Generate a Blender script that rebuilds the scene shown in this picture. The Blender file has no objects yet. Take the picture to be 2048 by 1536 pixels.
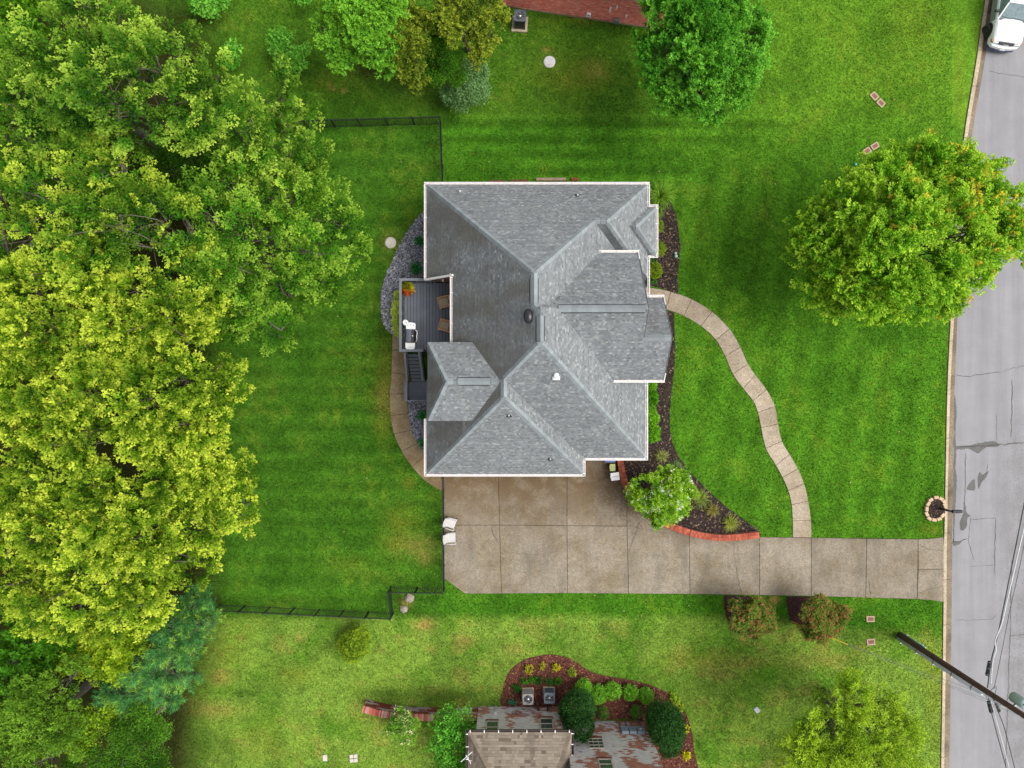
import bpy, math, random
import numpy as np
from mathutils import Vector, Matrix
R = math.radians
sc = bpy.context.scene
# ---------------------------------------------------------------- camera, sky, sun, exposure
F, H = 1420.0, 42.0                      # focal length in photo pixels, drone altitude in metres
cam_d = bpy.data.cameras.new('camera')
cam = bpy.data.objects.new('camera', cam_d)
sc.collection.objects.link(cam)
cam.location = (0, 0, H)
cam.rotation_euler = (0, 0, 0)
cam_d.sensor_width = 36.0
cam_d.lens = F / 2048 * 36.0
cam_d.clip_start = 0.5
cam_d.clip_end = 2000
sc.camera = cam
SUN_EL, SUN_AZ = R(57), R(98)            # azimuth clockwise from +Y (image up)
world = bpy.data.worlds.new('World')
sc.world = world
world.use_nodes = True
wn = world.node_tree
bg = wn.nodes['Background']
sky = wn.nodes.new('ShaderNodeTexSky')
sky.sky_type = 'NISHITA'
sky.sun_disc = False
sky.sun_elevation = SUN_EL
sky.sun_rotation = SUN_AZ
sky.air_density = 1.0
sky.dust_density = 4.0
sky.ozone_density = 1.0
hs = wn.nodes.new('ShaderNodeHueSaturation')
hs.inputs['Saturation'].default_value = 0.25
wn.links.new(sky.outputs[0], hs.inputs['Color'])
wn.links.new(hs.outputs[0], bg.inputs[0])
bg.inputs[1].default_value = 0.15
sun_d = bpy.data.lights.new('sun', 'SUN')
sun_d.energy = 1.3
sun_d.angle = R(36)
sun_d.color = (1.0, 0.96, 0.88)
sun = bpy.data.objects.new('sun', sun_d)
sc.collection.objects.link(sun)
sd = Vector((math.sin(SUN_AZ) * math.cos(SUN_EL), math.cos(SUN_AZ) * math.cos(SUN_EL), math.sin(SUN_EL)))
sun.rotation_euler = sd.to_track_quat('Z', 'Y').to_euler()
sun.location = sd * 60
vs = sc.view_settings
vs.view_transform = 'Standard'
vs.look = 'None'
vs.gamma = 1.0
vs.exposure = 0.68
vs.use_curve_mapping = False
sc.cycles.max_bounces = 6
sc.cycles.diffuse_bounces = 3
sc.cycles.glossy_bounces = 2
sc.cycles.transmission_bounces = 3
sc.cycles.transparent_max_bounces = 6
sc.cycles.use_denoising = True

# ---------------------------------------------------------------- helpers
COL = sc.collection
rnd = random.Random(7)
def W(px, py, z=0.0):
    d = (H - z) / F
    return Vector(((px - 1024) * d, (768 - py) * d, z))
def W2(px, py, z=0.0):
    d = (H - z) / F
    return ((px - 1024) * d, (768 - py) * d)
def lin(v):
    v = np.asarray(v, float) / 255.0
    return np.where(v <= 0.04045, v / 12.92, ((v + 0.055) / 1.055) ** 2.4)
KEXP = 1.55
def seen(r, g, b, k=KEXP):
    """surface colour (albedo) whose sunlit, exposed appearance is this sRGB"""
    return tuple(float(x) for x in np.clip(lin((r, g, b)) / k, 0.001, 0.85))
# --- value noise in numpy (for colour variation of real surfaces)
def vnoise(x, y, seed=0):
    x = np.asarray(x, float); y = np.asarray(y, float)
    xi = np.floor(x).astype(np.int64); yi = np.floor(y).astype(np.int64)
    fx = x - xi; fy = y - yi
    fx = fx * fx * (3 - 2 * fx); fy = fy * fy * (3 - 2 * fy)
    def h(a, b):
        n = (a * 374761393 + b * 668265263 + seed * 974634777) & 0x7fffffff
        n = ((n ^ (n >> 13)) * 1274126177) & 0x7fffffff
        n = (n ^ (n >> 16)) & 0xffff
        return n / 65535.0
    a = h(xi, yi) * (1 - fx) + h(xi + 1, yi) * fx
    b = h(xi, yi + 1) * (1 - fx) + h(xi + 1, yi + 1) * fx
    return a * (1 - fy) + b * fy
def fbm(x, y, seed=0, oct=4):
    s = 0; a = 0.5; t = 0
    for k in range(oct):
        s = s + a * vnoise(np.asarray(x) * 2 ** k, np.asarray(y) * 2 ** k, seed + k * 17); t += a; a *= 0.5
    return s / t
def inpoly(x, y, poly):
    x = np.asarray(x); y = np.asarray(y)
    r = np.zeros(x.shape, bool); n = len(poly); j = n - 1
    for i in range(n):
        xi, yi = poly[i][0], poly[i][1]; xj, yj = poly[j][0], poly[j][1]
        if yi != yj:
            c = ((yi > y) != (yj > y)) & (x < (xj - xi) * (y - yi) / (yj - yi) + xi)
            r ^= c
        j = i
    return r
def smooth(pts, n=6, closed=False):
    """Catmull-Rom through 2-D points"""
    out = []; m = len(pts)
    rng = range(m if closed else m - 1)
    for i in rng:
        p1 = pts[i]; p2 = pts[(i + 1) % m]
        p0 = pts[i - 1] if (closed or i > 0) else p1
        p3 = pts[(i + 2) % m] if (closed or i + 2 < m) else p2
        for k in range(n):
            t = k / n
            out.append(tuple(0.5 * (2 * p1[d] + (p2[d] - p0[d]) * t + (2 * p0[d] - 5 * p1[d] + 4 * p2[d] - p3[d]) * t * t
                                    + (3 * p1[d] - p0[d] - 3 * p2[d] + p3[d]) * t ** 3) for d in range(len(p1))))
    if not closed: out.append(tuple(pts[-1]))
    return out

# --- objects
def wloc(o):
    v = Vector((0, 0, 0))
    while o is not None:
        v += o.location; o = o.parent
    return v
def tag(o, label=None, cat=None, group=None, kind=None):
    if label: o['label'] = label
    if cat: o['category'] = cat
    if group: o['group'] = group
    if kind: o['kind'] = kind
    return o
def root(name, loc, label, cat, group=None, rz=0.0):
    o = bpy.data.objects.new(name, None)
    COL.objects.link(o)
    o.location = loc; o.rotation_euler = (0, 0, rz)
    o.empty_display_size = 0.3
    return tag(o, label, cat, group)
def link(name, me, parent=None, local=False, loc=(0, 0, 0), rot=(0, 0, 0), scale=(1, 1, 1)):
    o = bpy.data.objects.new(name, me)
    COL.objects.link(o)
    o.location = loc; o.rotation_euler = rot; o.scale = scale
    if parent is not None:
        o.parent = parent
        if not local: o.location = Vector(loc) - wloc(parent)
    return o
def setcol(me, cols, dom='POINT'):
    a = me.color_attributes.new('Col', 'FLOAT_COLOR', dom)
    c = np.ones((len(cols), 4), np.float32); c[:, :3] = np.asarray(cols, np.float32)[:, :3]
    a.data.foreach_set('color', c.ravel())
def quadmesh(name, V, mat, cols=None, k=4, smooth_=False):
    """V: (n,k,3) separate k-gons"""
    n = V.shape[0]
    me = bpy.data.meshes.new(name)
    me.vertices.add(n * k); me.vertices.foreach_set('co', V.astype(np.float32).ravel())
    me.loops.add(n * k); me.loops.foreach_set('vertex_index', np.arange(n * k, dtype=np.int32))
    me.polygons.add(n); me.polygons.foreach_set('loop_start', np.arange(0, n * k, k, dtype=np.int32))
    me.update(calc_edges=True)
    if cols is not None: setcol(me, np.repeat(cols, k, axis=0))
    me.materials.append(mat)
    return me
class MB:
    def __init__(s): s.v = []; s.f = []; s.c = []; s.cc = None
    def add(s, vs, fs):
        b = len(s.v); s.v += [tuple(v) for v in vs]; s.f += [[b + i for i in f] for f in fs]
        if s.cc is not None: s.c += [s.cc] * len(vs)
        return s
    def box(s, cx, cy, cz, sx, sy, sz, rz=0.0, tx=1.0, ty=1.0):
        c, n = math.cos(rz), math.sin(rz); vs = []
        for k, (az, fx, fy) in enumerate(((-1, 1, 1), (1, tx, ty))):
            for ax, ay in ((-1, -1), (1, -1), (1, 1), (-1, 1)):
                x = ax * sx / 2 * fx; y = ay * sy / 2 * fy
                vs.append((cx + x * c - y * n, cy + x * n + y * c, cz + az * sz / 2))
        return s.add(vs, [(3, 2, 1, 0), (4, 5, 6, 7), (0, 1, 5, 4), (1, 2, 6, 5), (2, 3, 7, 6), (3, 0, 4, 7)])
    def bbox(s, x0, x1, y0, y1, z0, z1):
        return s.box((x0 + x1) / 2, (y0 + y1) / 2, (z0 + z1) / 2, x1 - x0, y1 - y0, z1 - z0)
    def bar(s, a, b, w, h, up=(0, 0, 1)):
        a = Vector(a); b = Vector(b); d = (b - a).normalized(); u = Vector(up)
        sd_ = d.cross(u)
        if sd_.length < 1e-4: sd_ = d.cross(Vector((1, 0, 0)))
        sd_.normalize(); u = sd_.cross(d)
        vs = []
        for p in (a, b):
            for i, j in ((-1, -1), (1, -1), (1, 1), (-1, 1)): vs.append(p + sd_ * i * w / 2 + u * j * h / 2)
        return s.add(vs, [(0, 1, 2, 3), (7, 6, 5, 4), (0, 4, 5, 1), (1, 5, 6, 2), (2, 6, 7, 3), (3, 7, 4, 0)])
    def tube(s, pts, rad, n=8):
        pts = [Vector(p) for p in pts]
        if not hasattr(rad, '__len__'): rad = [rad] * len(pts)
        vs = []; fs = []
        for i, p in enumerate(pts):
            d = (pts[min(i + 1, len(pts) - 1)] - pts[max(i - 1, 0)])
            if d.length < 1e-6: d = Vector((0, 0, 1))
            d.normalize()
            r = Vector((1, 0, 0)) if abs(d.x) < 0.9 else Vector((0, 1, 0))
            a = d.cross(r).normalized(); b = d.cross(a)
            for k in range(n):
                t = 2 * math.pi * k / n
                vs.append(p + (a * math.cos(t) + b * math.sin(t)) * rad[i])
        for i in range(len(pts) - 1):
            for k in range(n):
                k2 = (k + 1) % n
                fs.append((i * n + k, i * n + k2, (i + 1) * n + k2, (i + 1) * n + k))
        fs.append(list(range(n))[::-1]); fs.append([(len(pts) - 1) * n + k for k in range(n)])
        return s.add(vs, fs)
    def lathe(s, prof, n=20, c=(0, 0, 0), sx=1.0, sy=1.0):
        vs = []; fs = []
        for r, z in prof:
            for k in range(n):
                t = 2 * math.pi * k / n
                vs.append((c[0] + r * math.cos(t) * sx, c[1] + r * math.sin(t) * sy, c[2] + z))
        for i in range(len(prof) - 1):
            for k in range(n):
                k2 = (k + 1) % n
                fs.append((i * n + k, i * n + k2, (i + 1) * n + k2, (i + 1) * n + k))
        fs.append(list(range(n))[::-1]); fs.append([(len(prof) - 1) * n + k for k in range(n)])
        return s.add(vs, fs)
    def prism(s, poly, z0, z1, inset=0.0):
        n = len(poly)
        vs = [(p[0], p[1], z0 if not hasattr(z0, '__call__') else z0(p)) for p in poly] + \
             [(p[0], p[1], z1 if not hasattr(z1, '__call__') else z1(p)) for p in poly]
        area = sum(poly[i][0] * poly[(i + 1) % n][1] - poly[(i + 1) % n][0] * poly[i][1] for i in range(n))
        fs = [list(range(n))[::-1], list(range(n, 2 * n))] + [(i, (i + 1) % n, n + (i + 1) % n, n + i) for i in range(n)]
        if area < 0: fs = [list(f)[::-1] for f in fs]
        return s.add(vs, fs)
    def mesh(s, name, mat, smooth_=False):
        me = bpy.data.meshes.new(name)
        me.from_pydata(s.v, [], s.f); me.update()
        if s.c and len(s.c) == len(s.v): setcol(me, np.array(s.c))
        if mat: me.materials.append(mat)
        if smooth_: me.polygons.foreach_set('use_smooth', [True] * len(me.polygons))
        return me
    def build(s, name, mat, parent=None, smooth_=False, local=False):
        return link(name, s.mesh(name, mat, smooth_), parent, local)
def bevel(o, w=0.02, seg=2):
    m = o.modifiers.new('bevel', 'BEVEL'); m.width = w; m.segments = seg; m.limit_method = 'ANGLE'; m.angle_limit = R(40)
    return o

# ---------------------------------------------------------------- materials
def nodes(name):
    m = bpy.data.materials.new(name); m.use_nodes = True
    nt = m.node_tree; b = nt.nodes['Principled BSDF']
    return m, nt, b
def N(nt, t, **kw):
    n = nt.nodes.new(t)
    for k, v in kw.items():
        if k in n.inputs: n.inputs[k].default_value = v
        else: setattr(n, k, v)
    return n
def mixc(nt, fac, a, b, mode='MIX'):
    n = nt.nodes.new('ShaderNodeMix'); n.data_type = 'RGBA'; n.blend_type = mode
    for s, v in ((0, fac), (6, a), (7, b)):
        if hasattr(v, 'links') or hasattr(v, 'is_linked'): nt.links.new(v, n.inputs[s])
        else: n.inputs[s].default_value = v if s == 0 else (*v[:3], 1)
    return n.outputs[2]
def ramp(nt, src, p0, p1, c0=(0, 0, 0), c1=(1, 1, 1)):
    r = nt.nodes.new('ShaderNodeValToRGB')
    r.color_ramp.elements[0].position = p0; r.color_ramp.elements[1].position = p1
    r.color_ramp.elements[0].color = (*c0, 1); r.color_ramp.elements[1].color = (*c1, 1)
    nt.links.new(src, r.inputs[0])
    return r.outputs[0]
def noise(nt, scale, detail=3, rough=0.55, vec=None, dist=0.0):
    n = N(nt, 'ShaderNodeTexNoise', Scale=scale, Detail=detail, Roughness=rough, Distortion=dist)
    if vec is not None: nt.links.new(vec, n.inputs['Vector'])
    return n.outputs[0]
def pos(nt, scale=(1, 1, 1), obj=False):
    g = nt.nodes.new('ShaderNodeTexCoord').outputs['Object'] if obj else nt.nodes.new('ShaderNodeNewGeometry').outputs['Position']
    m = N(nt, 'ShaderNodeMapping'); m.inputs['Scale'].default_value = scale
    nt.links.new(g, m.inputs['Vector'])
    return m.outputs[0]
def bump(nt, b, src, strength=0.4, dist=0.02):
    n = N(nt, 'ShaderNodeBump', Strength=strength, Distance=dist)
    nt.links.new(src, n.inputs['Height']); nt.links.new(n.outputs[0], b.inputs['Normal'])
def sc3(c, k): return tuple(max(0.0, min(0.95, x * k)) for x in c)
def M(name, col, rough=0.7, var=0.18, scale=6.0, fine=60.0, fvar=0.1, bmp=0.0, metal=0.0, obj=False, attr=False, spec=0.4, rand=0.0):
    m, nt, b = nodes(name)
    v = pos(nt, obj=obj)
    if attr:
        a = nt.nodes.new('ShaderNodeAttribute'); a.attribute_name = 'Col'; base = a.outputs['Color']
    else: base = (*col, 1)
    n1 = noise(nt, scale, 4, 0.6, v)
    k = ramp(nt, n1, 0.25, 0.75, (1 - var,) * 3, (1 + var,) * 3)
    c = mixc(nt, 1.0, base, k, 'MULTIPLY')
    n2 = noise(nt, fine, 2, 0.6, v)
    k2 = ramp(nt, n2, 0.3, 0.7, (1 - fvar,) * 3, (1 + fvar,) * 3)
    c = mixc(nt, 1.0, c, k2, 'MULTIPLY')
    if rand:
        oi = nt.nodes.new('ShaderNodeObjectInfo')
        k3 = ramp(nt, oi.outputs['Random'], 0.0, 1.0, (1 - rand,) * 3, (1 + rand,) * 3)
        c = mixc(nt, 1.0, c, k3, 'MULTIPLY')
    nt.links.new(c, b.inputs['Base Color'])
    b.inputs['Roughness'].default_value = rough
    b.inputs['Metallic'].default_value = metal
    b.inputs['Specular IOR Level'].default_value = spec
    if bmp: bump(nt, b, n2, bmp, 0.02)
    return m
def leafmat(name, trans=0.18, rough=0.6, spec=0.05):
    m, nt, b = nodes(name)
    a = nt.nodes.new('ShaderNodeAttribute'); a.attribute_name = 'Col'
    nt.links.new(a.outputs['Color'], b.inputs['Base Color'])
    b.inputs['Roughness'].default_value = rough
    b.inputs['Specular IOR Level'].default_value = spec
    t = nt.nodes.new('ShaderNodeBsdfTranslucent')
    g = mixc(nt, 1.0, a.outputs['Color'], (1.05, 1.15, 0.55), 'MULTIPLY')
    nt.links.new(g, t.inputs['Color'])
    mx = nt.nodes.new('ShaderNodeMixShader'); mx.inputs[0].default_value = trans
    nt.links.new(b.outputs[0], mx.inputs[1]); nt.links.new(t.outputs[0], mx.inputs[2])
    nt.links.new(mx.outputs[0], nt.nodes['Material Output'].inputs[0])
    return m
LEAF = leafmat('leaf')
NEEDLE = leafmat('needle', 0.15)
BLADE = leafmat('grass_blade', 0.3, 0.9, 0.05)
BARK = M('bark', seen(120, 112, 98), 0.9, 0.3, 5, 40, 0.25, 0.5)
def concrete(name, c, stain, mark=None):
    m, nt, b = nodes(name)
    v = pos(nt)
    n1 = noise(nt, 0.55, 5, 0.62, v)
    c1 = mixc(nt, ramp(nt, n1, 0.42, 0.68), c, stain)
    n2 = noise(nt, 2.6, 5, 0.7, v, 0.6)
    c2 = mixc(nt, 1.0, c1, ramp(nt, n2, 0.25, 0.75, (0.80,) * 3, (1.16,) * 3), 'MULTIPLY')
    n3 = noise(nt, 11, 3, 0.85, v)
    c3 = mixc(nt, 1.0, c2, ramp(nt, n3, 0.36, 0.64, (0.72,) * 3, (1.26,) * 3), 'MULTIPLY')
    if mark:      # rusty brown damp marks on the apron before the garage doors, and tyre grime
        sp = nt.nodes.new('ShaderNodeSeparateXYZ'); nt.links.new(v, sp.inputs[0])
        my = N(nt, 'ShaderNodeMapRange'); nt.links.new(sp.outputs[1], my.inputs[0]); my.inputs[1].default_value = -9.6; my.inputs[2].default_value = -5.6
        ms = noise(nt, 0.9, 5, 0.65, v, 0.4)
        mm = N(nt, 'ShaderNodeMath', operation='MULTIPLY'); nt.links.new(my.outputs[0], mm.inputs[0]); nt.links.new(ramp(nt, ms, 0.22, 0.55), mm.inputs[1])
        c3 = mixc(nt, mm.outputs[0], c3, mark)
        mx_ = N(nt, 'ShaderNodeMapRange'); nt.links.new(sp.outputs[0], mx_.inputs[0]); mx_.inputs[1].default_value = 4.2; mx_.inputs[2].default_value = 7.2
        m2 = N(nt, 'ShaderNodeMath', operation='MULTIPLY'); nt.links.new(mx_.outputs[0], m2.inputs[0]); nt.links.new(my.outputs[0], m2.inputs[1])
        sp2 = noise(nt, 7, 5, 0.8, v)
        m3 = N(nt, 'ShaderNodeMath', operation='MULTIPLY'); nt.links.new(m2.outputs[0], m3.inputs[0]); nt.links.new(ramp(nt, sp2, 0.42, 0.55), m3.inputs[1])
        c3 = mixc(nt, m3.outputs[0], c3, seen(70, 52, 40))
        gy = noise(nt, 1.0, 4, 0.6, pos(nt, (1.1, 0.25, 1)))
        c3 = mixc(nt, ramp(nt, gy, 0.5, 0.68, (0, 0, 0), (.38, .38, .38)), c3, seen(110, 104, 96))
    oi = nt.nodes.new('ShaderNodeObjectInfo')
    c4 = mixc(nt, 1.0, c3, ramp(nt, oi.outputs['Random'], 0, 1, (0.87, .86, .84), (1.08, 1.08, 1.08)), 'MULTIPLY')
    nt.links.new(c4, b.inputs['Base Color'])
    b.inputs['Roughness'].default_value = 0.85
    bump(nt, b, n3, 0.35, 0.01)
    return m
CONC_D = concrete('driveway_concrete', seen(167, 155, 136), seen(140, 125, 98), seen(116, 92, 58))
CONC_W = concrete('walk_concrete', seen(196, 180, 158), seen(172, 154, 128))
CONC_R = concrete('rear_walk_concrete', seen(172, 152, 118), seen(140, 116, 78))
CONC_K = concrete('kerb_concrete', seen(218, 200, 170), seen(196, 176, 146))
GUTTER_PAN = concrete('gutter_pan_concrete', seen(158, 142, 118), seen(112, 96, 78))
DARKGAP = M('joint_dirt', seen(58, 48, 34), 0.95, 0.3)
WHITE = M('white_paint', (0.70, 0.66, 0.64), 0.5, 0.05, 3, 30, 0.05)
WHITE_CLEAN = M('white_enamel', (0.8, 0.8, 0.79), 0.35, 0.03)
DARKMETAL = M('black_metal', (0.022, 0.026, 0.025), 0.5, 0.2, metal=0.3)
BLACK = M('black_plastic', (0.015, 0.015, 0.016), 0.45, 0.15)
GREYMETAL = M('grey_metal', seen(165, 168, 172), 0.4, 0.12, metal=0.5)
STEEL = M('steel', (0.55, 0.56, 0.58), 0.3, 0.1, metal=0.9)
# ================================================================ GROUND, ROAD, KERB, PAVING, BEDS
# kerb line in plan: photo rows (y, kerb back, kerb face, gutter edge)
KERB = [(-420, 2046, 2054, 2066), (-200, 2004, 2012, 2023), (0, 1971, 1979, 1990), (120, 1953, 1962, 1972), (260, 1930, 1938, 1948), (400, 1914, 1922, 1931), (520, 1906, 1914, 1923),
        (620, 1902, 1910, 1918), (720, 1897, 1904, 1914), (800, 1894, 1901, 1911), (900, 1892, 1898, 1909), (1000, 1890, 1896, 1908),
        (1100, 1888, 1895, 1907), (1200, 1887, 1894, 1906), (1350, 1885, 1892, 1904), (1536, 1882, 1889, 1901), (1760, 1878, 1885, 1897), (2000, 1874, 1881, 1893)]
KS = smooth([tuple(map(float, k)) for k in KERB], 6)
ZR = -0.13
def kx(j, py):   # photo x of the kerb line j at photo row py
    return np.interp(py, [k[0] for k in KS], [k[j] for k in KS])

# ---- lawn colour (mown stripes, dry and thin patches, species, darker and browner spots)
def srgb(r, g, b): return np.array(seen(r, g, b))
GR = dict(yard=srgb(78, 127, 34), front=srgb(90, 145, 36), top=srgb(88, 134, 36), tr=srgb(108, 157, 42), south=srgb(136, 171, 66), strip=srgb(84, 141, 34),
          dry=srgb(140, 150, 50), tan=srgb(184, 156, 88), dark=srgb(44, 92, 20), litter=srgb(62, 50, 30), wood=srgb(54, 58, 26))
PATCH = [(775, 735, 22, 60, 'dry', .6), (770, 800, 18, 40, 'tan', .45), (768, 850, 14, 40, 'dry', .5), (805, 1040, 40, 30, 'dry', .4), (835, 1090, 40, 22, 'tan', .34), (850, 1115, 18, 14, 'tan', .45),
         (790, 1085, 30, 24, 'dry', .5), (700, 1130, 50, 20, 'dry', .25), (818, 965, 14, 14, 'dry', .5), (590, 300, 60, 30, 'dry', .0), (1095, 100, 9, 5, 'tan', .7), (1190, 140, 26, 22, 'tan', .35), (1150, 160, 50, 26, 'dry', .35), (1120, 140, 70, 40, 'dry', .3),
         (1230, 40, 40, 18, 'litter', .4), (1160, 38, 30, 10, 'dry', .5), (1250, 170, 26, 60, 'dark', .5), (660, 170, 5, 6, 'tan', .8), (668, 178, 5, 5, 'tan', .6), (688, 182, 5, 5, 'tan', .8), (655, 165, 24, 20, 'dry', .4),
         (1548, 1200, 12, 9, 'tan', .85), (1500, 1330, 90, 20, 'tan', .35), (1400, 1320, 80, 16, 'dry', .4), (1650, 1320, 70, 18, 'tan', .3), (850, 1250, 16, 12, 'tan', .75), (930, 1280, 22, 14, 'tan', .5), (1030, 1300, 30, 14, 'tan', .3),
         (600, 1275, 10, 10, 'tan', .5), (650, 1295, 16, 12, 'litter', .3), (590, 1350, 40, 20, 'dry', .45), (440, 1355, 24, 16, 'tan', .55), (420, 1420, 60, 16, 'tan', .45), (450, 1300, 40, 50, 'dry', .4), (400, 1500, 60, 50, 'litter', .3), (520, 1480, 50, 40, 'dry', .4),
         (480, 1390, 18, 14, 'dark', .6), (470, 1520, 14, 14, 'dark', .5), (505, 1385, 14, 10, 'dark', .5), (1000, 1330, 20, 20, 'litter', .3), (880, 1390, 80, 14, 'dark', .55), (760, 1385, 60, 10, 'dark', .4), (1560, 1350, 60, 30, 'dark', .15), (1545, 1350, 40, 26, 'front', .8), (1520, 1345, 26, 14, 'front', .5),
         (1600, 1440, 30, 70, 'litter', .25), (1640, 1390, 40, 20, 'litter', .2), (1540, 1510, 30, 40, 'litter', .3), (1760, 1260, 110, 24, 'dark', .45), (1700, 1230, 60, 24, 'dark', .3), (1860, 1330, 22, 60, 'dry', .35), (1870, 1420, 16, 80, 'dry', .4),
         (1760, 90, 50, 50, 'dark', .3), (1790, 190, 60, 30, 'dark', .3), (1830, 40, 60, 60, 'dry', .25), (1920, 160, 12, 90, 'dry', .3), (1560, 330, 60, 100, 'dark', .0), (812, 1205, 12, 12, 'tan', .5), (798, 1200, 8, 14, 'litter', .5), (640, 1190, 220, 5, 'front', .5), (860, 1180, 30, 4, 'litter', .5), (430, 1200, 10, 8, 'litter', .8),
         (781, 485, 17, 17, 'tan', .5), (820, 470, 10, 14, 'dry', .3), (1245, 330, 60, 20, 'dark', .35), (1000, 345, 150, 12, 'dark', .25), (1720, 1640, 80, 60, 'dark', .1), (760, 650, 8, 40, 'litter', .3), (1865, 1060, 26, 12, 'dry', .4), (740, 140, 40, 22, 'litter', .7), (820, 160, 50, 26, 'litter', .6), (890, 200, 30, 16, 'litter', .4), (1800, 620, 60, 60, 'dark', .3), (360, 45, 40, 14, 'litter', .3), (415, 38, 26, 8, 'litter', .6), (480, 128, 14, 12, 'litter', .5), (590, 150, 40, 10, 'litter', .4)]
def sstep(a, b, x): t = np.clip((x - a) / (b - a), 0, 1); return t * t * (3 - 2 * t)
def lawncol(px, py):
    px = np.asarray(px, float); py = np.asarray(py, float)
    def L(a, b, t): return a + (b - a) * t[:, None]
    wv = (fbm(px / 90, py / 90, 3) - .5) * 60
    c = np.tile(GR['yard'], (len(px), 1))
    c = L(c, GR['top'], sstep(262, 225, py + wv * .2) * sstep(1480, 1300, px))
    c = L(c, GR['strip'], sstep(870, 890, px) * sstep(225, 260, py + wv * .2) * sstep(1420, 1300, px))
    c = L(c, GR['front'], sstep(1270, 1360, px + wv))
    c = L(c, GR['tr'], sstep(1400, 1560, px + wv) * sstep(330, 200, py + wv))
    c = L(c, GR['strip'], sstep(870, 890, px) * sstep(1150, 1165, py))
    c = L(c, GR['south'], sstep(1222, 1246, py + wv * .25 - np.clip(px - 1500, 0, 400) * .11) * sstep(300, 420, px))
    inside = inpoly(px, py, [(300, 1100), (888, 1100), (888, 1186), (776, 1186), (780, 1236), (430, 1222), (300, 1218)])
    c = np.where(inside[:, None], GR['yard'] * 1.08, c)
    # mown stripes
    st = np.zeros(len(px))
    yard = (px < 888) & (py > 250) & (py < 1240)
    st += np.where(yard, np.sin(py / 6.0 + (fbm(px / 60, py / 60, 5) - .5) * 1.6) * .15 * (0.3 + fbm(px / 200, py / 120, 6)), 0)
    north = (py <= 360) & (px > 880) & (px < 1600) & (py > 225)
    st += np.where(north, np.sin((py - px * .004) / 5.0) * .24 * sstep(.3, .6, fbm(px / 160, py / 50, 8)), 0)
    east = (px > 1300) & (py > 330)
    st += np.where(east & (py < 1180), np.sin((px + py * .16) / 9.5 + (fbm(px / 90, py / 90, 9) - .5) * 1.2) * .13, 0)
    c = c * (1 + st)[:, None]
    # blotches
    n1 = fbm(px / 55, py / 55, 11); n2 = fbm(px / 14, py / 14, 12, 3); n3 = fbm(px / 4.0, py / 4.0, 13, 2)
    c = L(c, GR['dry'], np.clip((n1 - .54) * 1.3, 0, .2) * sstep(.42, .6, n2))
    c = L(c, GR['dark'], np.clip((.52 - n1) * 1.8, 0, .35))
    south = sstep(1226, 1250, py)
    c = L(c, GR['tan'], np.clip((fbm(px / 40, py / 26, 15) - .58) * 2.2, 0, .22) * south)
    c = L(c, GR['front'], np.clip((fbm(px / 50, py / 50, 16) - .52) * 3, 0, .55) * south)
    c = c * (0.80 + .4 * n2)[:, None] * (0.78 + .44 * n3)[:, None]
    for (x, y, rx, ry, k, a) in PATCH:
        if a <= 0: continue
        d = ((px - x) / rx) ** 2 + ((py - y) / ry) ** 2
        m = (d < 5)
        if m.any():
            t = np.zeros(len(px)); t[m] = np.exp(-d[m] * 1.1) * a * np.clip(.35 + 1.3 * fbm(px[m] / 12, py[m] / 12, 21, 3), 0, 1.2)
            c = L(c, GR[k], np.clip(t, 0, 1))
    # woodland floor below the trees on the west side
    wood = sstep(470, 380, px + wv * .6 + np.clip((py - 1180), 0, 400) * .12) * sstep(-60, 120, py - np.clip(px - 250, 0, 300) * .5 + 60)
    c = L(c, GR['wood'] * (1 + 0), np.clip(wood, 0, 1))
    return c
def grassmat():
    m, nt, b = nodes('grass')
    a = nt.nodes.new('ShaderNodeAttribute'); a.attribute_name = 'Col'
    v = pos(nt)
    n1 = noise(nt, 8, 4, 0.85, v)
    c = mixc(nt, 1.0, a.outputs['Color'], ramp(nt, n1, 0.34, 0.66, (0.45, 0.55, 0.45), (1.55, 1.42, 1.5)), 'MULTIPLY')
    n2 = noise(nt, 2.2, 5, 0.75, v)
    c = mixc(nt, 1.0, c, ramp(nt, n2, 0.3, 0.7, (0.78, .82, .75), (1.22, 1.18, 1.2)), 'MULTIPLY')
    nt.links.new(c, b.inputs['Base Color'])
    b.inputs['Roughness'].default_value = 0.9
    b.inputs['Specular IOR Level'].default_value = 0.03
    bump(nt, b, n1, 0.9, 0.05)
    return m
GRASS = grassmat()
FARGRASS = M('far_grass', seen(80, 120, 28), 0.95, 0.3, 0.3, 6, 0.25)
g = MB(); g.add([(-500, -500, -0.16), (500, -500, -0.16), (500, 500, -0.16), (-500, 500, -0.16)], [(0, 1, 2, 3)])
tag(g.build('ground', FARGRASS), kind='structure')
# lawn: a fine grid west of the kerb, with gentle unevenness
py_rows = np.arange(-420, 1990, 5.0)
nx = 430
u = np.linspace(0, 1, nx)
PX = (-420 + u[None, :] * (kx(1, py_rows)[:, None] - 2 + 420)); PY = np.repeat(py_rows[:, None], nx, 1)
d0 = H / F
def undul(px, py): return (fbm(np.asarray(px) / 40, np.asarray(py) / 40, 31) - .5) * .05
ZL = undul(PX, PY) * np.clip((kx(0, py_rows)[:, None] - PX) / 60, 0, 1) - 0.012
V = np.stack([(PX - 1024) * d0, (768 - PY) * d0, ZL], -1).reshape(-1, 3)
ny = len(py_rows)
idx = np.arange(ny * nx).reshape(ny, nx)
Q = np.stack([idx[:-1, :-1], idx[1:, :-1], idx[1:, 1:], idx[:-1, 1:]], -1).reshape(-1, 4)
me = bpy.data.meshes.new('lawn')
me.vertices.add(len(V)); me.vertices.foreach_set('co', V.astype(np.float32).ravel())
me.loops.add(Q.size); me.loops.foreach_set('vertex_index', Q.astype(np.int32).ravel())
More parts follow.
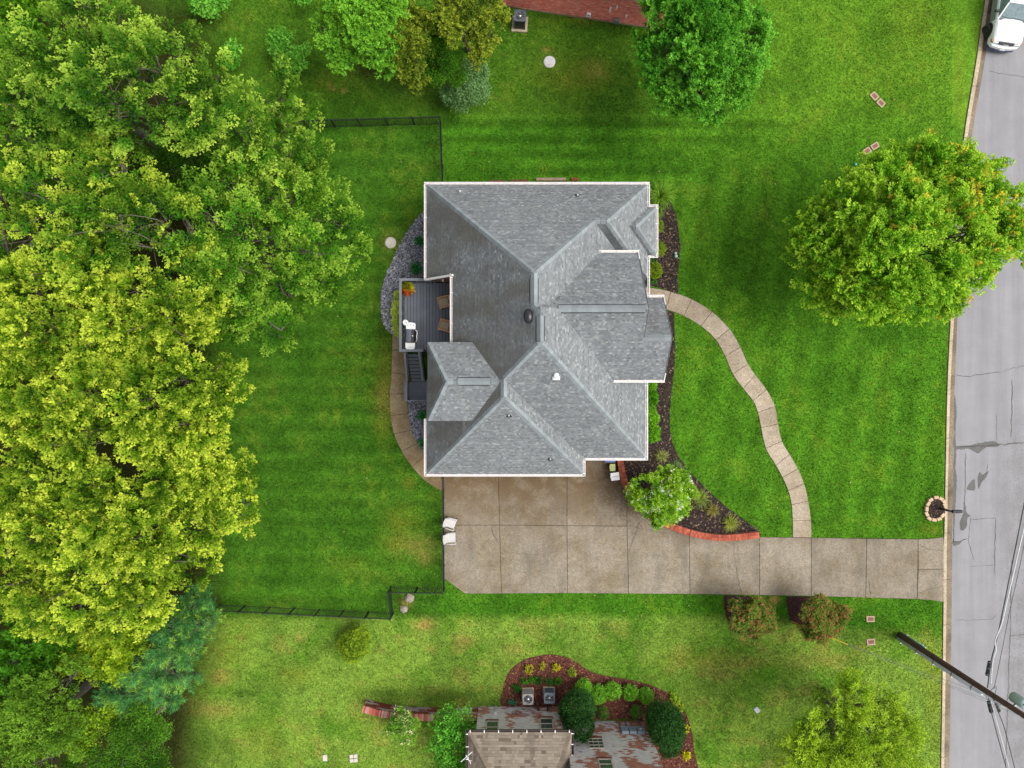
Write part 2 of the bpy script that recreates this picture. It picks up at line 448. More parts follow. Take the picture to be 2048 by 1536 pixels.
me.polygons.add(len(Q)); me.polygons.foreach_set('loop_start', np.arange(0, Q.size, 4, dtype=np.int32))
me.update(calc_edges=True)
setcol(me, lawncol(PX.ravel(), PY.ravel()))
me.materials.append(GRASS)
lawn = tag(link('lawn', me), kind='structure')

# ---- road
def roadmat():
    m, nt, b = nodes('asphalt')
    v = pos(nt); vs_ = pos(nt, (1.3, 0.06, 1))
    c0 = seen(163, 162, 165)
    s = noise(nt, 1.5, 4, 0.6, vs_)
    c = mixc(nt, 1.0, (*c0, 1), ramp(nt, s, 0.3, 0.7, (0.88,) * 3, (1.08,) * 3), 'MULTIPLY')
    n1 = noise(nt, 0.6, 5, 0.6, v)
    c = mixc(nt, 1.0, c, ramp(nt, n1, 0.3, 0.7, (0.9,) * 3, (1.06,) * 3), 'MULTIPLY')
    n2 = noise(nt, 40, 3, 0.8, v)
    c = mixc(nt, 1.0, c, ramp(nt, n2, 0.3, 0.7, (0.84,) * 3, (1.14,) * 3), 'MULTIPLY')
    # ravelled, pitted wear towards the crown of the road
    sp = nt.nodes.new('ShaderNodeSeparateXYZ'); nt.links.new(v, sp.inputs[0])
    wx = N(nt, 'ShaderNodeMapRange'); nt.links.new(sp.outputs[0], wx.inputs[0]); wx.inputs[1].default_value = 28.2; wx.inputs[2].default_value = 30.0
    wy = N(nt, 'ShaderNodeMapRange'); nt.links.new(sp.outputs[1], wy.inputs[0]); wy.inputs[1].default_value = -1.0; wy.inputs[2].default_value = -4.0
    wq = N(nt, 'ShaderNodeMath', operation='MULTIPLY'); nt.links.new(wx.outputs[0], wq.inputs[0]); nt.links.new(wy.outputs[0], wq.inputs[1])
    n3 = noise(nt, 9, 6, 0.9, v)
    pit = ramp(nt, n3, 0.55, 0.63)
    pf = N(nt, 'ShaderNodeMath', operation='MULTIPLY'); nt.links.new(pit, pf.inputs[0]); nt.links.new(wq.outputs[0], pf.inputs[1])
    c = mixc(nt, pf.outputs[0], c, seen(96, 92, 88))
    dk = N(nt, 'ShaderNodeMath', operation='MULTIPLY'); nt.links.new(wq.outputs[0], dk.inputs[0]); nt.links.new(ramp(nt, noise(nt, 0.8, 4, 0.6, v), 0.4, 0.65, (0, 0, 0), (.5, .5, .5)), dk.inputs[1])
    c = mixc(nt, dk.outputs[0], c, seen(120, 117, 114))
    nt.links.new(c, b.inputs['Base Color'])
    b.inputs['Roughness'].default_value = 0.85
    bump(nt, b, n2, 0.3, 0.01)
    return m
ROAD = roadmat()
def px_road(x, y, z=ZR): p = W2(x, y, 0); return (p[0], p[1], z)
g = MB()
left = [W2(k[3] - 3, k[0]) for k in KS]; right = [(p[0] + 7.6, p[1]) for p in left]
vs_ = []; fs_ = []
for a, b_ in zip(left, right):
    for t in (0, .25, .5, .75, 1): vs_.append((a[0] + (b_[0] - a[0]) * t, a[1], ZR + 0.05 * math.sin(t * math.pi)))
for i in range(len(left) - 1):
    for k in range(4): fs_.append((i * 5 + k, (i + 1) * 5 + k, (i + 1) * 5 + k + 1, i * 5 + k + 1))
g.add(vs_, fs_)
road = tag(g.build('road', ROAD, smooth_=True), kind='structure')
def zroad(x, y):
    lx = np.interp(-y, [-p[1] for p in left], [p[0] for p in left]); t = min(max((x - lx) / 7.6, 0), 1)
    return ZR + 0.05 * math.sin(t * math.pi)
CRACK = M('crack_dark', seen(92, 88, 84), 0.95, 0.3)
CRACKD = M('crack_soil', seen(66, 56, 44), 0.95, 0.3)
WET = M('wet_asphalt', seen(122, 120, 118), 0.85, 0.15, 2.0, spec=0.05)
def ribbon(pts, w, z, mat, name, parent, seed=0, zf=None, jit=0.02):
    rg = random.Random(seed); pts2 = []
    for i in range(len(pts) - 1):
        a = Vector(pts[i]); b_ = Vector(pts[i + 1]); n = max(2, int((b_ - a).length / 0.14))
        for k in range(n): pts2.append(a + (b_ - a) * (k / n) + Vector((rg.gauss(0, jit), rg.gauss(0, jit))))
    pts2.append(Vector(pts[-1]))
    g = MB(); vs = []; fs = []
    for i, p in enumerate(pts2):
        d = (pts2[min(i + 1, len(pts2) - 1)] - pts2[max(i - 1, 0)]).normalized(); nrm = Vector((-d.y, d.x))
        ww = w * rg.uniform(.5, 1.2) * (0.5 if i in (0, len(pts2) - 1) else 1)
        for s_ in (-.5, .5):
            q = p + nrm * ww * s_
            vs.append((q.x, q.y, (zf(q.x, q.y) if zf else z) + 0.005))
    for i in range(len(pts2) - 1): fs.append((2 * i, 2 * i + 1, 2 * i + 3, 2 * i + 2))
    g.add(vs, [f[::-1] for f in fs])
    return g.build(name, mat, parent)
def rcrack(pp, w=0.03, mat=CRACK, seed=0): return ribbon([W2(*p) for p in pp], w, 0, mat, 'crack', road, seed, zroad)
rcrack([(1913, 750), (1940, 753), (1970, 748), (2003, 744)], .035, seed=1)
rcrack([(2003, 744), (2030, 735), (2070, 728)], .02, seed=2)
rcrack([(2026, 760), (2026, 820), (2024, 874)], .035, seed=3)
rcrack([(1995, 830), (1994, 885)], .015, seed=4)
rcrack([(1913, 893), (1950, 893), (1990, 891), (2030, 887), (2080, 884)], .06, seed=5)
rcrack([(1934, 905), (1933, 960), (1932, 1000)], .03, seed=6)
rcrack([(1945, 1040), (1970, 1038), (1993, 1036)], .03, seed=7)
rcrack([(1993, 1038), (1992, 1090), (1991, 1140), (1992, 1150)], .03, seed=8)
rcrack([(1943, 1035), (1941, 1060), (1940, 1075), (1941, 1090), (1950, 1120)], .025, seed=9)
rcrack([(1910, 1085), (1925, 1082), (1938, 1078)], .04, seed=10)
rcrack([(1941, 1134), (1970, 1132), (1992, 1130)], .02, seed=11)
rcrack([(1913, 1241), (1950, 1242), (1985, 1239), (1994, 1232)], .02, seed=12)
rcrack([(2026, 1120), (2024, 1190), (2022, 1270), (2019, 1350), (2016, 1440), (2013, 1536)], .035, seed=13)
rcrack([(2022, 1272), (2060, 1270)], .03, seed=14)
rcrack([(1980, 140), (2010, 146), (2048, 152), (2080, 160)], .025, seed=15)
rcrack([(1978, 930), (1976, 945), (1968, 950), (1962, 970)], .03, seed=16)
rcrack([(1957, 880), (1958, 893)], .02, seed=17)
def blob(pp, name, mat, parent, zf, n=4):
    s_ = smooth([W2(*p) for p in pp], 9, True)
    s_ = [(x + .10 * (float(fbm(x * 3.1, y * 3.1, 61, 3)) - .5) + rnd.gauss(0, .012), y + .16 * (float(fbm(x * 3.1 + 9, y * 3.1, 62, 3)) - .5) + rnd.gauss(0, .012)) for x, y in s_]
    g = MB(); area = sum(s_[i][0] * s_[(i + 1) % len(s_)][1] - s_[(i + 1) % len(s_)][0] * s_[i][1] for i in range(len(s_)))
    if area < 0: s_ = s_[::-1]
    g.add([(p[0], p[1], zf(p[0], p[1]) + 0.004) for p in s_], [list(range(len(s_)))])
    return g.build(name, mat, parent)
for k, pp in enumerate([
    [(1911, 893), (1930, 892), (1950, 889), (1972, 885), (1984, 882), (1996, 884), (1998, 892), (1975, 895), (1966, 900), (1958, 907), (1950, 903), (1940, 898), (1925, 899), (1912, 902)],
    [(1940, 970), (1944, 963), (1951, 960), (1952, 968), (1951, 980), (1943, 981), (1936, 978)],
    [(1960, 946), (1968, 950), (1980, 942), (1974, 955), (1966, 962), (1960, 978), (1957, 965)],
    [(1932, 995), (1935, 1025), (1944, 1031), (1938, 1036), (1936, 1050), (1930, 1062), (1923, 1060), (1922, 1045), (1928, 1030), (1930, 1020)],
    [(1911, 790), (1914, 800), (1916, 830), (1913, 860), (1915, 900), (1913, 940), (1916, 965), (1914, 1000), (1912, 1040), (1910, 1090), (1908, 1040), (1909, 960), (1910, 880), (1910, 820)],
    [(1908, 1082), (1920, 1083), (1934, 1079), (1922, 1087), (1910, 1093)]]):
    blob(pp, 'wet_patch', WET, road, zroad)

# ---- kerb and gutter, cut into segments
jrows = [-400, -300, -200, -100, 24, 100, 172, 275, 370, 470, 560, 620, 682, 778, 876, 972, 1066, 1160, 1250, 1340, 1430, 1515, 1620, 1730, 1850, 1980]
kerb = MB()
kb = [W2(k[0 + 1], k[0]) for k in KS]
g = MB()
for i in range(len(KS) - 1):
    k0, k1 = KS[i], KS[i + 1]
    a = W2(k0[1] - 4, k0[0]); b_ = W2(k0[3] + 1, k0[0]); c = W2(k1[3] + 1, k1[0]); d = W2(k1[1] - 4, k1[0])
    g.add([(*a, ZR - .03), (*b_, ZR - .03), (*c, ZR - .03), (*d, ZR - .03)], [(0, 3, 2, 1)])
kerb = tag(g.build('kerb', DARKGAP), kind='structure')
for i in range(len(jrows) - 1):
    r0, r1 = jrows[i] + 0.35, jrows[i + 1] - 0.35
    n = 4; rows = [r0 + (r1 - r0) * k / n for k in range(n + 1)]
    g = MB(); prof = []
    for r in rows:
        drop = 1.0
        if 1070 < r < 1205: drop = 0.15          # dropped kerb at the driveway
        x0, x1 = kx(1, r), kx(2, r)
        zt = 0.012 if drop > .5 else -0.045
        prof.append([(*W2(x0, r), -0.3), (*W2(x0, r), zt), (*W2(x1 - 1.0, r), zt), (*W2(x1 + .6, r), ZR + .035), (*W2(x1 + .6, r), -0.3)])
    m5 = 5; vs_ = [v for p in prof for v in p]; fs_ = []
    for a in range(n):
        for b_ in range(m5 - 1): fs_.append((a * m5 + b_, a * m5 + b_ + 1, (a + 1) * m5 + b_ + 1, (a + 1) * m5 + b_))
    fs_ += [[0, 4, 3, 2, 1], [n * m5 + q for q in range(m5)]]
    g.add(vs_, [list(f)[::-1] for f in fs_]); bevel(g.build('kerb_segment', CONC_K, kerb), .015)
    g = MB(); prof = []
    for r in rows:
        x1, x2 = kx(2, r), kx(3, r)
        prof.append([(*W2(x1 + .6, r), -0.3), (*W2(x1 + .6, r), ZR + .02), (*W2(x2, r), ZR + .012), (*W2(x2, r), -0.3)])
    vs_ = [v for p in prof for v in p]; fs_ = []
    for a in range(n):
        for b_ in range(3): fs_.append((a * 4 + b_, a * 4 + b_ + 1, (a + 1) * 4 + b_ + 1, (a + 1) * 4 + b_))
    g.add(vs_, [list(f)[::-1] for f in fs_]); g.build('gutter_pan', GUTTER_PAN, kerb)

# ---- paving slabs
def shrink(poly, d):
    n = len(poly); area = sum(poly[i][0] * poly[(i + 1) % n][1] - poly[(i + 1) % n][0] * poly[i][1] for i in range(n))
    s_ = 1 if area > 0 else -1; out = []
    for i in range(n):
        p0 = Vector(poly[i - 1][:2]); p = Vector(poly[i][:2]); p1 = Vector(poly[(i + 1) % n][:2])
        e0 = (p - p0).normalized(); e1 = (p1 - p).normalized()
        n0 = Vector((-e0.y, e0.x)) * s_; n1 = Vector((-e1.y, e1.x)) * s_
        b_ = n0 + n1; k = max(b_.dot(n0), 0.3)
        out.append(tuple(p + b_ * (d / k)))
    return out
def slabs(name, polys, mat, z0, z1, gap, parent):
    for p in polys:
        o = MB().prism(shrink([W2(*q) for q in p], gap), z0, z1).build(name, mat, parent)
        bevel(o, .006, 1)
DRIVE_OUT = [(886, 920), (1245, 900), (1241, 930), (1247, 958), (1258, 985), (1276, 1012), (1305, 1036), (1345, 1056), (1395, 1072), (1450, 1078), (1519, 1074), (1622, 1075), (1835, 1078), (1860, 1077), (1887, 1074),
             (1887, 1204), (1862, 1200), (1836, 1198), (1733, 1195), (1622, 1192), (1519, 1190), (1380, 1188), (1257, 1187), (1135, 1186), (1003, 1187), (930, 1187), (888, 1157)]
driveway = tag(MB().prism([W2(*p) for p in DRIVE_OUT], -0.1, 0.006).build('driveway', DARKGAP), kind='structure')
slabs('slab', [
    [(888, 920), (996, 915), (999, 1050), (888, 1050)], [(996, 915), (1134, 910), (1134, 1051), (999, 1050)],
    [(1134, 910), (1243, 900), (1241, 930), (1247, 958), (1254, 976), (1254, 1052), (1134, 1051)],
    [(888, 1050), (999, 1050), (1003, 1187), (930, 1187), (888, 1157)], [(999, 1050), (1134, 1051), (1135, 1186), (1003, 1187)], [(1134, 1051), (1254, 1052), (1257, 1187), (1135, 1186)],
    [(1254, 976), (1258, 985), (1276, 1012), (1305, 1036), (1345, 1056), (1378, 1067), (1380, 1188), (1257, 1187), (1254, 1052)],
    [(1378, 1067), (1395, 1072), (1450, 1078), (1519, 1074), (1519, 1190), (1380, 1188)], [(1519, 1074), (1622, 1075), (1622, 1192), (1519, 1190)],
    [(1622, 1075), (1733, 1077), (1731, 1195), (1622, 1192)], [(1733, 1077), (1836, 1078), (1834, 1198), (1731, 1195)],
    [(1836, 1078), (1860, 1077), (1887, 1074), (1887, 1138), (1836, 1139)], [(1836, 1139), (1887, 1138), (1887, 1204), (1862, 1200), (1834, 1198)]],
    CONC_D, -0.05, 0.03, 0.012, driveway)
def dcrack(pp, w=.02, seed=0): return ribbon([W2(*p) for p in pp], w, 0.03, CRACKD, 'crack', driveway, seed)
dcrack([(983, 1050), (986, 1068), (995, 1082), (999, 1090)], .025, 21); dcrack([(1000, 1098), (1010, 1103), (1040, 1106), (1090, 1112)], .012, 22)
dcrack([(1280, 1040), (1268, 1075), (1257, 1102)], .03, 23); dcrack([(1255, 1052), (1272, 1056), (1282, 1058)], .015, 24)
dcrack([(1300, 1110), (1340, 1115), (1378, 1116)], .01, 25); dcrack([(1466, 1082), (1468, 1110), (1474, 1150), (1483, 1187)], .02, 26)
dcrack([(1737, 1160), (1739, 1180), (1741, 1194)], .02, 27); dcrack([(1838, 1090), (1855, 1098), (1886, 1103)], .018, 28)
dcrack([(1836, 1187), (1860, 1177), (1886, 1171)], .018, 29); dcrack([(1815, 1180), (1815, 1197)], .012, 30); dcrack([(1803, 1079), (1804, 1092)], .012, 31); dcrack([(1780, 1094), (1810, 1095), (1836, 1090)], .008, 33)
OIL = M('oil_stain', seen(84, 68, 50), 0.8, 0.4, 3, 20, 0.3)
def zc(z): return lambda x, y: z
def stain(name, mat_col, pp, parent, z, alpha=.5, soft=2.0):
    pass
# front walk
def zq(z): return [(1280 + a / 2.7425, 540 + b_ / 2.7425) for a, b_ in z]
FO = zq([(-40, 90), (45, 95), (168, 118), (283, 160), (394, 228), (490, 322), (550, 422), (592, 515), (632, 575), (693, 655), (740, 748), (757, 845), (778, 938), (820, 1010), (866, 1090), (900, 1173), (922, 1265), (937, 1372), (940, 1467)])
FI = zq([(-40, 190), (45, 192), (142, 215), (240, 253), (334, 308), (415, 383), (466, 474), (508, 571), (565, 650), (619, 718), (645, 781), (663, 865), (689, 978), (745, 1072), (780, 1138), (812, 1210), (830, 1288), (836, 1375), (836, 1466)])
def walk(name, O, I, mat, z=0.03, sub=4, gap=.010):
    so, si = smooth(O, sub), smooth(I, sub)
    rt = tag(MB().prism([W2(*p) for p in so] + [W2(*p) for p in si[::-1]], -0.1, 0.006).build(name, DARKGAP), kind='structure')
    for i in range(len(O) - 1):
        poly = so[i * sub:(i + 1) * sub + 1] + si[i * sub:(i + 1) * sub + 1][::-1]
        o = MB().prism(shrink([W2(*q) for q in poly], gap), -0.05, z + rnd.uniform(-.004, .004)).build('slab', mat, rt)
        bevel(o, .008, 1)
    return rt, so, si
front_walk, FWo, FWi = walk('footpath', FO, FI, CONC_W)
RO = [(785, 655), (784, 700), (783, 746), (780, 788), (781, 831), (788, 868), (803, 902), (824, 933), (852, 963), (884, 982)]
RI = [(818, 655), (818, 700), (817, 749), (815, 787), (817, 827), (823, 860), (836, 886), (853, 909), (880, 940), (900, 955)]
rear_walk, RWo, RWi = walk('garden_path', RO, RI, CONC_R)

# ---- planting beds
def chips(name, poly, n, parent, z, cols, smin, smax, seed, flat=True, mat=None, excl=None):
    rg = np.random.default_rng(seed)
    xs = [p[0] for p in poly]; ys = [p[1] for p in poly]
    x = rg.uniform(min(xs), max(xs), n * 4); y = rg.uniform(min(ys), max(ys), n * 4)
    k = inpoly(x, y, poly)
    x, y = x[k][:n], y[k][:n]; n = len(x)
    s_ = rg.uniform(smin, smax, n); a = rg.uniform(0, 6.28, n)
    cols = np.array(cols); ci = cols[rg.integers(0, len(cols), n)] * rg.uniform(.7, 1.3, n)[:, None]
    if flat:
        d = np.stack([np.cos(a), np.sin(a), rg.normal(0, .35, n)], -1) * s_[:, None]; w = np.stack([-np.sin(a), np.cos(a), rg.normal(0, .35, n)], -1) * (s_ * rg.uniform(.25, .5, n))[:, None]
        p = np.stack([x, y, z + rg.uniform(0.0, .03, n)], -1)
        V = np.stack([p - d - w, p + d - w, p + d + w, p - d + w], 1)
        me = quadmesh(name, V, mat or CHIP, ci)
    else:
        base = np.array([(1, 0, 0), (0, 1, 0), (-1, 0, 0), (0, -1, 0), (0, 0, 1)], float)
        base = base + rg.normal(0, .18, (n, 5, 3))
        ca, sa = np.cos(a), np.sin(a)
        bx = base[..., 0] * ca[:, None] - base[..., 1] * sa[:, None]; by = base[..., 0] * sa[:, None] + base[..., 1] * ca[:, None]
        Pp = np.stack([x[:, None] + bx * s_[:, None], y[:, None] + by * s_[:, None], z + base[..., 2] * s_[:, None] * .8], -1)
        tri = np.array([(0, 1, 4), (1, 2, 4), (2, 3, 4), (3, 0, 4)])
        V = Pp[:, tri].reshape(-1, 3, 3)
        me = quadmesh(name, V, mat or CHIP, np.repeat(ci, 4, 0), 3)
    return tag(link(name, me, parent), kind='stuff')
CHIP = M('chips', (1, 1, 1), 0.9, 0.15, 20, 80, 0.2, attr=True)
MULCH = M('mulch', seen(64, 50, 44), 0.95, 0.4, 8, 50, 0.5, 0.8)
REDMULCH = M('red_mulch', seen(104, 58, 44), 0.95, 0.4, 6, 40, 0.4, 0.8)
GRAVEL = M('gravel', seen(150, 152, 160), 0.9, 0.3, 9, 45, 0.5, 0.9)
MC = [seen(72, 56, 50), seen(46, 36, 33), seen(98, 80, 70), seen(158, 134, 108), seen(44, 34, 32), seen(80, 64, 58), seen(54, 42, 38), seen(40, 32, 30)]
RC = [seen(120, 62, 46), seen(92, 46, 36), seen(150, 92, 70), seen(176, 128, 98), seen(104, 54, 42), seen(80, 42, 34)]
GC = [seen(190, 192, 202), seen(150, 152, 162), seen(226, 228, 234), seen(110, 110, 118), seen(170, 172, 182), seen(84, 82, 86)]
def bed(name, pts, mat, cols, n, z=.02, smin=.02, smax=.05, seed=1, flat=True, sm=3, h=.04):
    pl = [W2(*p) for p in (smooth(pts, sm, True) if sm else pts)]
    o = tag(MB().prism(pl, -.1, z).build(name, mat), kind='structure')
    chips('gravel' if not flat else 'wood_chips', pl, n, o, z, cols, smin, smax, seed, flat)
    return o, pl
B1 = [(1285, 392), (1320, 398), (1340, 400), (1346, 415), (1352, 432), (1357, 458), (1360, 490), (1358, 520), (1355, 545), (1355, 570), (1356, 590), (1335, 580), (1312, 573), (1290, 571)]
bed('planting_bed', B1, MULCH, MC, 3600, seed=2, sm=0, smin=.03, smax=.07)
B2 = [(1290, 614), (1333, 620), (1347, 626), (1348, 640), (1350, 690), (1349, 730), (1343, 780), (1339, 820), (1339, 855), (1344, 885), (1355, 910), (1376, 940), (1410, 975), (1450, 1012), (1490, 1042), (1519, 1062),
      (1519, 1072), (1450, 1076), (1395, 1068), (1345, 1052), (1305, 1030), (1280, 1008), (1262, 983), (1252, 955), (1246, 925), (1246, 890), (1250, 800)]
bed('planting_bed', B2, MULCH, MC, 9000, z=.05, seed=3, sm=0, smin=.03, smax=.07)
B3 = [(852, 420), (838, 432), (822, 452), (806, 478), (790, 510), (772, 548), (763, 580), (761, 615), (765, 645), (775, 662), (785, 668), (818, 668), (850, 640), (870, 560), (865, 470)]
bed('gravel_bed', B3, GRAVEL, GC, 8000, smin=.03, smax=.06, seed=4, flat=False, sm=0)
B4 = [(817, 798), (817, 830), (823, 860), (836, 886), (853, 909), (870, 925), (880, 900), (880, 798)]
bed('gravel_bed', B4, GRAVEL, GC, 3000, smin=.03, smax=.06, seed=5, flat=False, sm=0)
B5 = [(1448, 1191), (1490, 1192), (1512, 1192), (1516, 1225), (1508, 1250), (1490, 1256), (1468, 1252), (1453, 1238), (1449, 1215)]
bed('planting_bed', B5, M('dark_mulch', seen(60, 30, 28), 0.95, 0.4, 8, 50, 0.5, 0.8), [seen(70, 34, 32), seen(52, 26, 26), seen(96, 56, 48)], 900, seed=6, sm=0)
B6 = [(1572, 1193), (1620, 1194), (1655, 1195), (1660, 1225), (1640, 1255), (1600, 1252), (1580, 1243), (1576, 1220)]
bed('planting_bed', B6, bpy.data.materials['dark_mulch'], [seen(70, 34, 32), seen(52, 26, 26), seen(96, 56, 48)], 900, seed=7, sm=0)
B7 = [(1004, 1412), (1006, 1380), (1014, 1352), (1034, 1328), (1066, 1314), (1100, 1309), (1135, 1315), (1158, 1328), (1185, 1345), (1225, 1354), (1272, 1362), (1315, 1376), (1348, 1396), (1371, 1425), (1384, 1465), (1388, 1500), (1396, 1560), (1330, 1560), (1300, 1500), (1280, 1440), (1180, 1440), (1110, 1420), (1060, 1414)]
bed('planting_bed', B7, REDMULCH, RC, 9000, seed=8, sm=3, smin=.025, smax=.06)
# dark stone edging of the gravel bed
BEDS = [B1, B2, B3, B4, B5, B6, B7]
PAVED = [DRIVE_OUT, FWo + FWi[::-1], RWo + RWi[::-1]]
# ================================================================ MAIN HOUSE
SHINGLE = M('shingle', (1, 1, 1), 0.9, 0.10, 1.2, 45, 0.16, 0.3, attr=True, spec=0.2)
SHEATH = M('roof_felt', seen(70, 72, 74), 0.95, 0.2)
def brickmat(name, c1, c2, mortar, scale=1.0, rot=False):
    m, nt, b = nodes(name)
    v = pos(nt)
    sp = nt.nodes.new('ShaderNodeSeparateXYZ'); nt.links.new(v, sp.inputs[0])
    ad = N(nt, 'ShaderNodeMath', operation='ADD'); nt.links.new(sp.outputs[0], ad.inputs[0]); nt.links.new(sp.outputs[1], ad.inputs[1])
    cb = nt.nodes.new('ShaderNodeCombineXYZ'); nt.links.new(ad.outputs[0], cb.inputs[0]); nt.links.new(sp.outputs[2], cb.inputs[1])
    t = nt.nodes.new('ShaderNodeTexBrick'); nt.links.new(cb.outputs[0], t.inputs['Vector'])
    t.inputs['Color1'].default_value = (*c1, 1); t.inputs['Color2'].default_value = (*c2, 1); t.inputs['Mortar'].default_value = (*mortar, 1)
    t.inputs['Scale'].default_value = 1.0; t.inputs['Brick Width'].default_value = 0.21; t.inputs['Row Height'].default_value = 0.075; t.inputs['Mortar Size'].default_value = 0.008
    nt.links.new(t.outputs['Color'], b.inputs['Base Color']); b.inputs['Roughness'].default_value = 0.9
    bump(nt, b, t.outputs['Fac'], -0.4, 0.01)
    return m
BRICK = brickmat('brick_wall', seen(168, 92, 66), seen(140, 74, 56), seen(176, 160, 140))

def clip(poly, edge):   # Sutherland-Hodgman against half plane n.p <= d
    nx_, ny_, d = edge; out = []
    for i in range(len(poly)):
        p, q = poly[i], poly[(i + 1) % len(poly)]
        a = nx_ * p[0] + ny_ * p[1] - d; b_ = nx_ * q[0] + ny_ * q[1] - d
        if a <= 0: out.append(p)
        if (a < 0 < b_) or (b_ < 0 < a):
            t = a / (a - b_); out.append((p[0] + (q[0] - p[0]) * t, p[1] + (q[1] - p[1]) * t))
    return out
def ccw(poly):
    n = len(poly); a = sum(poly[i][0] * poly[(i + 1) % n][1] - poly[(i + 1) % n][0] * poly[i][1] for i in range(n))
    return list(poly) if a > 0 else list(poly)[::-1]
def shingle_plane(plane, pieces, palette, weights, stainfn=None, seed=0, expo=.10, widths=(.09, .12, .16), Vout=None, Cout=None):
    a, b_, c = plane; gl = math.hypot(a, b_); dx, dy = -a / gl, -b_ / gl       # downslope
    ux, uy = -dy, dx
    cosp = 1 / math.sqrt(1 + gl * gl); e = expo * cosp
    Zf = lambda x, y: a * x + b_ * y + c
    pcs = []
    for p in pieces:
        p = ccw(p); ed = []
        for i in range(len(p)):
            x0, y0 = p[i]; x1, y1 = p[(i + 1) % len(p)]
            nx_, ny_ = (y1 - y0), -(x1 - x0); l = math.hypot(nx_, ny_)
            if l > 1e-6: ed.append((nx_ / l, ny_ / l, (nx_ * x0 + ny_ * y0) / l))
        pcs.append((p, ed))
    allp = [q for p in pieces for q in p]
    us = [ux * q[0] + uy * q[1] for q in allp]; vs = [dx * q[0] + dy * q[1] for q in allp]
    vmax = max(vs); nrow = int((vmax - min(vs)) / e) + 2
    for r in range(nrow):
        rg = random.Random(seed * 1000 + r)
        v1 = vmax - r * e; v0 = v1 - e; rowk = rg.uniform(.90, 1.08)
        u = min(us) - rg.uniform(0, .3)
        while u < max(us):
            w = rg.choice(widths); u1 = u + w
            rect = [(ux * uu + dx * vv, uy * uu + dy * vv) for uu, vv in ((u, v0), (u1, v0), (u1, v1), (u, v1))]
            th = rg.choice((.008, .008, .016, .02))
            col = np.array(rg.choices(palette, weights)[0]) * rg.uniform(.92, 1.08) * rowk
            for p, ed in pcs:
                mx = max(max(n0 * q[0] + n1 * q[1] - d for q in rect) for n0, n1, d in ed)
                if mx <= 0: pl = rect
                else:
                    if any(min(n0 * q[0] + n1 * q[1] - d for q in rect) >= 0 for n0, n1, d in ed): continue
                    pl = rect
                    for q in ed:
                        pl = clip(pl, q)
                        if len(pl) < 3: break
                    if len(pl) < 3: continue
                cc = col
                cx = sum(q[0] for q in pl) / len(pl); cy = sum(q[1] for q in pl) / len(pl)
                if stainfn: cc = stainfn(cx, cy, col)
                pts = []
                for q in pl:
                    t = (dx * q[0] + dy * q[1] - v0) / e
                    pts.append((q[0], q[1], Zf(*q) + .004 + th * t, t))
                Vout.append([p_[:3] for p_ in pts]); Cout.append(cc)
                low = [p_ for p_ in pts if p_[3] > .999]
                if len(low) >= 2:
                    low.sort(key=lambda p_: ux * p_[0] + uy * p_[1]); A, B = low[0], low[-1]
                    Vout.append([(A[0], A[1], A[2] - th - .004), (B[0], B[1], B[2] - th - .004), B[:3], A[:3]]); Cout.append(cc * .8)
            u = u1
def polys_obj(name, V, C, mat, parent):
    me = bpy.data.meshes.new(name)
    vs = [p for f in V for p in f]; fs = []; k = 0; cc = []
    for f, c in zip(V, C):
        fs.append(list(range(k, k + len(f)))); k += len(f); cc += [c] * len(f)
    me.from_pydata(vs, [], fs); me.update(); setcol(me, np.array(cc)); me.materials.append(mat)
    return tag(link(name, me, parent), kind='stuff')

house = root('house', (1.5, 2.5, 0), 'large grey shingled hip roof house with white gutters in the centre of the lot', 'house')
GP = [seen(144, 148, 150), seen(136, 140, 143), seen(152, 157, 158), seen(170, 174, 174), seen(126, 130, 132), seen(141, 144, 149)]
GW = [5, 5, 4, 1.3, 2.0, 3]
W_ = (1, 0, 8.58); N_ = (0, -1, 14.68); E1 = (-1, 0, 10.6); E2 = (-1, 0, 11.15); E3 = (-1, 0, 11.25); SF = (0, 1, -1.68); S_ = (0, 1, 7.96); GE = (-1, 0, 7.8); G_ = (0, 1, 8.82)
GN = (0, -.9, 9 + .9 * 3.51); GS = (0, .9, 9 - .9 * 3.51); PN = (0, -.88, 7.85 + .88 * 2.23)
WNp = (0, -.738, 8.05 + .738 * .125); WSp = (0, .738, 8.05 - .738 * .125); WH = (1.355, 0, 6.6 + 1.355 * 4.21)
BE = (-1, 0, 11.62); BN = (0, -1, 13.4); BS = (0, 1, -3.0)
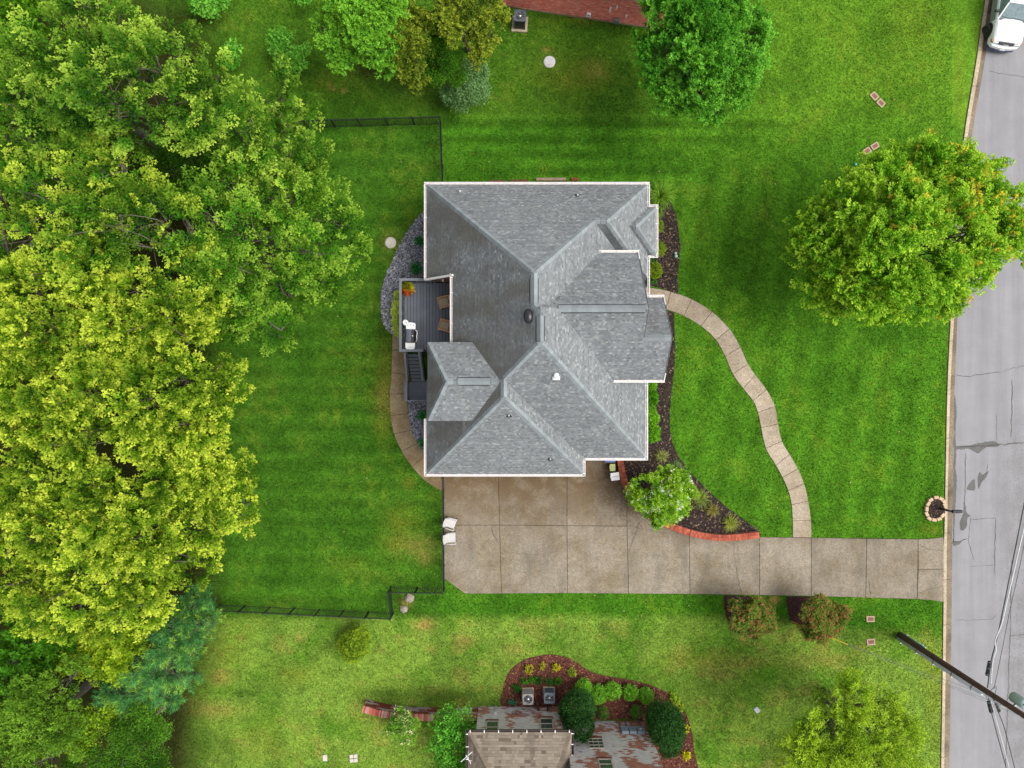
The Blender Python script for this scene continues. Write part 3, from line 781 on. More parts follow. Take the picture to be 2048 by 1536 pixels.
PL = [(W_, [[(-4.58, 10.68), (-4.58, 5.62), (.48, 5.62)], [(-3.06, 5.62), (-3.06, 3.5), (1.01, 3.5), (1.01, 5.09), (.48, 5.62)], [(-3.06, 3.5), (-3.06, 1.9), (1.28, 1.9), (1.285, 3.5)],
             [(-3.06, 1.9), (-3.06, .23), (-.39, .23), (1.28, 1.9)], [(-4.58, .23), (-4.58, -4.82), (-.39, -.63), (-.39, .23)]]),
      (N_, [[(-4.58, 10.68), (4.1, 10.68), (4.1, 8.18), (1.01, 5.09)], [(4.1, 10.68), (7.25, 10.68), (4.75, 8.18), (4.1, 8.18)]]),
      (E3, [[(7.25, 10.68), (4.75, 8.18), (7.25, 5.68)]]), (SF, [[(4.1, 8.18), (4.75, 8.18), (7.25, 5.68), (7.25, 5.03)]]),
      (E1, [[(1.01, 5.09), (4.1, 8.18), (7.25, 5.03), (7.25, 3.51), (1.01, 3.51)]]),
      (GN, [[(1.6, 3.51), (6.34, 3.51), (6.34, 6.62), (4.4, 6.62)]]), (GS, [[(2.15, 3.51), (6.34, 3.51), (6.34, .2), (5.13, .2)], [(6.34, 2.23), (7.68, 2.23), (7.68, .2), (6.34, .2)]]),
      (PN, [[(6.2, 2.23), (7.68, 2.23), (7.68, 4.4), (6.2, 4.4)]]),
      (E2, [[(1.285, 3.51), (7.15, 3.51), (7.15, -3.96), (1.285, 1.905)]]), (S_, [[(1.285, 1.905), (7.15, -3.96), (3.8, -3.96), (-.39, .23)]]),
      (GE, [[(-.39, -.63), (-.39, .23), (3.8, -3.96), (3.8, -4.82)]]), (G_, [[(-4.58, -4.82), (3.8, -4.82), (-.39, -.63)]]),
      (WNp, [[(-4.21, 2.09), (-1.98, 2.09), (-.53, .125), (-3.14, .125)]]), (WSp, [[(-4.21, -1.84), (-1.98, -1.84), (-.53, .125), (-3.14, .125)]]), (WH, [[(-4.21, 2.09), (-4.21, -1.84), (-3.14, .125)]]),
      (BE, [[(7.72, 9.5), (7.72, 6.9), (6.42, 8.2)]]), (BN, [[(7.72, 9.5), (7.35, 9.5), (6.05, 8.2), (6.42, 8.2)]]), (BS, [[(7.72, 6.9), (6.42, 8.2), (6.05, 8.2), (7.35, 6.9)]])]
# algae streaks on the west slopes
ALG = np.array(seen(118, 116, 110))
def stain_w(x, y, c):
    n = float(fbm(x * .35 + y * .1, y * .8, 41)); n2 = float(fbm(x * 1.6, y * 1.6, 43))
    return c + (ALG - c) * min(.9, max(0., .3 + (n - .45) * 2.2 + (n2 - .5) * .9))
def stain_light(x, y, c):
    n = float(fbm(x * .5, y * .5, 45)); return c * (0.93 + .14 * n)
def tone_sf(x, y, c):  # darker grey, mottled tone on the small south-facing facets
    n = float(fbm(x * 1.2, y * 1.2, 47)); return c + (np.array(seen(74, 80, 80)) - c) * min(.8, .45 + (n - .4))
Vr, Cr = [], []
sheath = MB()
for i, (pl, pcs) in enumerate(PL):
    shingle_plane(pl, pcs, GP, GW, stain_w if pl in (W_, WH) else tone_sf if pl in (SF, BS) else stain_light, i + 1, Vout=Vr, Cout=Cr)
    for p in pcs:
        zf = lambda q, pl=pl: pl[0] * q[0] + pl[1] * q[1] + pl[2]
        sheath.prism(ccw(p), lambda q: zf(q) - .14, lambda q: zf(q) - .002)
roof = sheath.build('roof', SHEATH, house)
polys_obj('shingles', Vr, Cr, SHINGLE, roof)
# hip and ridge caps
CAP = M('ridge_cap', seen(158, 165, 168), 0.9, 0.1, 3, 40, 0.12, rand=0.14, spec=.2)
def capmesh(s1, s2, L_=.24, w=.15):
    g = MB()   # runs along +x, falls to both sides
    t = .016
    g.add([(0, -w, -s1 * w), (0, 0, 0.004), (0, w, -s2 * w), (L_ + .05, -w, -s1 * w), (L_ + .05, 0, 0), (L_ + .05, w, -s2 * w),
           (0, -w, -s1 * w + t), (0, 0, t + .008), (0, w, -s2 * w + t), (L_ + .05, -w, -s1 * w + t * .4), (L_ + .05, 0, t * .5), (L_ + .05, w, -s2 * w + t * .4)],
          [(6, 9, 10, 7), (7, 10, 11, 8), (0, 6, 7, 1), (1, 7, 8, 2), (0, 3, 9, 6), (2, 8, 11, 5), (3, 4, 10, 9), (4, 5, 11, 10)])
    return g.mesh('ridge_cap', CAP)
CAPM = {}
def caps(a, b_, p1, p2, lift=.02):
    """cap pieces from low end a to high end b_, between roof planes p1 (right of travel) and p2"""
    a = Vector(a); b_ = Vector(b_); d = b_ - a; L_ = d.length; h = Vector((d.x, d.y, 0)); hl = h.length; h.normalize()
    side = Vector((h.y, -h.x, 0))       # right of travel
    def fall(pl, s_): return -(pl[0] * s_.x + pl[1] * s_.y)
    s1 = fall(p1, side); s2 = fall(p2, -side)
    key = (round(s1, 2), round(s2, 2))
    if key not in CAPM: CAPM[key] = capmesh(max(0.05, s1), max(0.05, s2))
    n = max(1, int(L_ / .24)); rx = d.normalized(); ry = -side; rz_ = rx.cross(ry).normalized(); ry = rz_.cross(rx)
    rot = Matrix((rx, ry, rz_)).transposed().to_euler()
    for k in range(n):
        p = a + d * (k / n)
        link('ridge_cap', CAPM[key], roof, loc=(p.x, p.y, p.z + lift), rot=rot)
def Z(pl, x, y): return (x, y, pl[0] * x + pl[1] * y + pl[2])
R1 = Z(W_, 1.01, 5.09); R2 = Z(W_, 1.285, 1.905)
caps(Z(W_, -4.5, 10.6), R1, N_, W_) if False else None
def hip(a, b_, pa, pb):
    # choose which plane lies right of travel by its fall
    d = Vector(b_) - Vector(a); s_ = Vector((d.y, -d.x)).normalized()
    fa = -(pa[0] * s_.x + pa[1] * s_.y); fb = -(pb[0] * s_.x + pb[1] * s_.y)
    if fa >= fb: caps(a, b_, pa, pb)
    else: caps(a, b_, pb, pa)
hip(Z(W_, -4.55, 10.65), R1, W_, N_)
hip(Z(N_, 7.2, 10.63), Z(N_, 4.75, 8.18), N_, E3)
hip(Z(N_, 4.75, 8.18), Z(N_, 4.1, 8.18), N_, SF)
hip(Z(N_, 4.1, 8.18), R1, N_, E1)
hip(Z(SF, 5.95, 6.98), Z(SF, 4.75, 8.18), SF, E3)
hip(Z(S_, 7.1, -3.91), R2, S_, E2)
hip(Z(W_, -.39, .23), R2, W_, S_)
hip(Z(W_, -.39, .23), Z(W_, -.39, -.63), W_, GE)
hip(Z(G_, -4.5, -4.74), Z(G_, -.39, -.63), G_, W_)
hip(Z(G_, 3.74, -4.76), Z(G_, -.39, -.63), G_, GE)
hip(Z(WNp, -4.19, 2.05), Z(WNp, -3.14, .125), WNp, WH)
hip(Z(WSp, -4.19, -1.80), Z(WSp, -3.14, .125), WSp, WH)
hip(Z(BE, 7.69, 9.47), Z(BE, 6.42, 8.2), BE, BN); hip(Z(BE, 7.69, 6.93), Z(BE, 6.42, 8.2), BE, BS)
hip(R1, Z(W_, 1.01, 4.85), W_, E1); hip(Z(W_, 1.01, 3.75), Z(W_, 1.01, 3.5), W_, E1)
hip(Z(W_, 1.01, 3.62), (1.285, 3.25, 9.87), W_, E2); hip(Z(GN, 2.1, 3.51), (1.3, 3.3, 9.86), GN, GS)
hip(R2, Z(W_, 1.285, 2.2), W_, E2)
hip(Z(PN, 7.62, 2.23), Z(PN, 6.3, 2.23), PN, GS)
hip(Z(WNp, -.7, .125), Z(WNp, -1.0, .125), WNp, WSp); hip(Z(WNp, -3.1, .125), Z(WNp, -2.7, .125), WNp, WSp)
VENTM = M('ridge_vent', seen(176, 180, 182), 0.9, 0.12, 1.5, 40, 0.1)
def rvent(a, b_, pa, pb):
    a = Vector(a); b_ = Vector(b_); d = (b_ - a).normalized(); s_ = Vector((d.y, -d.x, 0)); n = max(1, int((b_ - a).length / .3))
    fa = -(pa[0] * s_.x + pa[1] * s_.y)
    lo = MB(); w = .17
    fal = abs(fa)
    for sg in (-1, 1):
        q = [a + s_ * sg * w, b_ + s_ * sg * w]
        lo.add([q[0] + Vector((0, 0, -fal * w + .0)), q[1] + Vector((0, 0, -fal * w)), q[1] + Vector((0, 0, -fal * w + .05)), q[0] + Vector((0, 0, -fal * w + .05))], [(0, 1, 2, 3)])
    for sg in (-1, 1):      # flat dark strip laid along each side of the vent
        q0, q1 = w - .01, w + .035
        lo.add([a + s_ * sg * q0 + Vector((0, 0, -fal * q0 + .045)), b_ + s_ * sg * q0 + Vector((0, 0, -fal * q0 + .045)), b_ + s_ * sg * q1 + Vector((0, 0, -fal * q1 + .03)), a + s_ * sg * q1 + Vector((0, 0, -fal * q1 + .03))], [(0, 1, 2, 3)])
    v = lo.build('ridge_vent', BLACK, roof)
    for k in range(n):
        p = a + (b_ - a) * (k / n); q = a + (b_ - a) * ((k + 1) / n)
        g = MB(); vs = []
        for r in (p, q):
            for sg, zz in ((-w, -fal * w + .06), (0, .07), (w, -fal * w + .06)): vs.append(r + s_ * sg + Vector((0, 0, zz)))
        vs2 = [v_ - Vector((0, 0, .02)) for v_ in vs]
        g.add(vs + vs2, [(0, 1, 4, 3), (1, 2, 5, 4), (0, 3, 9, 6), (2, 8, 11, 5), (0, 6, 7, 1), (1, 7, 8, 2), (3, 4, 10, 9), (4, 5, 11, 10)])
        g.build('ridge_cap', CAP, roof)
rvent(Z(W_, 1.01, 4.85), Z(W_, 1.01, 3.72), W_, E1)
rvent((1.285, 3.1, 9.865), (1.285, 1.95, 9.865), W_, E2)
rvent(Z(GN, 2.15, 3.51), Z(GN, 6.2, 3.51), GN, GS)
rvent(Z(WNp, -2.6, .125), Z(WNp, -1.05, .125), WNp, WSp)
# valleys: woven shingles, a thin dark line
VALLEY = M('valley_flashing', seen(112, 116, 120), 0.8, 0.1)
# gutters
def gutter(a, b_, out, hang=.8, name='gutter', w=.09):
    a = Vector(a); b_ = Vector(b_); o = Vector((*out, 0)).normalized(); d = (b_ - a); L_ = d.length; dn = d.normalized()
    g = MB()
    p = a + o * .005; q = b_ + o * .005
    for off, hgt, z in ((.006, .11, -.05), (w, .12, -.045)):
        g.bar(p + o * off + Vector((0, 0, z)), q + o * off + Vector((0, 0, z)), .016, hgt)
    g.bar(p + o * w / 2 + Vector((0, 0, -.095)), q + o * w / 2 + Vector((0, 0, -.095)), w, .012)
    g.bar(p + o * (w + .012) + Vector((0, 0, .012)), q + o * (w + .012) + Vector((0, 0, .012)), .04, .014)
    ob = g.build(name, WHITE, roof)
    n = max(1, int(L_ / hang)); hb = MB()
    for k in range(n + 1):
        c = a + d * ((k + .25) / (n + .5)); hb.bar(c + Vector((0, 0, .02)) - o * .05, c + o * (w + .01) + Vector((0, 0, .02)), .03, .012)
    tag(hb.build('gutter_hangers', WHITE_CLEAN, roof), kind='stuff')
    g2 = MB(); g2.bar(p + o * w / 2 + Vector((0, 0, -.088)), q + o * w / 2 + Vector((0, 0, -.088)), w - .02, .008)
    return ob
gutter((-4.70, 10.68, 4.0), (7.37, 10.68, 4.0), (0, 1))
gutter((-4.58, 10.70, 4.0), (-4.58, 5.55, 4.0), (-1, 0))
gutter((-3.06, 5.68, 5.52), (-3.06, 2.12, 5.52), (-1, 0))
gutter((7.25, 10.70, 4.0), (7.25, 9.55, 4.0), (1, 0)); gutter((7.25, 9.5, 3.9), (7.84, 9.5, 3.9), (0, 1), .4); gutter((7.72, 9.6, 3.9), (7.72, 6.8, 3.9), (1, 0))
gutter((7.25, 6.9, 3.9), (7.84, 6.9, 3.9), (0, -1), .4); gutter((7.25, 6.8, 4.0), (7.25, 4.65, 4.0), (1, 0))
gutter((4.35, 6.62, 6.2), (6.40, 6.62, 6.2), (0, 1)); gutter((6.3, 4.40, 5.94), (7.74, 4.40, 5.94), (0, 1), .6)
gutter((5.0, .2, 6.02), (7.74, .2, 6.02), (0, -1)); gutter((7.15, .1, 4.0), (7.15, -4.08, 4.0), (1, 0)); gutter((3.84, -3.96, 4.0), (7.27, -3.96, 4.0), (0, -1))
gutter((3.8, -4.0, 4.0), (3.8, -4.94, 4.0), (1, 0), .5); gutter((-4.70, -4.82, 4.0), (3.92, -4.82, 4.0), (0, -1)); gutter((-4.58, -1.86, 4.0), (-4.58, -4.94, 4.0), (-1, 0))
# white rake boards
RAKEG = M('drip_edge', seen(120, 124, 128), .8)
def rake(a, b_, w=.05, h=.2): MB().bar(a, b_, w, h).build('rake_board', WHITE if w > .04 else RAKEG, roof)
rake((-4.62, 5.58, 4.0), (-3.02, 5.58, 5.60), .10, .16)
rake((6.37, 6.6, 6.17), (6.37, 6.2, 6.5), .05, .2); rake((6.37, 6.2, 6.47), (6.37, 3.51, 8.9), .03, .2); rake((6.37, 3.51, 8.9), (6.37, 2.3, 7.8), .03, .2)
rake((7.71, 4.40, 5.88), (7.71, 3.95, 6.26), .05, .2); rake((7.71, 3.95, 6.24), (7.71, 2.23, 7.74), .03, .2); rake((7.71, 2.23, 7.74), (7.71, .6, 6.28), .03, .2); rake((7.71, .6, 6.3), (7.71, .2, 5.94), .05, .2)
# walls
def wall(*a): MB().bbox(*a).build('wall', BRICK, house)
wall(-4.3, 6.9, 5.95, 10.35, 0, 3.84); wall(-2.8, 6.75, -3.65, 5.949, 0, 3.83); wall(-4.28, 3.45, -4.5, -1.6, 0, 3.82); wall(-3.9, -2.4, -1.55, 1.8, 0, 6.45); wall(3.4, 6.05, .5, 6.3, 3.831, 5.98); wall(6.901, 7.4, 7.15, 9.25, 0, 3.72)
MB().add([(-4.3, y, z) for y in (5.74, 5.94) for z in (0,)] and [(-4.3, 5.74, 0), (-2.6, 5.74, 0), (-2.6, 5.74, 5.55), (-4.3, 5.74, 4.1), (-4.3, 5.94, 0), (-2.6, 5.94, 0), (-2.6, 5.94, 5.55), (-4.3, 5.94, 4.1)],
         [(0, 1, 2, 3), (7, 6, 5, 4), (0, 4, 5, 1), (1, 5, 6, 2), (2, 6, 7, 3), (3, 7, 4, 0)]).build('wall', BRICK, house)
wall(-2.799, -2.6, 1.8, 5.73, 3.831, 5.3)
MB().add([(6.05, .5, 5.981), (6.05, 6.3, 5.981), (6.05, 3.51, 8.7), (5.9, .5, 5.981), (5.9, 6.3, 5.981), (5.9, 3.51, 8.7)], [(0, 1, 2), (5, 4, 3), (0, 3, 4, 1), (1, 4, 5, 2), (2, 5, 3, 0)]).build('wall', BRICK, house)
for y in (.55, 2.2, 4.1): bevel(MB().box(7.35, y, 2.9, .3, .3, 5.8).build('porch_column', WHITE, house), .02)
MB().bbox(6.76, 7.6, .2, 4.4, 0.0, .18).build('porch_step', BRICK, house)
for x in (-2.9, .1, 2.6):
    d = MB().bbox(x - 1.25 if x < 2 else x - .7, x + 1.25 if x < 2 else x + .7, -4.56, -4.501, 0.02, 2.3).build('garage_door', WHITE, house)
# roof fixtures
def dome_vent(px, py, pl):
    p = W(px, py, 9.2); x, y = p.x, p.y; z = pl[0] * x + pl[1] * y + pl[2]
    p = W(px, py, z); x, y = p.x, p.y; z = pl[0] * x + pl[1] * y + pl[2]
    g = MB(); g.lathe([(.14, -.25), (.14, .10), (.20, .12)], 24, (x, y, z)); v = g.build('attic_fan', BLACK, house, True)
    g = MB(); g.lathe([(.25, .10), (.285, .13), (.275, .19), (.2, .25), (.1, .29), (0.001, .30)], 28, (x, y, z), .82, 1.2); g.build('dome', M('black_dome', (.02, .02, .024), .28, .1), v, True)
dome_vent(1057, 633, W_)
PIPE = M('vent_pipe', (.72, .72, .70), .5)
def pipe_vent(px, py, pl, boot, zg):
    p = W(px, py, zg); x, y = p.x, p.y; z = pl[0] * x + pl[1] * y + pl[2]
    g = MB(); g.lathe([(.085, -.12), (.085, .02), (.06, .07), (.045, .09)], 14, (x, y, z)); g.box(x, y - .0, z - .02, .26, .2, .03) if boot else None
    v = g.build('plumbing_vent', boot or BLACK, house)
    g = MB(); g.lathe([(.04, -.05), (.04, .26), (.028, .26), (.028, .1)], 14, (x, y, z)); g.build('pipe', PIPE, v, True)
pipe_vent(921, 386, N_, GREYMETAL, 4.4); pipe_vent(1154, 394, N_, BLACK, 4.6); pipe_vent(1018, 831, G_, BLACK, 7.5); pipe_vent(1101, 918, G_, BLACK, 5.1)
p = W(1112, 753, 8.2); z = S_[1] * p.y + S_[2]
g = MB(); g.box(p.x, p.y - .02, z + .0, .36, .3, .02); g.lathe([(.13, -.1), (.13, .14), (.12, .2), (.06, .23), (.001, .235)], 16, (p.x, p.y + .05, z)); g.build('exhaust_vent', WHITE_CLEAN, house, True)

# ================================================================ DECK
ZD = 2.2
DECKM = M('deck_board', seen(116, 122, 132), 0.6, 0.14, 1.5, 40, 0.1, rand=.10, obj=False)
RAILM = M('deck_rail', seen(126, 132, 140), 0.55, 0.08, 2, 40, .06)
DKDARK = M('deck_frame', seen(50, 54, 60), 0.7, 0.1)
deck = root('wooden_deck', (-4.6, 3.2, 0), 'raised charcoal grey deck with railing and stairs behind the house', 'deck')
xl = W(801, 0, ZD + 1).x; yt = W(0, 559, ZD + 1).y; yb = W(0, 701, ZD + 1).y
xs_ = xl + .06; bw = .178
k = 0
while xs_ < -2.82:
    y0 = yt - .05; y1 = yb + .05
    if xs_ > -4.95: y1 = yb - .02
    if xs_ > -3.98: y1 = 1.82
    ytop = y0 if xs_ < -4.4 else min(y0, 5.73)
    MB().bbox(xs_, xs_ + bw - .022, y1, ytop, ZD - .03, ZD + rnd.uniform(-.001, .002)).build('board', DECKM, deck)
    xs_ += bw
MB().bbox(xl + .06, -2.83, yb, 5.70, ZD - .25, ZD - .035).build('joist_frame', DKDARK, deck)
for x, y in ((xl + .05, yt - .05), (xl + .05, 3.85), (xl + .05, yb + .05), (-4.9, yb + .05), (-4.5, yt - .05)):
    MB().bbox(x - .05, x + .05, y - .05, y + .05, -.05, ZD + .98).build('post', RAILM, deck)
BALM = MB().bbox(-.016, .016, -.016, .016, 0, .85).mesh('baluster', DARKMETAL)
def railing(a, b_, z0, z1, sp=.11, wdt=.14):
    """railing with its top rail from a to b_ (plan), floor heights z0 to z1"""
    a = Vector(a); b_ = Vector(b_); L_ = (b_ - a).length
    r = MB().bar((*a, z0 + 1.0), (*b_, z1 + 1.0), wdt, .04).build('railing', RAILM, deck)
    MB().bar((*a, z0 + .1), (*b_, z1 + .1), .04, .05).build('lower_rail', RAILM, r)
    n = int(L_ / sp)
    for k in range(1, n):
        p = a + (b_ - a) * k / n; link('baluster', BALM, r, loc=(p.x, p.y, z0 + (z1 - z0) * k / n + .12))
railing((xl, yt + .07), (xl, yb - .07), ZD, ZD); railing((xl + .07, yt), (-4.3, yt), ZD, ZD); railing((xl + .07, yb), (-4.88, yb), ZD, ZD)
# stairs
ZLd = 0.62
ys0 = yb - .10; ys1 = W(0, 763, ZLd).y + .03
xa = W(818, 0, 1.5).x + .02; xb = W(846, 0, 1.5).x
nst = 8
TREAD = M('stair_tread', seen(112, 117, 128), 0.55, 0.12, 2, 30, 0.1, rand=.12)
for k in range(nst):
    z = ZD - (k + 1) * (ZD - ZLd) / (nst + 1); y = ys0 + (ys1 - ys0) * (k + .5) / nst; dp = abs(ys1 - ys0) / nst
    MB().bbox(xa, xb, y - dp / 2 - .01, y + dp / 2 - .05, z - .035, z).build('tread', TREAD, deck)
for x in (xa - .02, xb + .02): MB().bar((x, ys0 + .1, ZD - .25), (x, ys1, ZLd - .12), .04, .26).build('stringer', DKDARK, deck)
railing((xa - .04, ys0), (xa - .10, ys1), ZD - .15, ZLd + .15, wdt=.1); railing((xb, ys0 + .02), (xb + .02, ys1), ZD, ZLd + .1, wdt=.12)
yl0 = W(0, 763, ZLd).y; yl1 = W(0, 800, ZLd).y; xla = W(816, 0, ZLd + .2).x
nb = 7
for k in range(nb):
    y1 = yl0 + (yl1 - yl0) * k / nb; y0 = yl0 + (yl1 - yl0) * (k + 1) / nb
    MB().bbox(xla + .04, -3.85, y0 + .008, y1, ZLd - .03, ZLd).build('board', DECKM, deck)
MB().bbox(xla + .06, -3.9, yl1 + .03, yl0 - .01, ZLd - .2, ZLd - .034).build('joist_frame', DKDARK, deck)
railing((xla, yl0), (xla, yl1 - .05), ZLd, ZLd, wdt=.16); railing((xla + .08, yl1 - .02), (-3.92, yl1 - .02), ZLd, ZLd, wdt=.08)
for x, y in ((xla + .03, yl0), (xla + .03, yl1 + .02)): MB().bbox(x - .05, x + .05, y - .05, y + .05, -.05, ZLd + .98).build('post', RAILM, deck)

# ================================================================ FENCES
FH = 1.2
PICK = MB().bbox(-.013, .013, -.013, .013, 0.06, FH - .02).mesh('picket', DARKMETAL)
FPOST = MB().bbox(-.032, .032, -.032, .032, -.1, FH + .06).box(0, 0, FH + .075, .085, .085, .03).mesh('post', DARKMETAL)
def fence(pts, label, post_sp=1.45, sp=.125):
    P = [Vector(W2(x, y, FH)) for x, y in pts]
    f = root('metal_fence', (P[0].x, P[0].y, 0), label, 'fence', 'black metal picket fences')
    link('post', FPOST, f, loc=(P[0].x, P[0].y, 0))
    for a, b_ in zip(P[:-1], P[1:]):
        L_ = (b_ - a).length; ang = math.atan2(b_.y - a.y, b_.x - a.x)
        for z in (FH, FH - .16, .12): MB().bar((*a, z), (*b_, z), .028, .03).build('rail', DARKMETAL, f)
        n = max(1, round(L_ / post_sp))
        for k in range(1, n + 1):
            p = a + (b_ - a) * k / n; link('post', FPOST, f, loc=(p.x, p.y, 0), rot=(0, 0, ang))
        m = int(L_ / sp)
        for k in range(1, m):
            p = a + (b_ - a) * k / m; link('picket', PICK, f, loc=(p.x, p.y, 0), rot=(0, 0, ang))
fence([(560, 243), (606, 241), (878, 233), (883, 366)], 'black metal picket fence from the maple to the top corner of the grey roofed house')
fence([(425, 1222), (780, 1239), (775, 1186), (885, 1187), (884, 955)], 'black metal picket fence between the lower lawn, the driveway and the back yard')
# ================================================================ TREES AND PLANTS
def leaftris(P, D, Nn, s, w):
    """leaf blades: stalk end P, direction D, normal Nn, length s, width ratio w"""
    Nn = Nn - D * (Nn * D).sum(1, keepdims=True); Nn /= np.linalg.norm(Nn, axis=1, keepdims=True) + 1e-9
    B = np.cross(Nn, D); s = s[:, None]
    return np.stack([P + B * s * w * .5, P + D * s, P - B * s * w * .5], 1)
def nrm(a): return a / (np.linalg.norm(a, axis=1, keepdims=True) + 1e-9)
def foliage(lobes, dens, leaf, dark, light, tip=None, tipamt=.35, accent=None, accp=0.0, spray=.7, K=26, seed=0, w=.9, upb=.35, lat=.17, gap=.3, low=-.2, needle=False, lobvar=.3, inner=.6, upn=.4, outn=.95, nsub=11, rsub=.32, squash=.8, zj=.15, accbias=None, bl=0):
    """leaf blades in sprays, sprays in clumps, clumps over the crown's lobes (x, y, z, r, rz in metres).
    dens: leaves per square metre of lobe. Returns triangles, colours and spray stems"""
    rg = np.random.default_rng(seed)
    L = np.array(lobes, float)
    allV, allC, tips = [], [], []
    for i, (x, y, z, r, rz) in enumerate(L):
        nc = max(10 if bl else 3, int(dens * math.pi * r * r / K))
        if nsub > 0:
            ns = max(4, int(nsub * rg.uniform(.8, 1.25)))
            sdv = nrm(rg.normal(0, 1, (ns * 4, 3))); sdv = sdv[sdv[:, 2] > low][:ns]; ns = len(sdv)
            sc_ = np.array([x, y, z]) + sdv * np.array([r, r, rz]) * rg.uniform(.45, .8, (ns, 1)); sr = r * rsub * rg.uniform(.7, 1.3, ns)
            sc_[:, 2] += rg.normal(0, zj * r, ns)
            si = rg.choice(ns, nc, p=sr ** 2 / (sr ** 2).sum())
            dd = nrm(rg.normal(0, 1, (nc, 3))); dd[:, 2] = np.abs(dd[:, 2]) * np.where(rg.uniform(0, 1, nc) < .78, 1, -1)
            rf = inner + (1 - inner) * rg.uniform(0, 1, nc) ** .5
            p = sc_[si] + dd * (sr[si] * rf)[:, None] * np.array([1, 1, squash]); d = nrm(dd * .7 + sdv[si] * .6)
            subc = rg.normal(0, lobvar * .9, ns)[si]
        else:
            d = nrm(rg.normal(0, 1, (nc * 3, 3))); d = d[d[:, 2] > low][:nc]; nc = len(d)
            rf = inner + (1 - inner) * rg.uniform(0, 1, nc) ** .5
            p = np.array([x, y, z]) + d * np.array([r, r, rz]) * rf[:, None]; subc = np.zeros(nc)
        keep = np.ones(nc, bool)
        for j, (x2, y2, z2, r2, rz2) in enumerate(L):
            if j != i:
                q = (p - np.array([x2, y2, z2])) / np.array([r2, r2, rz2]); keep &= (q ** 2).sum(1) > .2
        nz = fbm(p[:, 0] * 1.1 + p[:, 2] * .37 + seed, p[:, 1] * 1.1 - p[:, 2] * .31, 50 + seed, 3)
        keep &= nz > gap * rg.uniform(.85, 1.15, nc)
        p, d, subc = p[keep], d[keep], subc[keep]; n = len(p)
        if n == 0: continue
        ax = nrm(d * np.array([1, 1, .6]) + np.array([0, 0, upb]) + rg.normal(0, .3, (n, 3)))
        Ls = spray * rg.uniform(.6, 1.35, n)
        tips.append(np.concatenate([p, ax * (bl or .4)], 1))
        lobc = np.clip(rg.normal(.5, lobvar * .5), 0, 1)
        cl = np.clip(lobc + subc + rg.normal(0, lobvar * .7, n), 0, 1)
        pa = np.full(n, accp)
        if accbias is not None: pa = accp * np.clip(((p[:, :2] - np.array(accbias[:2])) @ np.array(accbias[2:4])) * .5 + .5, 0, 1.6)
        ac = (rg.uniform(0, 1, n) < pa)
        if bl:      # boughs: a twig with side shoots left and right, leaves along every shoot
            Ls = bl * rg.uniform(.65, 1.3, n)
            upv = np.array([0, 0, 1.]) + rg.normal(0, .25, (n, 3))
            b_ = nrm(np.cross(ax, upv)); nb_ = np.cross(b_, ax)
            nb_ = np.where(nb_[:, 2:3] < 0, -nb_, nb_)
            Ms = max(6, int(9 + bl * 6))
            tj = (rg.integers(0, Ms, (n, K)) + .5 + rg.normal(0, .12, (n, K))) / Ms
            sg_ = np.where(rg.uniform(0, 1, (n, K)) < .5, -1., 1.) * np.where(tj > .93, .25, 1.)
            u_ = rg.uniform(0, 1, (n, K)) ** .8
            ang_ = .85 + rg.normal(0, .06, (n, K))
            sd_ = ax[:, None] * np.cos(ang_)[..., None] + b_[:, None] * (np.sin(ang_) * sg_)[..., None]
            sl_ = Ls[:, None] * (.50 * (1 - .65 * tj) + .06)
            latv = rg.normal(0, 1, (n, K, 3))
            P = p[:, None] + ax[:, None] * (Ls[:, None] * tj)[..., None] + sd_ * (sl_ * u_)[..., None] + latv * (lat * .22) + nb_[:, None] * (rg.normal(0, .03, (n, K)) + .05)[..., None]
            P[..., 2] -= .18 * sl_ * u_ ** 2
            D = sd_ * .8 + rg.normal(0, .45, (n, K, 3))
            Nn = nb_[:, None] * .75 + np.array([0, 0, upn]) + d[:, None] * (outn * .5) + rg.normal(0, .28, (n, K, 3))
            t = np.clip(tj * .75 + u_ * .35, 0, 1)
        else:
            t = rg.uniform(-.2, 1, (n, K))
            latv = rg.normal(0, 1, (n, K, 3)); latv -= ax[:, None] * (latv * ax[:, None]).sum(-1, keepdims=True)
            P = p[:, None] + ax[:, None] * (Ls[:, None] * t)[..., None] + latv * (lat * (1.15 - .6 * np.clip(t, 0, 1)))[..., None]
            if needle: D = ax[:, None] * 1.1 + latv * .55 + rg.normal(0, .15, (n, K, 3))
            else: D = ax[:, None] * .55 + latv * .5 + rg.normal(0, .4, (n, K, 3)) - np.array([0, 0, .1])
            Nn = np.array([0, 0, upn]) + rg.normal(0, .33, (n, K, 3)) + d[:, None] * outn
        m = n * K
        P = P.reshape(m, 3); D = nrm(D.reshape(m, 3)); Nn = Nn.reshape(m, 3)
        s = leaf * rg.uniform(.65, 1.3, m)
        keepz = P[:, 2] > .03
        V = leaftris(P, D, Nn, s, w)
        mixv = np.clip(np.repeat(cl, K) * (.8 if not bl else .55) + rg.normal(0, .10, m) + (.1 if not bl else t.reshape(m) * .5 - .05), 0, 1)[:, None]
        C = np.array(dark) * (1 - mixv) + np.array(light) * mixv
        if tip is not None:
            tt = np.clip((t.reshape(m) - .35) * 1.6, 0, 1) * tipamt * np.repeat(np.clip(cl * 1.5, .15, 1), K)
            C = C * (1 - tt[:, None]) + np.array(tip) * tt[:, None]
        if accent is not None:
            a_ = np.repeat(ac, K) * (np.clip(t.reshape(m) * .9 + .15, 0, 1) * .8 if not bl else np.clip(t.reshape(m) * 1.8 - .7, 0, 1) * .75)
            C = C * (1 - a_[:, None]) + np.array(accent) * a_[:, None]
        C = C * rg.uniform(.85, 1.15, m)[:, None]
        allV.append(V[keepz]); allC.append(C[keepz])
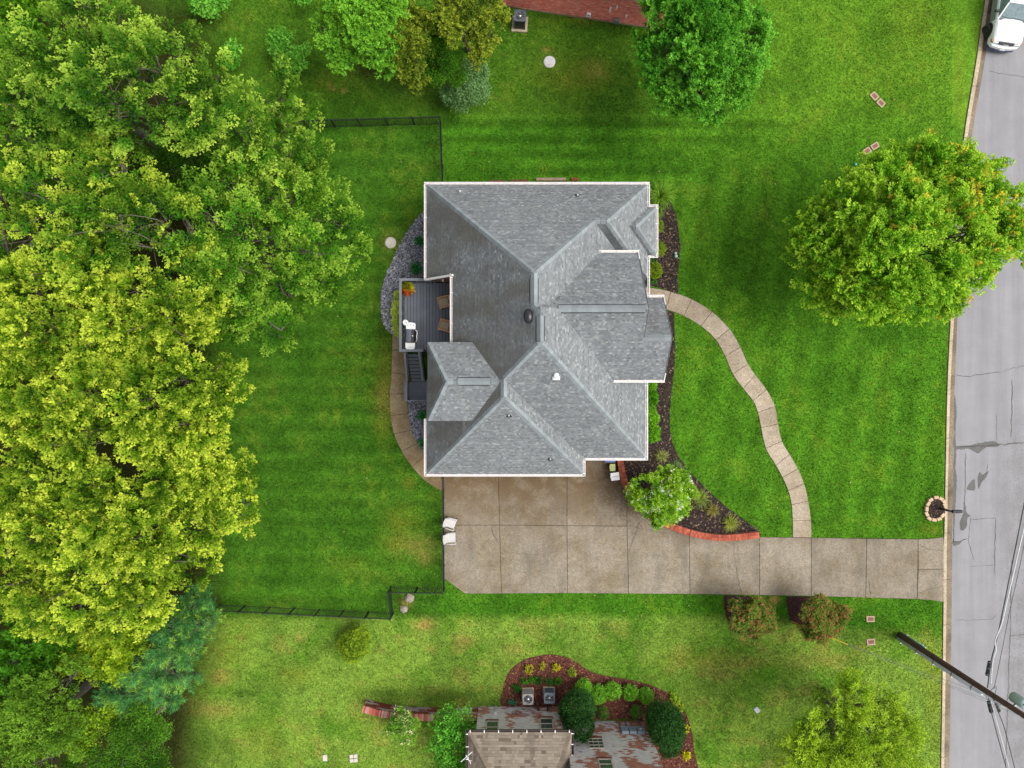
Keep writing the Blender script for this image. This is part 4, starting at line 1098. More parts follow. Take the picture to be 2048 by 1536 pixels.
    return np.concatenate(allV), np.concatenate(allC), np.concatenate(tips)
LK = 1.0      # foliage is seen through its own shade, so leaf colours are set against a lower gain
def lf(r, g, b): return seen(r, g, b, LK)
NLEAF = 0
DENS_T = 4.4
def lobes_px(lp, sp=0.0, kd=.75):
    out = []
    for e in lp:
        px, py, r, z = e[:4]; k = e[4] if len(e) > 4 else kd
        q = W(px, py, z); rr = r * (H - z) / F; rr = max(rr - sp, rr * .55)
        out.append((q.x, q.y, z, rr, rr * k))
    return out
def limb(g, a, b_, r0, r1, seed, bend=.12, n=5):
    rg = random.Random(seed); a = Vector(a); b_ = Vector(b_); L_ = (b_ - a).length
    o = Vector((rg.gauss(0, 1), rg.gauss(0, 1), rg.uniform(.0, 1))) * L_ * bend
    pts = []; rs = []
    for k in range(n + 1):
        t = k / n; pts.append(a + (b_ - a) * t + o * math.sin(t * math.pi) + Vector((rg.gauss(0, .02), rg.gauss(0, .02), 0)) * L_ * .4); rs.append(r0 + (r1 - r0) * t)
    g.tube(pts, rs, 6)
    return pts
def tree(name, label, cat, base, lp, dens, leaf, dark, light, group=None, trunk_r=.22, mat=None, twigs=14, seed=0, branch_mat=None, fork=.45, **kw):
    """base: ground (x, y) in metres; lp: lobes in photo pixels and height"""
    global NLEAF
    L = lobes_px(lp, kw.get('spray', .7) * .25, kw.pop('rzk', .75))
    rt = root(name, (base[0], base[1], 0), label, cat, group)
    V, C, T = foliage(L, dens * 26 / math.pi * DENS_T, leaf * .56, dark, light, seed=seed, **kw)
    NLEAF += len(V)
    link('crown', quadmesh('crown', V, mat or LEAF, C, 3), rt)
    rg = random.Random(seed + 5)
    zc_ = sum(l[2] for l in L) / len(L)
    top = Vector((base[0] + rg.uniform(-.3, .3), base[1] + rg.uniform(-.3, .3), zc_ * fork))
    g = MB(); limb(g, (base[0], base[1], -.1), top, trunk_r * 1.25, trunk_r * .8, seed, .03); tr = g.build('trunk', branch_mat or BARK, rt, True)
    g = MB()
    for i, l in enumerate(L):
        c = Vector((l[0], l[1], l[2] - l[4] * .15)); r0 = trunk_r * .5
        pts = limb(g, top, c, r0, max(.02, r0 * .35), seed * 31 + i, .08, 6)
        tt = T[np.linalg.norm(T[:, :2] - np.array([l[0], l[1]]), axis=1) < l[3] * 1.05]
        if len(tt):
            for q in range(min(twigs, len(tt))):
                t = tt[rg.randrange(len(tt))]; st = pts[rg.randrange(3, len(pts))]
                limb(g, st, Vector(t[:3]) + Vector(t[3:]) * .4, max(.012, r0 * .3), .008, seed * 77 + i * 20 + q, .08, 4)
    g.build('branches', branch_mat or BARK, rt, True)
    return rt
def gnd(px, py, z): p = W(px, py, z); return (p.x, p.y)
Y_D, Y_L, Y_T = lf(28, 68, 8), lf(118, 162, 28), lf(202, 212, 70)
M_D, M_L, M_T = lf(18, 58, 8), lf(84, 144, 28), lf(186, 210, 78)
OR = lf(206, 160, 60)
woods = 'maples along the back of the lot'
BK = dict(leaf=.18, spray=1.0, bl=1.2, K=150, lat=.12, upb=.12, nsub=12, rsub=.30, squash=.5, inner=.1, zj=.32, rzk=1.0, upn=.5, outn=.4, gap=.34, lobvar=.34)
tree('maple_tree', 'tall green maple with yellow shoot tips at the top corner beside the lawn', 'tree', gnd(235, 230, 6), [
    (150, 110, 110, 10.5), (245, 55, 65, 10), (325, 145, 75, 10.8), (110, 240, 90, 9.8), (230, 200, 95, 11.5), (410, 220, 72, 9.6), (60, 190, 60, 8.5), (345, 75, 30, 9), (320, 240, 60, 9.4), (200, 15, 60, 9), (440, 165, 36, 9), (180, 250, 60, 9)],
    24, dark=M_D, light=M_L, tip=M_T, tipamt=.75, trunk_r=.26, seed=11, group=woods, twigs=16, **BK)
tree('maple_tree', 'green maple leaning over the picket fence corner beside the two small shrubs', 'tree', gnd(480, 330, 5), [
    (545, 205, 55, 8.2), (500, 275, 70, 8.6), (580, 265, 45, 7.8), (470, 335, 45, 8.6), (560, 330, 60, 8.2), (600, 215, 22, 7.5), (620, 300, 28, 7.4), (450, 250, 45, 8.2), (500, 390, 60, 8.3), (610, 355, 24, 7.2)],
    22, dark=M_D, light=M_L, tip=M_T, tipamt=.75, trunk_r=.2, seed=12, group=woods, twigs=14, **BK)
tree('maple_tree', 'wide spreading green maple reaching toward the round septic lid', 'tree', gnd(400, 480, 5), [
    (580, 410, 65, 8.0), (660, 440, 45, 7.4), (700, 455, 28, 7.0), (620, 500, 55, 7.8), (520, 480, 70, 8.6), (440, 450, 70, 9), (440, 540, 75, 8.6), (530, 560, 65, 8.2), (500, 620, 55, 7.8), (575, 590, 40, 7.4), (560, 660, 30, 7.0), (650, 545, 35, 7.2), (460, 650, 45, 7.4), (630, 400, 30, 7.4), (720, 510, 14, 6.9), (655, 580, 16, 7)],
    27, dark=M_D, light=M_L, tip=M_T, tipamt=.45, trunk_r=.24, seed=13, group=woods, twigs=18, **BK)
tree('maple_tree', 'green and gold maple in the middle of the woods left of the wide maple', 'tree', gnd(220, 430, 6), [
    (200, 370, 80, 10.8), (120, 420, 80, 10.2), (230, 460, 85, 11), (330, 450, 55, 10.2), (150, 510, 80, 10), (60, 480, 60, 9.4), (320, 500, 55, 9.8), (385, 460, 34, 9.5), (40, 360, 50, 8.8), (250, 340, 50, 10.4)],
    22, dark=M_D, light=sc3(M_L, 1.08), tip=Y_T, tipamt=.75, trunk_r=.25, seed=14, group=woods, twigs=18, **BK)
tree('maple_tree', 'yellow green maple whose crown ends above the gap in the woods', 'tree', gnd(210, 630, 6), [
    (60, 600, 80, 10.4), (190, 570, 75, 10.4), (110, 660, 80, 10.8), (230, 650, 80, 10.8), (330, 640, 70, 10.2), (400, 600, 45, 9.4), (390, 680, 50, 9.4), (30, 690, 60, 10), (290, 580, 55, 9.8), (270, 710, 55, 9.4), (440, 640, 34, 8.8), (170, 690, 50, 10)],
    34, dark=Y_D, light=Y_L, tip=Y_T, tipamt=.8, trunk_r=.26, seed=15, group=woods, leaf=.18, spray=.6, bl=.78, K=90, lat=.12, upb=.35, nsub=13, rsub=.25, squash=.8, inner=.72, zj=.28, gap=.32, lobvar=.34)
tree('maple_tree', 'broad golden green maple with a rounded edge beside the back lawn', 'tree', gnd(250, 830, 6), [
    (50, 770, 70, 10.6), (120, 810, 75, 11), (200, 790, 70, 11), (290, 800, 70, 10.8), (370, 760, 60, 10.2), (430, 760, 50, 9.6), (440, 820, 55, 9.4), (370, 850, 65, 10), (270, 880, 65, 10.2), (170, 880, 70, 10.6), (70, 860, 70, 10.4), (460, 790, 40, 9.2), (330, 920, 45, 9.6), (220, 740, 45, 10), (410, 890, 40, 9), (0, 830, 50, 10)],
    36, dark=Y_D, light=Y_L, tip=Y_T, tipamt=.8, trunk_r=.28, seed=16, group=woods, leaf=.18, spray=.6, bl=.78, K=90, lat=.12, upb=.35, nsub=13, rsub=.25, squash=.8, inner=.72, zj=.28, gap=.32, lobvar=.34)
tree('maple_tree', 'golden green maple lowest of the yellow crowns, above the blue green pine', 'tree', gnd(240, 1060, 6), [
    (60, 960, 75, 10.6), (140, 960, 60, 10.8), (230, 990, 75, 11), (330, 960, 70, 10.4), (410, 960, 65, 9.8), (460, 1010, 50, 9.2), (400, 1050, 65, 9.8), (300, 1070, 75, 10.8), (200, 1080, 75, 11), (100, 1060, 75, 10.8), (20, 1060, 60, 10.2), (60, 1160, 75, 10.2), (160, 1170, 70, 10.2), (260, 1160, 70, 10), (340, 1130, 55, 9.4), (390, 1120, 40, 8.9), (300, 1210, 45, 9), (60, 1230, 45, 9.2), (220, 1235, 40, 9), (500, 1010, 24, 8.8), (470, 940, 34, 9), (130, 1220, 45, 9.4)],
    36, dark=Y_D, light=sc3(Y_L, 1.04), tip=Y_T, tipamt=.8, trunk_r=.3, seed=17, group=woods, leaf=.18, spray=.6, bl=.78, K=90, lat=.12, upb=.35, nsub=13, rsub=.25, squash=.8, inner=.72, zj=.28, gap=.32, lobvar=.34)
D_D, D_L = lf(32, 74, 6), lf(98, 150, 26)
dk = 'dark green trees at the edge of the woods'
DKW = dict(leaf=.19, spray=.4, bl=.6, K=60, lat=.14, gap=.3, nsub=12, rsub=.3, inner=.7, zj=.2)
tree('oak_tree', 'dark green tree in the top corner of the woods', 'tree', gnd(30, 90, 3), [(30, 50, 55, 7), (10, 110, 50, 6.6), (65, 70, 30, 6.4), (60, 5, 40, 6), (0, 20, 50, 6.5), (110, 20, 30, 5)], 30, dark=D_D, light=D_L, seed=21, group=dk, **DKW)
tree('oak_tree', 'dark green tree at the left edge behind the gold tipped maple', 'tree', gnd(10, 260, 3), [(5, 220, 40, 6.5), (10, 290, 45, 6.5), (50, 320, 40, 6), (0, 400, 50, 6), (60, 150, 40, 5.5), (20, 540, 40, 6), (90, 330, 40, 5.4)], 26, dark=D_D, light=D_L, seed=22, group=dk, **DKW)
tree('oak_tree', 'dark glossy tree at the left edge below the golden maple', 'tree', gnd(30, 1320, 3), [(30, 1320, 55, 7.5), (10, 1380, 45, 7), (60, 1280, 35, 6.8), (40, 1260, 30, 6.5), (100, 1300, 40, 6.5), (130, 1270, 34, 6.5), (0, 1290, 34, 7)], 32, dark=D_D, light=lf(86, 146, 34), seed=23, group=dk, **DKW)
tree('oak_tree', 'soft mid green tree filling the bottom corner of the woods', 'tree', gnd(100, 1420, 4), [(90, 1390, 60, 8), (140, 1360, 45, 7.6), (60, 1450, 55, 8), (140, 1440, 50, 7.8), (30, 1510, 60, 7.6), (110, 1510, 45, 7.2), (0, 1450, 40, 7.2), (100, 1560, 60, 7), (20, 1590, 50, 7)], 34, dark=lf(46, 84, 18), light=lf(116, 156, 44), seed=24, group=dk, leaf=.16, spray=.5, bl=.7, K=70, lat=.14, gap=.34)
tree('dogwood_tree', 'bright green young tree between the golden maple and the pine', 'tree', gnd(240, 1310, 3), [(270, 1285, 32, 6.4), (230, 1310, 34, 6.4), (190, 1325, 34, 6.2), (170, 1300, 26, 6), (285, 1260, 24, 6.2), (250, 1340, 28, 5.8), (140, 1310, 22, 5.8), (225, 1265, 22, 5.8)], 42, dark=lf(52, 92, 10), light=lf(150, 184, 30), tip=Y_T, tipamt=.3, seed=25, trunk_r=.12, leaf=.17, spray=.45, bl=.5, K=50, lat=.14, gap=.3)
tree('dogwood_tree', 'bright green sapling in front of the pine at its lower end', 'tree', gnd(175, 1450, 3), [(170, 1455, 34, 6), (150, 1480, 22, 5.8), (195, 1440, 26, 5.8), (225, 1425, 22, 5.4), (260, 1415, 18, 5.2), (185, 1490, 16, 5.4)], 46, dark=lf(52, 96, 12), light=lf(146, 188, 36), tip=Y_T, tipamt=.3, seed=26, trunk_r=.1, leaf=.16, spray=.4, K=24, lat=.17, gap=.32)
tree('holly_tree', 'fine leaved dark green tree below the pine beside the lower lawn', 'tree', gnd(290, 1450, 3), [(290, 1440, 40, 6), (320, 1455, 26, 5.6), (250, 1470, 34, 6), (210, 1510, 34, 5.6), (260, 1500, 34, 5.6), (320, 1500, 24, 5), (300, 1540, 40, 5.2), (170, 1540, 40, 5)], 50, dark=lf(30, 70, 12), light=lf(92, 142, 38), seed=27, trunk_r=.12, leaf=.12, spray=.35, K=28, lat=.16, gap=.34)
P_D, P_L, P_T = lf(26, 82, 34), lf(98, 164, 88), lf(170, 214, 70)
tree('pine_tree', 'blue green pine with long soft needles at the end of the lower fence', 'tree', gnd(350, 1290, 3), [
    (400, 1195, 26, 5.6), (375, 1225, 34, 6.2), (415, 1235, 24, 5.4), (345, 1255, 34, 6.6), (385, 1265, 30, 6), (335, 1300, 36, 7), (375, 1310, 32, 6), (300, 1340, 34, 6.6), (350, 1350, 34, 6.2), (270, 1345, 26, 6.2), (310, 1385, 34, 6), (230, 1385, 28, 5.8), (265, 1390, 30, 6), (340, 1390, 24, 5.4), (210, 1410, 18, 5.4), (395, 1290, 22, 5.2), (390, 1345, 20, 5), (425, 1245, 12, 5), (330, 1340, 30, 6.8)],
    58, dark=P_D, light=P_L, accent=P_T, accp=.2, seed=28, trunk_r=.16, leaf=.26, w=.13, needle=True, spray=.42, K=40, lat=.06, mat=NEEDLE, gap=.30, upb=.25, lobvar=.3, upn=.6)
us = 'saplings growing in the gaps of the woods'
for k_, (ux_, uy_, lab_) in enumerate([(430, 375, 'shaded sapling in the dark opening between the three green maples'), (350, 335, 'shaded sapling below the gold tipped maple limbs'), (25, 330, 'shaded sapling at the left edge above the middle maple'), (210, 720, 'shaded sapling in the cleft between the golden crowns'), (150, 1290, 'shaded sapling under the lower edge of the golden maple'), (60, 560, 'shaded sapling at the left edge beside the golden crown')]):
    tree('sapling', lab_, 'tree', gnd(ux_, uy_, 2), [(ux_, uy_, 44, 4.2), (ux_ - 34, uy_ + 14, 34, 3.8), (ux_ + 34, uy_ - 10, 34, 4.0), (ux_ + 8, uy_ + 34, 30, 3.6), (ux_ - 6, uy_ - 34, 30, 3.6)], 14, dark=lf(24, 60, 10), light=lf(74, 120, 28), seed=300 + k_, group=us, trunk_r=.07, leaf=.19, spray=.5, K=24, lat=.16, gap=.36, twigs=8)
# ---- street maple
tree('maple_tree', 'large round maple with orange and yellow tips hanging over the kerb and road', 'tree', gnd(1775, 475, 3.5), [
    (1640, 470, 50, 6.6), (1700, 420, 58, 7.4), (1760, 370, 55, 7.4), (1830, 340, 52, 7.2), (1890, 350, 50, 7), (1940, 400, 52, 6.8), (1900, 450, 60, 8), (1820, 430, 62, 8.6), (1760, 490, 62, 8.4), (1690, 510, 52, 7.2), (1720, 580, 54, 7), (1790, 570, 58, 7.8), (1860, 540, 58, 7.8), (1930, 510, 52, 7), (2000, 480, 48, 6.4), (2030, 430, 36, 6.2), (1985, 420, 36, 6.4), (1610, 500, 26, 6), (1760, 618, 40, 6.2), (1830, 605, 42, 6.4), (1880, 580, 40, 6.4), (1930, 560, 32, 6), (1725, 352, 22, 6.2), (1970, 350, 24, 6), (2040, 500, 30, 5.8), (1620, 440, 24, 6), (1660, 570, 28, 6), (1800, 308, 14, 5.8), (1855, 300, 16, 5.8), (1920, 320, 26, 6), (1640, 410, 20, 6), (1985, 330, 12, 5.8), (1700, 370, 20, 6.2), (1590, 480, 14, 5.8), (1680, 620, 26, 5.8), (1590, 520, 24, 5.8), (1620, 540, 30, 5.8), (1640, 590, 26, 5.8), (1600, 455, 22, 5.8), (1960, 540, 24, 5.8), (1900, 610, 22, 5.8)],
    56, dark=lf(50, 110, 12), light=lf(134, 192, 38), tip=lf(200, 218, 72), tipamt=.5, accent=lf(226, 186, 62), accp=.10, accbias=(19.5, 8.0, .35, .30), trunk_r=.2, seed=31, leaf=.165, spray=.4, bl=.6, K=70, lat=.12, upb=.4, gap=.28, twigs=12, nsub=12, rsub=.32, inner=.6, zj=.25)
tree('maple_tree', 'dense round bright green tree by the red brick wall', 'tree', gnd(1385, 110, 3.5), [
    (1400, 60, 66, 8), (1330, 40, 50, 7), (1450, 30, 54, 7), (1490, 80, 46, 6.6), (1470, 140, 50, 7), (1400, 130, 62, 8), (1330, 110, 54, 7.2), (1330, 170, 48, 6.6), (1400, 190, 50, 6.8), (1460, 190, 38, 6.2), (1300, 130, 28, 6), (1350, 0, 50, 6.8), (1440, -20, 60, 7), (1510, 40, 30, 6.2), (1290, 80, 28, 6), (1500, 120, 30, 6.2), (1360, 215, 24, 5.8), (1425, 222, 22, 5.8), (1300, 20, 24, 6), (1520, 80, 18, 6)],
    50, dark=lf(26, 84, 12), light=lf(94, 168, 42), tip=lf(146, 202, 74), tipamt=.45, trunk_r=.2, seed=32, leaf=.15, spray=.3, bl=.45, K=50, lat=.12, upb=.45, gap=.26, nsub=16, rsub=.26, inner=.65, zj=.2)
tree('maple_tree', 'light green tree with rounded leaf clumps at the top edge beside the olive magnolias', 'tree', gnd(730, 70, 3), [
    (700, 10, 44, 7), (760, 15, 48, 7), (720, 50, 40, 7), (680, 75, 30, 6.2), (665, 95, 24, 6), (740, 85, 38, 6.4), (700, 110, 26, 5.8), (765, 120, 28, 5.8), (640, 55, 16, 5.8), (720, 115, 14, 5.6), (790, 75, 26, 6), (680, 135, 16, 5.4), (660, 25, 18, 6), (770, 60, 30, 6.4), (780, 142, 12, 5.2), (735, -30, 50, 7)],
    60, dark=lf(52, 112, 28), light=lf(120, 184, 48), tip=lf(168, 208, 70), tipamt=.25, trunk_r=.15, seed=33, leaf=.14, spray=.22, bl=.36, K=40, lat=.1, upb=.6, gap=.22, lobvar=.2, nsub=12, rsub=.33, inner=.7, zj=.2)
MGD, MGL = lf(34, 58, 12), lf(110, 138, 36)
mg = 'olive magnolias by the brick house'
tree('magnolia_tree', 'olive green magnolia between the light green tree and the dark holly', 'tree', gnd(825, 90, 3), [(815, 50, 30, 6), (820, 85, 30, 6), (815, 125, 28, 5.6), (830, 155, 22, 5.2), (845, 40, 24, 5.8), (835, 110, 26, 5.6), (840, 170, 14, 5), (800, 20, 24, 5.6)], 62, dark=MGD, light=MGL, tip=lf(178, 182, 58), tipamt=.5, seed=34, group=mg, trunk_r=.12, leaf=.15, spray=.3, bl=.4, K=36, lat=.12, gap=.3)
tree('magnolia_tree', 'larger olive green magnolia beside the outdoor air conditioner', 'tree', gnd(930, 50, 3), [(900, 20, 36, 6.6), (950, 20, 40, 6.6), (920, 60, 36, 6.4), (965, 60, 32, 6), (990, 40, 24, 5.8), (960, 95, 24, 5.4), (890, 50, 24, 6), (930, -20, 50, 6.8), (950, 115, 14, 5), (985, 75, 16, 5.2), (870, 10, 30, 6)], 60, dark=MGD, light=MGL, tip=lf(178, 182, 58), tipamt=.5, seed=35, group=mg, trunk_r=.14, leaf=.15, spray=.3, bl=.4, K=36, lat=.12, gap=.3)
tree('holly_tree', 'dark green holly between the two olive magnolias', 'tree', gnd(885, 120, 2), [(885, 90, 26, 4.6), (895, 125, 30, 4.4), (870, 150, 24, 4), (880, 60, 22, 4.8), (910, 150, 20, 3.6), (860, 120, 20, 4)], 80, dark=lf(24, 64, 8), light=lf(80, 130, 28), seed=36, trunk_r=.08, leaf=.12, spray=.3, K=26, lat=.15, gap=.34)
def shrub(name, label, px, py, lp, dens, leaf, dark, light, group=None, seed=0, cat='shrub', stem=.03, mat=None, **kw):
    global NLEAF
    L = lobes_px(lp, kw.get('spray', .16) * .5 + leaf * .5)
    b_ = W(px, py, 0)
    rt = root(name, (b_.x, b_.y, 0), label, cat, group)
    kw.setdefault('gap', .22); kw.setdefault('K', 20); kw.setdefault('spray', .16); kw.setdefault('lat', .08); kw.setdefault('upb', .4)
    kw.setdefault('nsub', 0)
    V, C, T = foliage(L, dens * kw['K'] / math.pi * 1.9, leaf * .85, dark, light, seed=seed, **kw)
    NLEAF += len(V)
    link('foliage', quadmesh('foliage', V, mat or LEAF, C, 3), rt)
    g = MB(); rg = random.Random(seed)
    for i, l in enumerate(L):
        for q in range(3):
            limb(g, (b_.x + rg.gauss(0, .04), b_.y + rg.gauss(0, .04), -.03), (l[0] + rg.gauss(0, l[3] * .35), l[1] + rg.gauss(0, l[3] * .35), l[2] + l[4] * .3), stem, stem * .4, seed * 7 + i * 3 + q, .06, 4)
    g.build('stems', BARK, rt, True)
    return rt
shrub('shrub', 'silvery green rounded shrub below the olive magnolias', 935, 175, [(935, 165, 42, 2.2), (955, 140, 26, 2.4), (905, 190, 24, 1.8), (955, 185, 26, 1.8), (925, 200, 22, 1.6)], 150, .1, lf(58, 98, 48), lf(128, 166, 100), seed=41, spray=.3, lat=.13, K=24, gap=.28, cat='shrub')
sg = 'broad leaved shrubs on the lawn beyond the fence'
shrub('shrub', 'broad leaved green shrub standing alone on the lawn right of the smaller one', 575, 105, [(575, 100, 34, 1.5), (550, 85, 20, 1.4), (600, 95, 22, 1.4), (580, 125, 24, 1.3), (565, 75, 16, 1.4), (600, 120, 18, 1.2)], 110, .17, lf(56, 120, 26), lf(136, 204, 74), group=sg, seed=42, spray=.3, lat=.14, K=18, gap=.3)
shrub('shrub', 'small broad leaved shrub half covered by the maple', 464, 108, [(462, 105, 16, 1.2), (470, 92, 12, 1.3), (466, 122, 12, 1.1)], 120, .17, lf(56, 120, 26), lf(136, 204, 74), group=sg, seed=43, spray=.28, lat=.13, K=18, gap=.3)
shrub('shrub', 'broad leaved shrub cut off by the top edge of the picture', 415, 8, [(415, 5, 30, 1.5), (440, 0, 20, 1.5), (395, 5, 18, 1.4), (430, 20, 14, 1.3)], 110, .17, lf(56, 120, 26), lf(136, 204, 74), group=sg, seed=44, spray=.3, lat=.14, K=18, gap=.3)
shrub('shrub', 'tip of a green shrub at the top edge beside the light green tree', 605, -6, [(607, -6, 16, 1.4)], 110, .17, lf(56, 120, 26), lf(136, 204, 74), group=sg, seed=45, spray=.3, lat=.14, K=18, gap=.3)
# ---- crape myrtles
tree('crape_myrtle', 'crape myrtle with white flowers in the front bed by the garage', 'tree', gnd(1320, 985, 1.5), [
    (1320, 985, 44, 2.6), (1295, 970, 30, 2.4), (1345, 965, 30, 2.5), (1285, 1000, 26, 2.2), (1310, 1025, 30, 2.3), (1350, 1010, 28, 2.3), (1370, 985, 18, 2), (1330, 950, 18, 2.2), (1272, 990, 16, 2), (1340, 1035, 14, 1.9)],
    120, dark=lf(40, 100, 14), light=lf(130, 186, 40), tip=lf(190, 206, 66), tipamt=.4, accent=lf(250, 240, 222), accp=.12, seed=51, trunk_r=.05, leaf=.13, spray=.24, bl=.34, K=30, lat=.08, gap=.3, nsub=10, rsub=.3, inner=.6, zj=.25, twigs=6, fork=.25)
rc = 'red crape myrtles along the driveway'
for (lab, cx, cy, r_, sd_, ac) in (('rusty tipped crape myrtle beside the driveway, farther from the road', 1502, 1230, 50, 52, .34), ('crape myrtle with red flower tips beside the driveway, nearer the utility pole', 1642, 1238, 55, 53, .42)):
    tree('crape_myrtle', lab, 'tree', gnd(cx, cy, 1.2), [(cx, cy, r_ * .8, 2.0), (cx - 20, cy - 10, r_ * .55, 1.9), (cx + 20, cy - 8, r_ * .55, 1.9), (cx, cy + 22, r_ * .55, 1.8), (cx + 22, cy + 14, r_ * .42, 1.7), (cx - 22, cy + 14, r_ * .42, 1.7), (cx + 4, cy - 24, r_ * .4, 1.8)],
         150, dark=lf(34, 76, 20), light=lf(110, 140, 50), tip=lf(150, 146, 66), tipamt=.35, accent=lf(200, 112, 90), accp=ac * .75, seed=sd_, trunk_r=.04, leaf=.11, spray=.2, bl=.24, K=22, lat=.06, gap=.26, nsub=9, rsub=.3, inner=.6, zj=.2, twigs=5, fork=.25, group=rc)
tree('ash_tree', 'airy yellow green tree at the bottom of the lawn beside the kerb', 'tree', gnd(1700, 1430, 3), [
    (1690, 1400, 50, 6.4), (1650, 1440, 44, 6.2), (1620, 1470, 40, 6), (1720, 1450, 50, 6.8), (1760, 1420, 36, 6), (1780, 1470, 44, 6.2), (1680, 1490, 50, 6.6), (1610, 1510, 40, 6), (1740, 1510, 50, 6.6), (1800, 1520, 36, 5.8), (1660, 1540, 50, 6.2), (1720, 1560, 60, 6.4), (1720, 1372, 24, 5.8), (1640, 1390, 18, 5.6), (1575, 1500, 18, 5.6), (1810, 1450, 20, 5.6), (1780, 1400, 20, 5.7), (1690, 1365, 16, 5.6), (1790, 1570, 50, 6), (1600, 1560, 50, 6)],
    44, dark=lf(70, 108, 16), light=lf(150, 186, 40), tip=lf(198, 212, 66), tipamt=.3, trunk_r=.18, seed=54, leaf=.13, spray=.5, bl=.7, K=70, lat=.12, gap=.3, upb=.4, inner=.5)
shrub('shrub', 'yellow edged bush alone on the lower lawn near the fence corner', 710, 1287, [(710, 1285, 30, .9), (705, 1302, 24, .7), (720, 1272, 22, .9), (696, 1288, 22, .7), (726, 1292, 20, .7)], 260, .08, lf(66, 100, 18), lf(150, 184, 50), tip=lf(198, 206, 56), tipamt=.35, seed=55, K=22, gap=.34)
# ---- neighbour's planting
shrub('crape_myrtle', 'small crape myrtle with cream flowers behind the low brick garden wall', 803, 1450, [(805, 1445, 26, 2), (790, 1455, 18, 1.8), (825, 1450, 18, 1.8), (810, 1470, 18, 1.7), (775, 1465, 12, 1.5), (800, 1425, 12, 1.8), (825, 1475, 12, 1.5)], 150, .1, lf(60, 116, 28), lf(140, 184, 60), accent=lf(232, 214, 176), accp=.22, seed=56, spray=.25, lat=.1, gap=.3, cat='tree')
shrub('sumac_tree', 'feathery bright green small tree at the corner of the whitewashed house', 905, 1465, [(905, 1455, 32, 2.6), (925, 1435, 20, 2.6), (885, 1450, 22, 2.4), (930, 1470, 22, 2.4), (880, 1490, 24, 2.3), (910, 1500, 28, 2.4), (935, 1500, 16, 2.2), (900, 1425, 16, 2.4), (890, 1525, 28, 2.2), (925, 1530, 24, 2.2), (870, 1475, 12, 2)], 70, .12, lf(34, 100, 24), lf(108, 186, 56), tip=lf(170, 220, 90), tipamt=.2, seed=57, spray=.55, lat=.12, K=34, gap=.32, cat='tree', upb=.15)
def yew(label, L, seed):
    shrub('yew_shrub', label, *L[0], L[1], 420, .075, lf(12, 40, 14), lf(66, 112, 50), seed=seed, K=16, spray=.2, lat=.07, gap=.24, low=-.1, inner=.75, group='large clipped yews against the whitewashed house', lobvar=.3)
yew('large clipped dark yew beside the two outdoor air conditioners', [(1150, 1402), [(1155, 1412, 36, 1.3, 1.4), (1158, 1450, 32, 2.6, .9), (1150, 1420, 34, 2.0, 1)]], 58)
yew('large clipped dark yew beside the grey meter boxes, egg shaped', [(1320, 1425), [(1322, 1432, 34, 1.3, 1.4), (1335, 1462, 36, 2.4, 1), (1330, 1445, 38, 1.9, 1), (1338, 1490, 24, 2.4, .8)]], 59)
bx = 'row of bright green boxwoods in the red mulch'
for k, (x, y, r_) in enumerate([(1167, 1374, 17), (1196, 1388, 19), (1225, 1381, 18), (1260, 1384, 16), (1292, 1391, 16)]):
    shrub('boxwood', ['first', 'second', 'third', 'fourth', 'fifth'][k] + ' bright green boxwood of the row, counted from the air conditioners', x, y, [(x, y, r_, .35, .8)], 420, .085, lf(50, 110, 20), lf(132, 190, 56), group=bx, seed=60 + k, K=16, low=-.1, inner=.7, gap=.12)
for k, (x, y, r_, lab) in enumerate([(1206, 1425, 12, 'small round green shrub tucked beside the yew nearer the air conditioners'), (1272, 1424, 13, 'small round green shrub tucked beside the yew near the meter boxes')]):
    shrub('shrub', lab, x, y, [(x, y, r_, .35, .8)], 420, .07, lf(40, 84, 26), lf(96, 144, 50), seed=66 + k, K=16, low=-.1, inner=.7, gap=.12)
pm = 'low perennials in the red mulch'
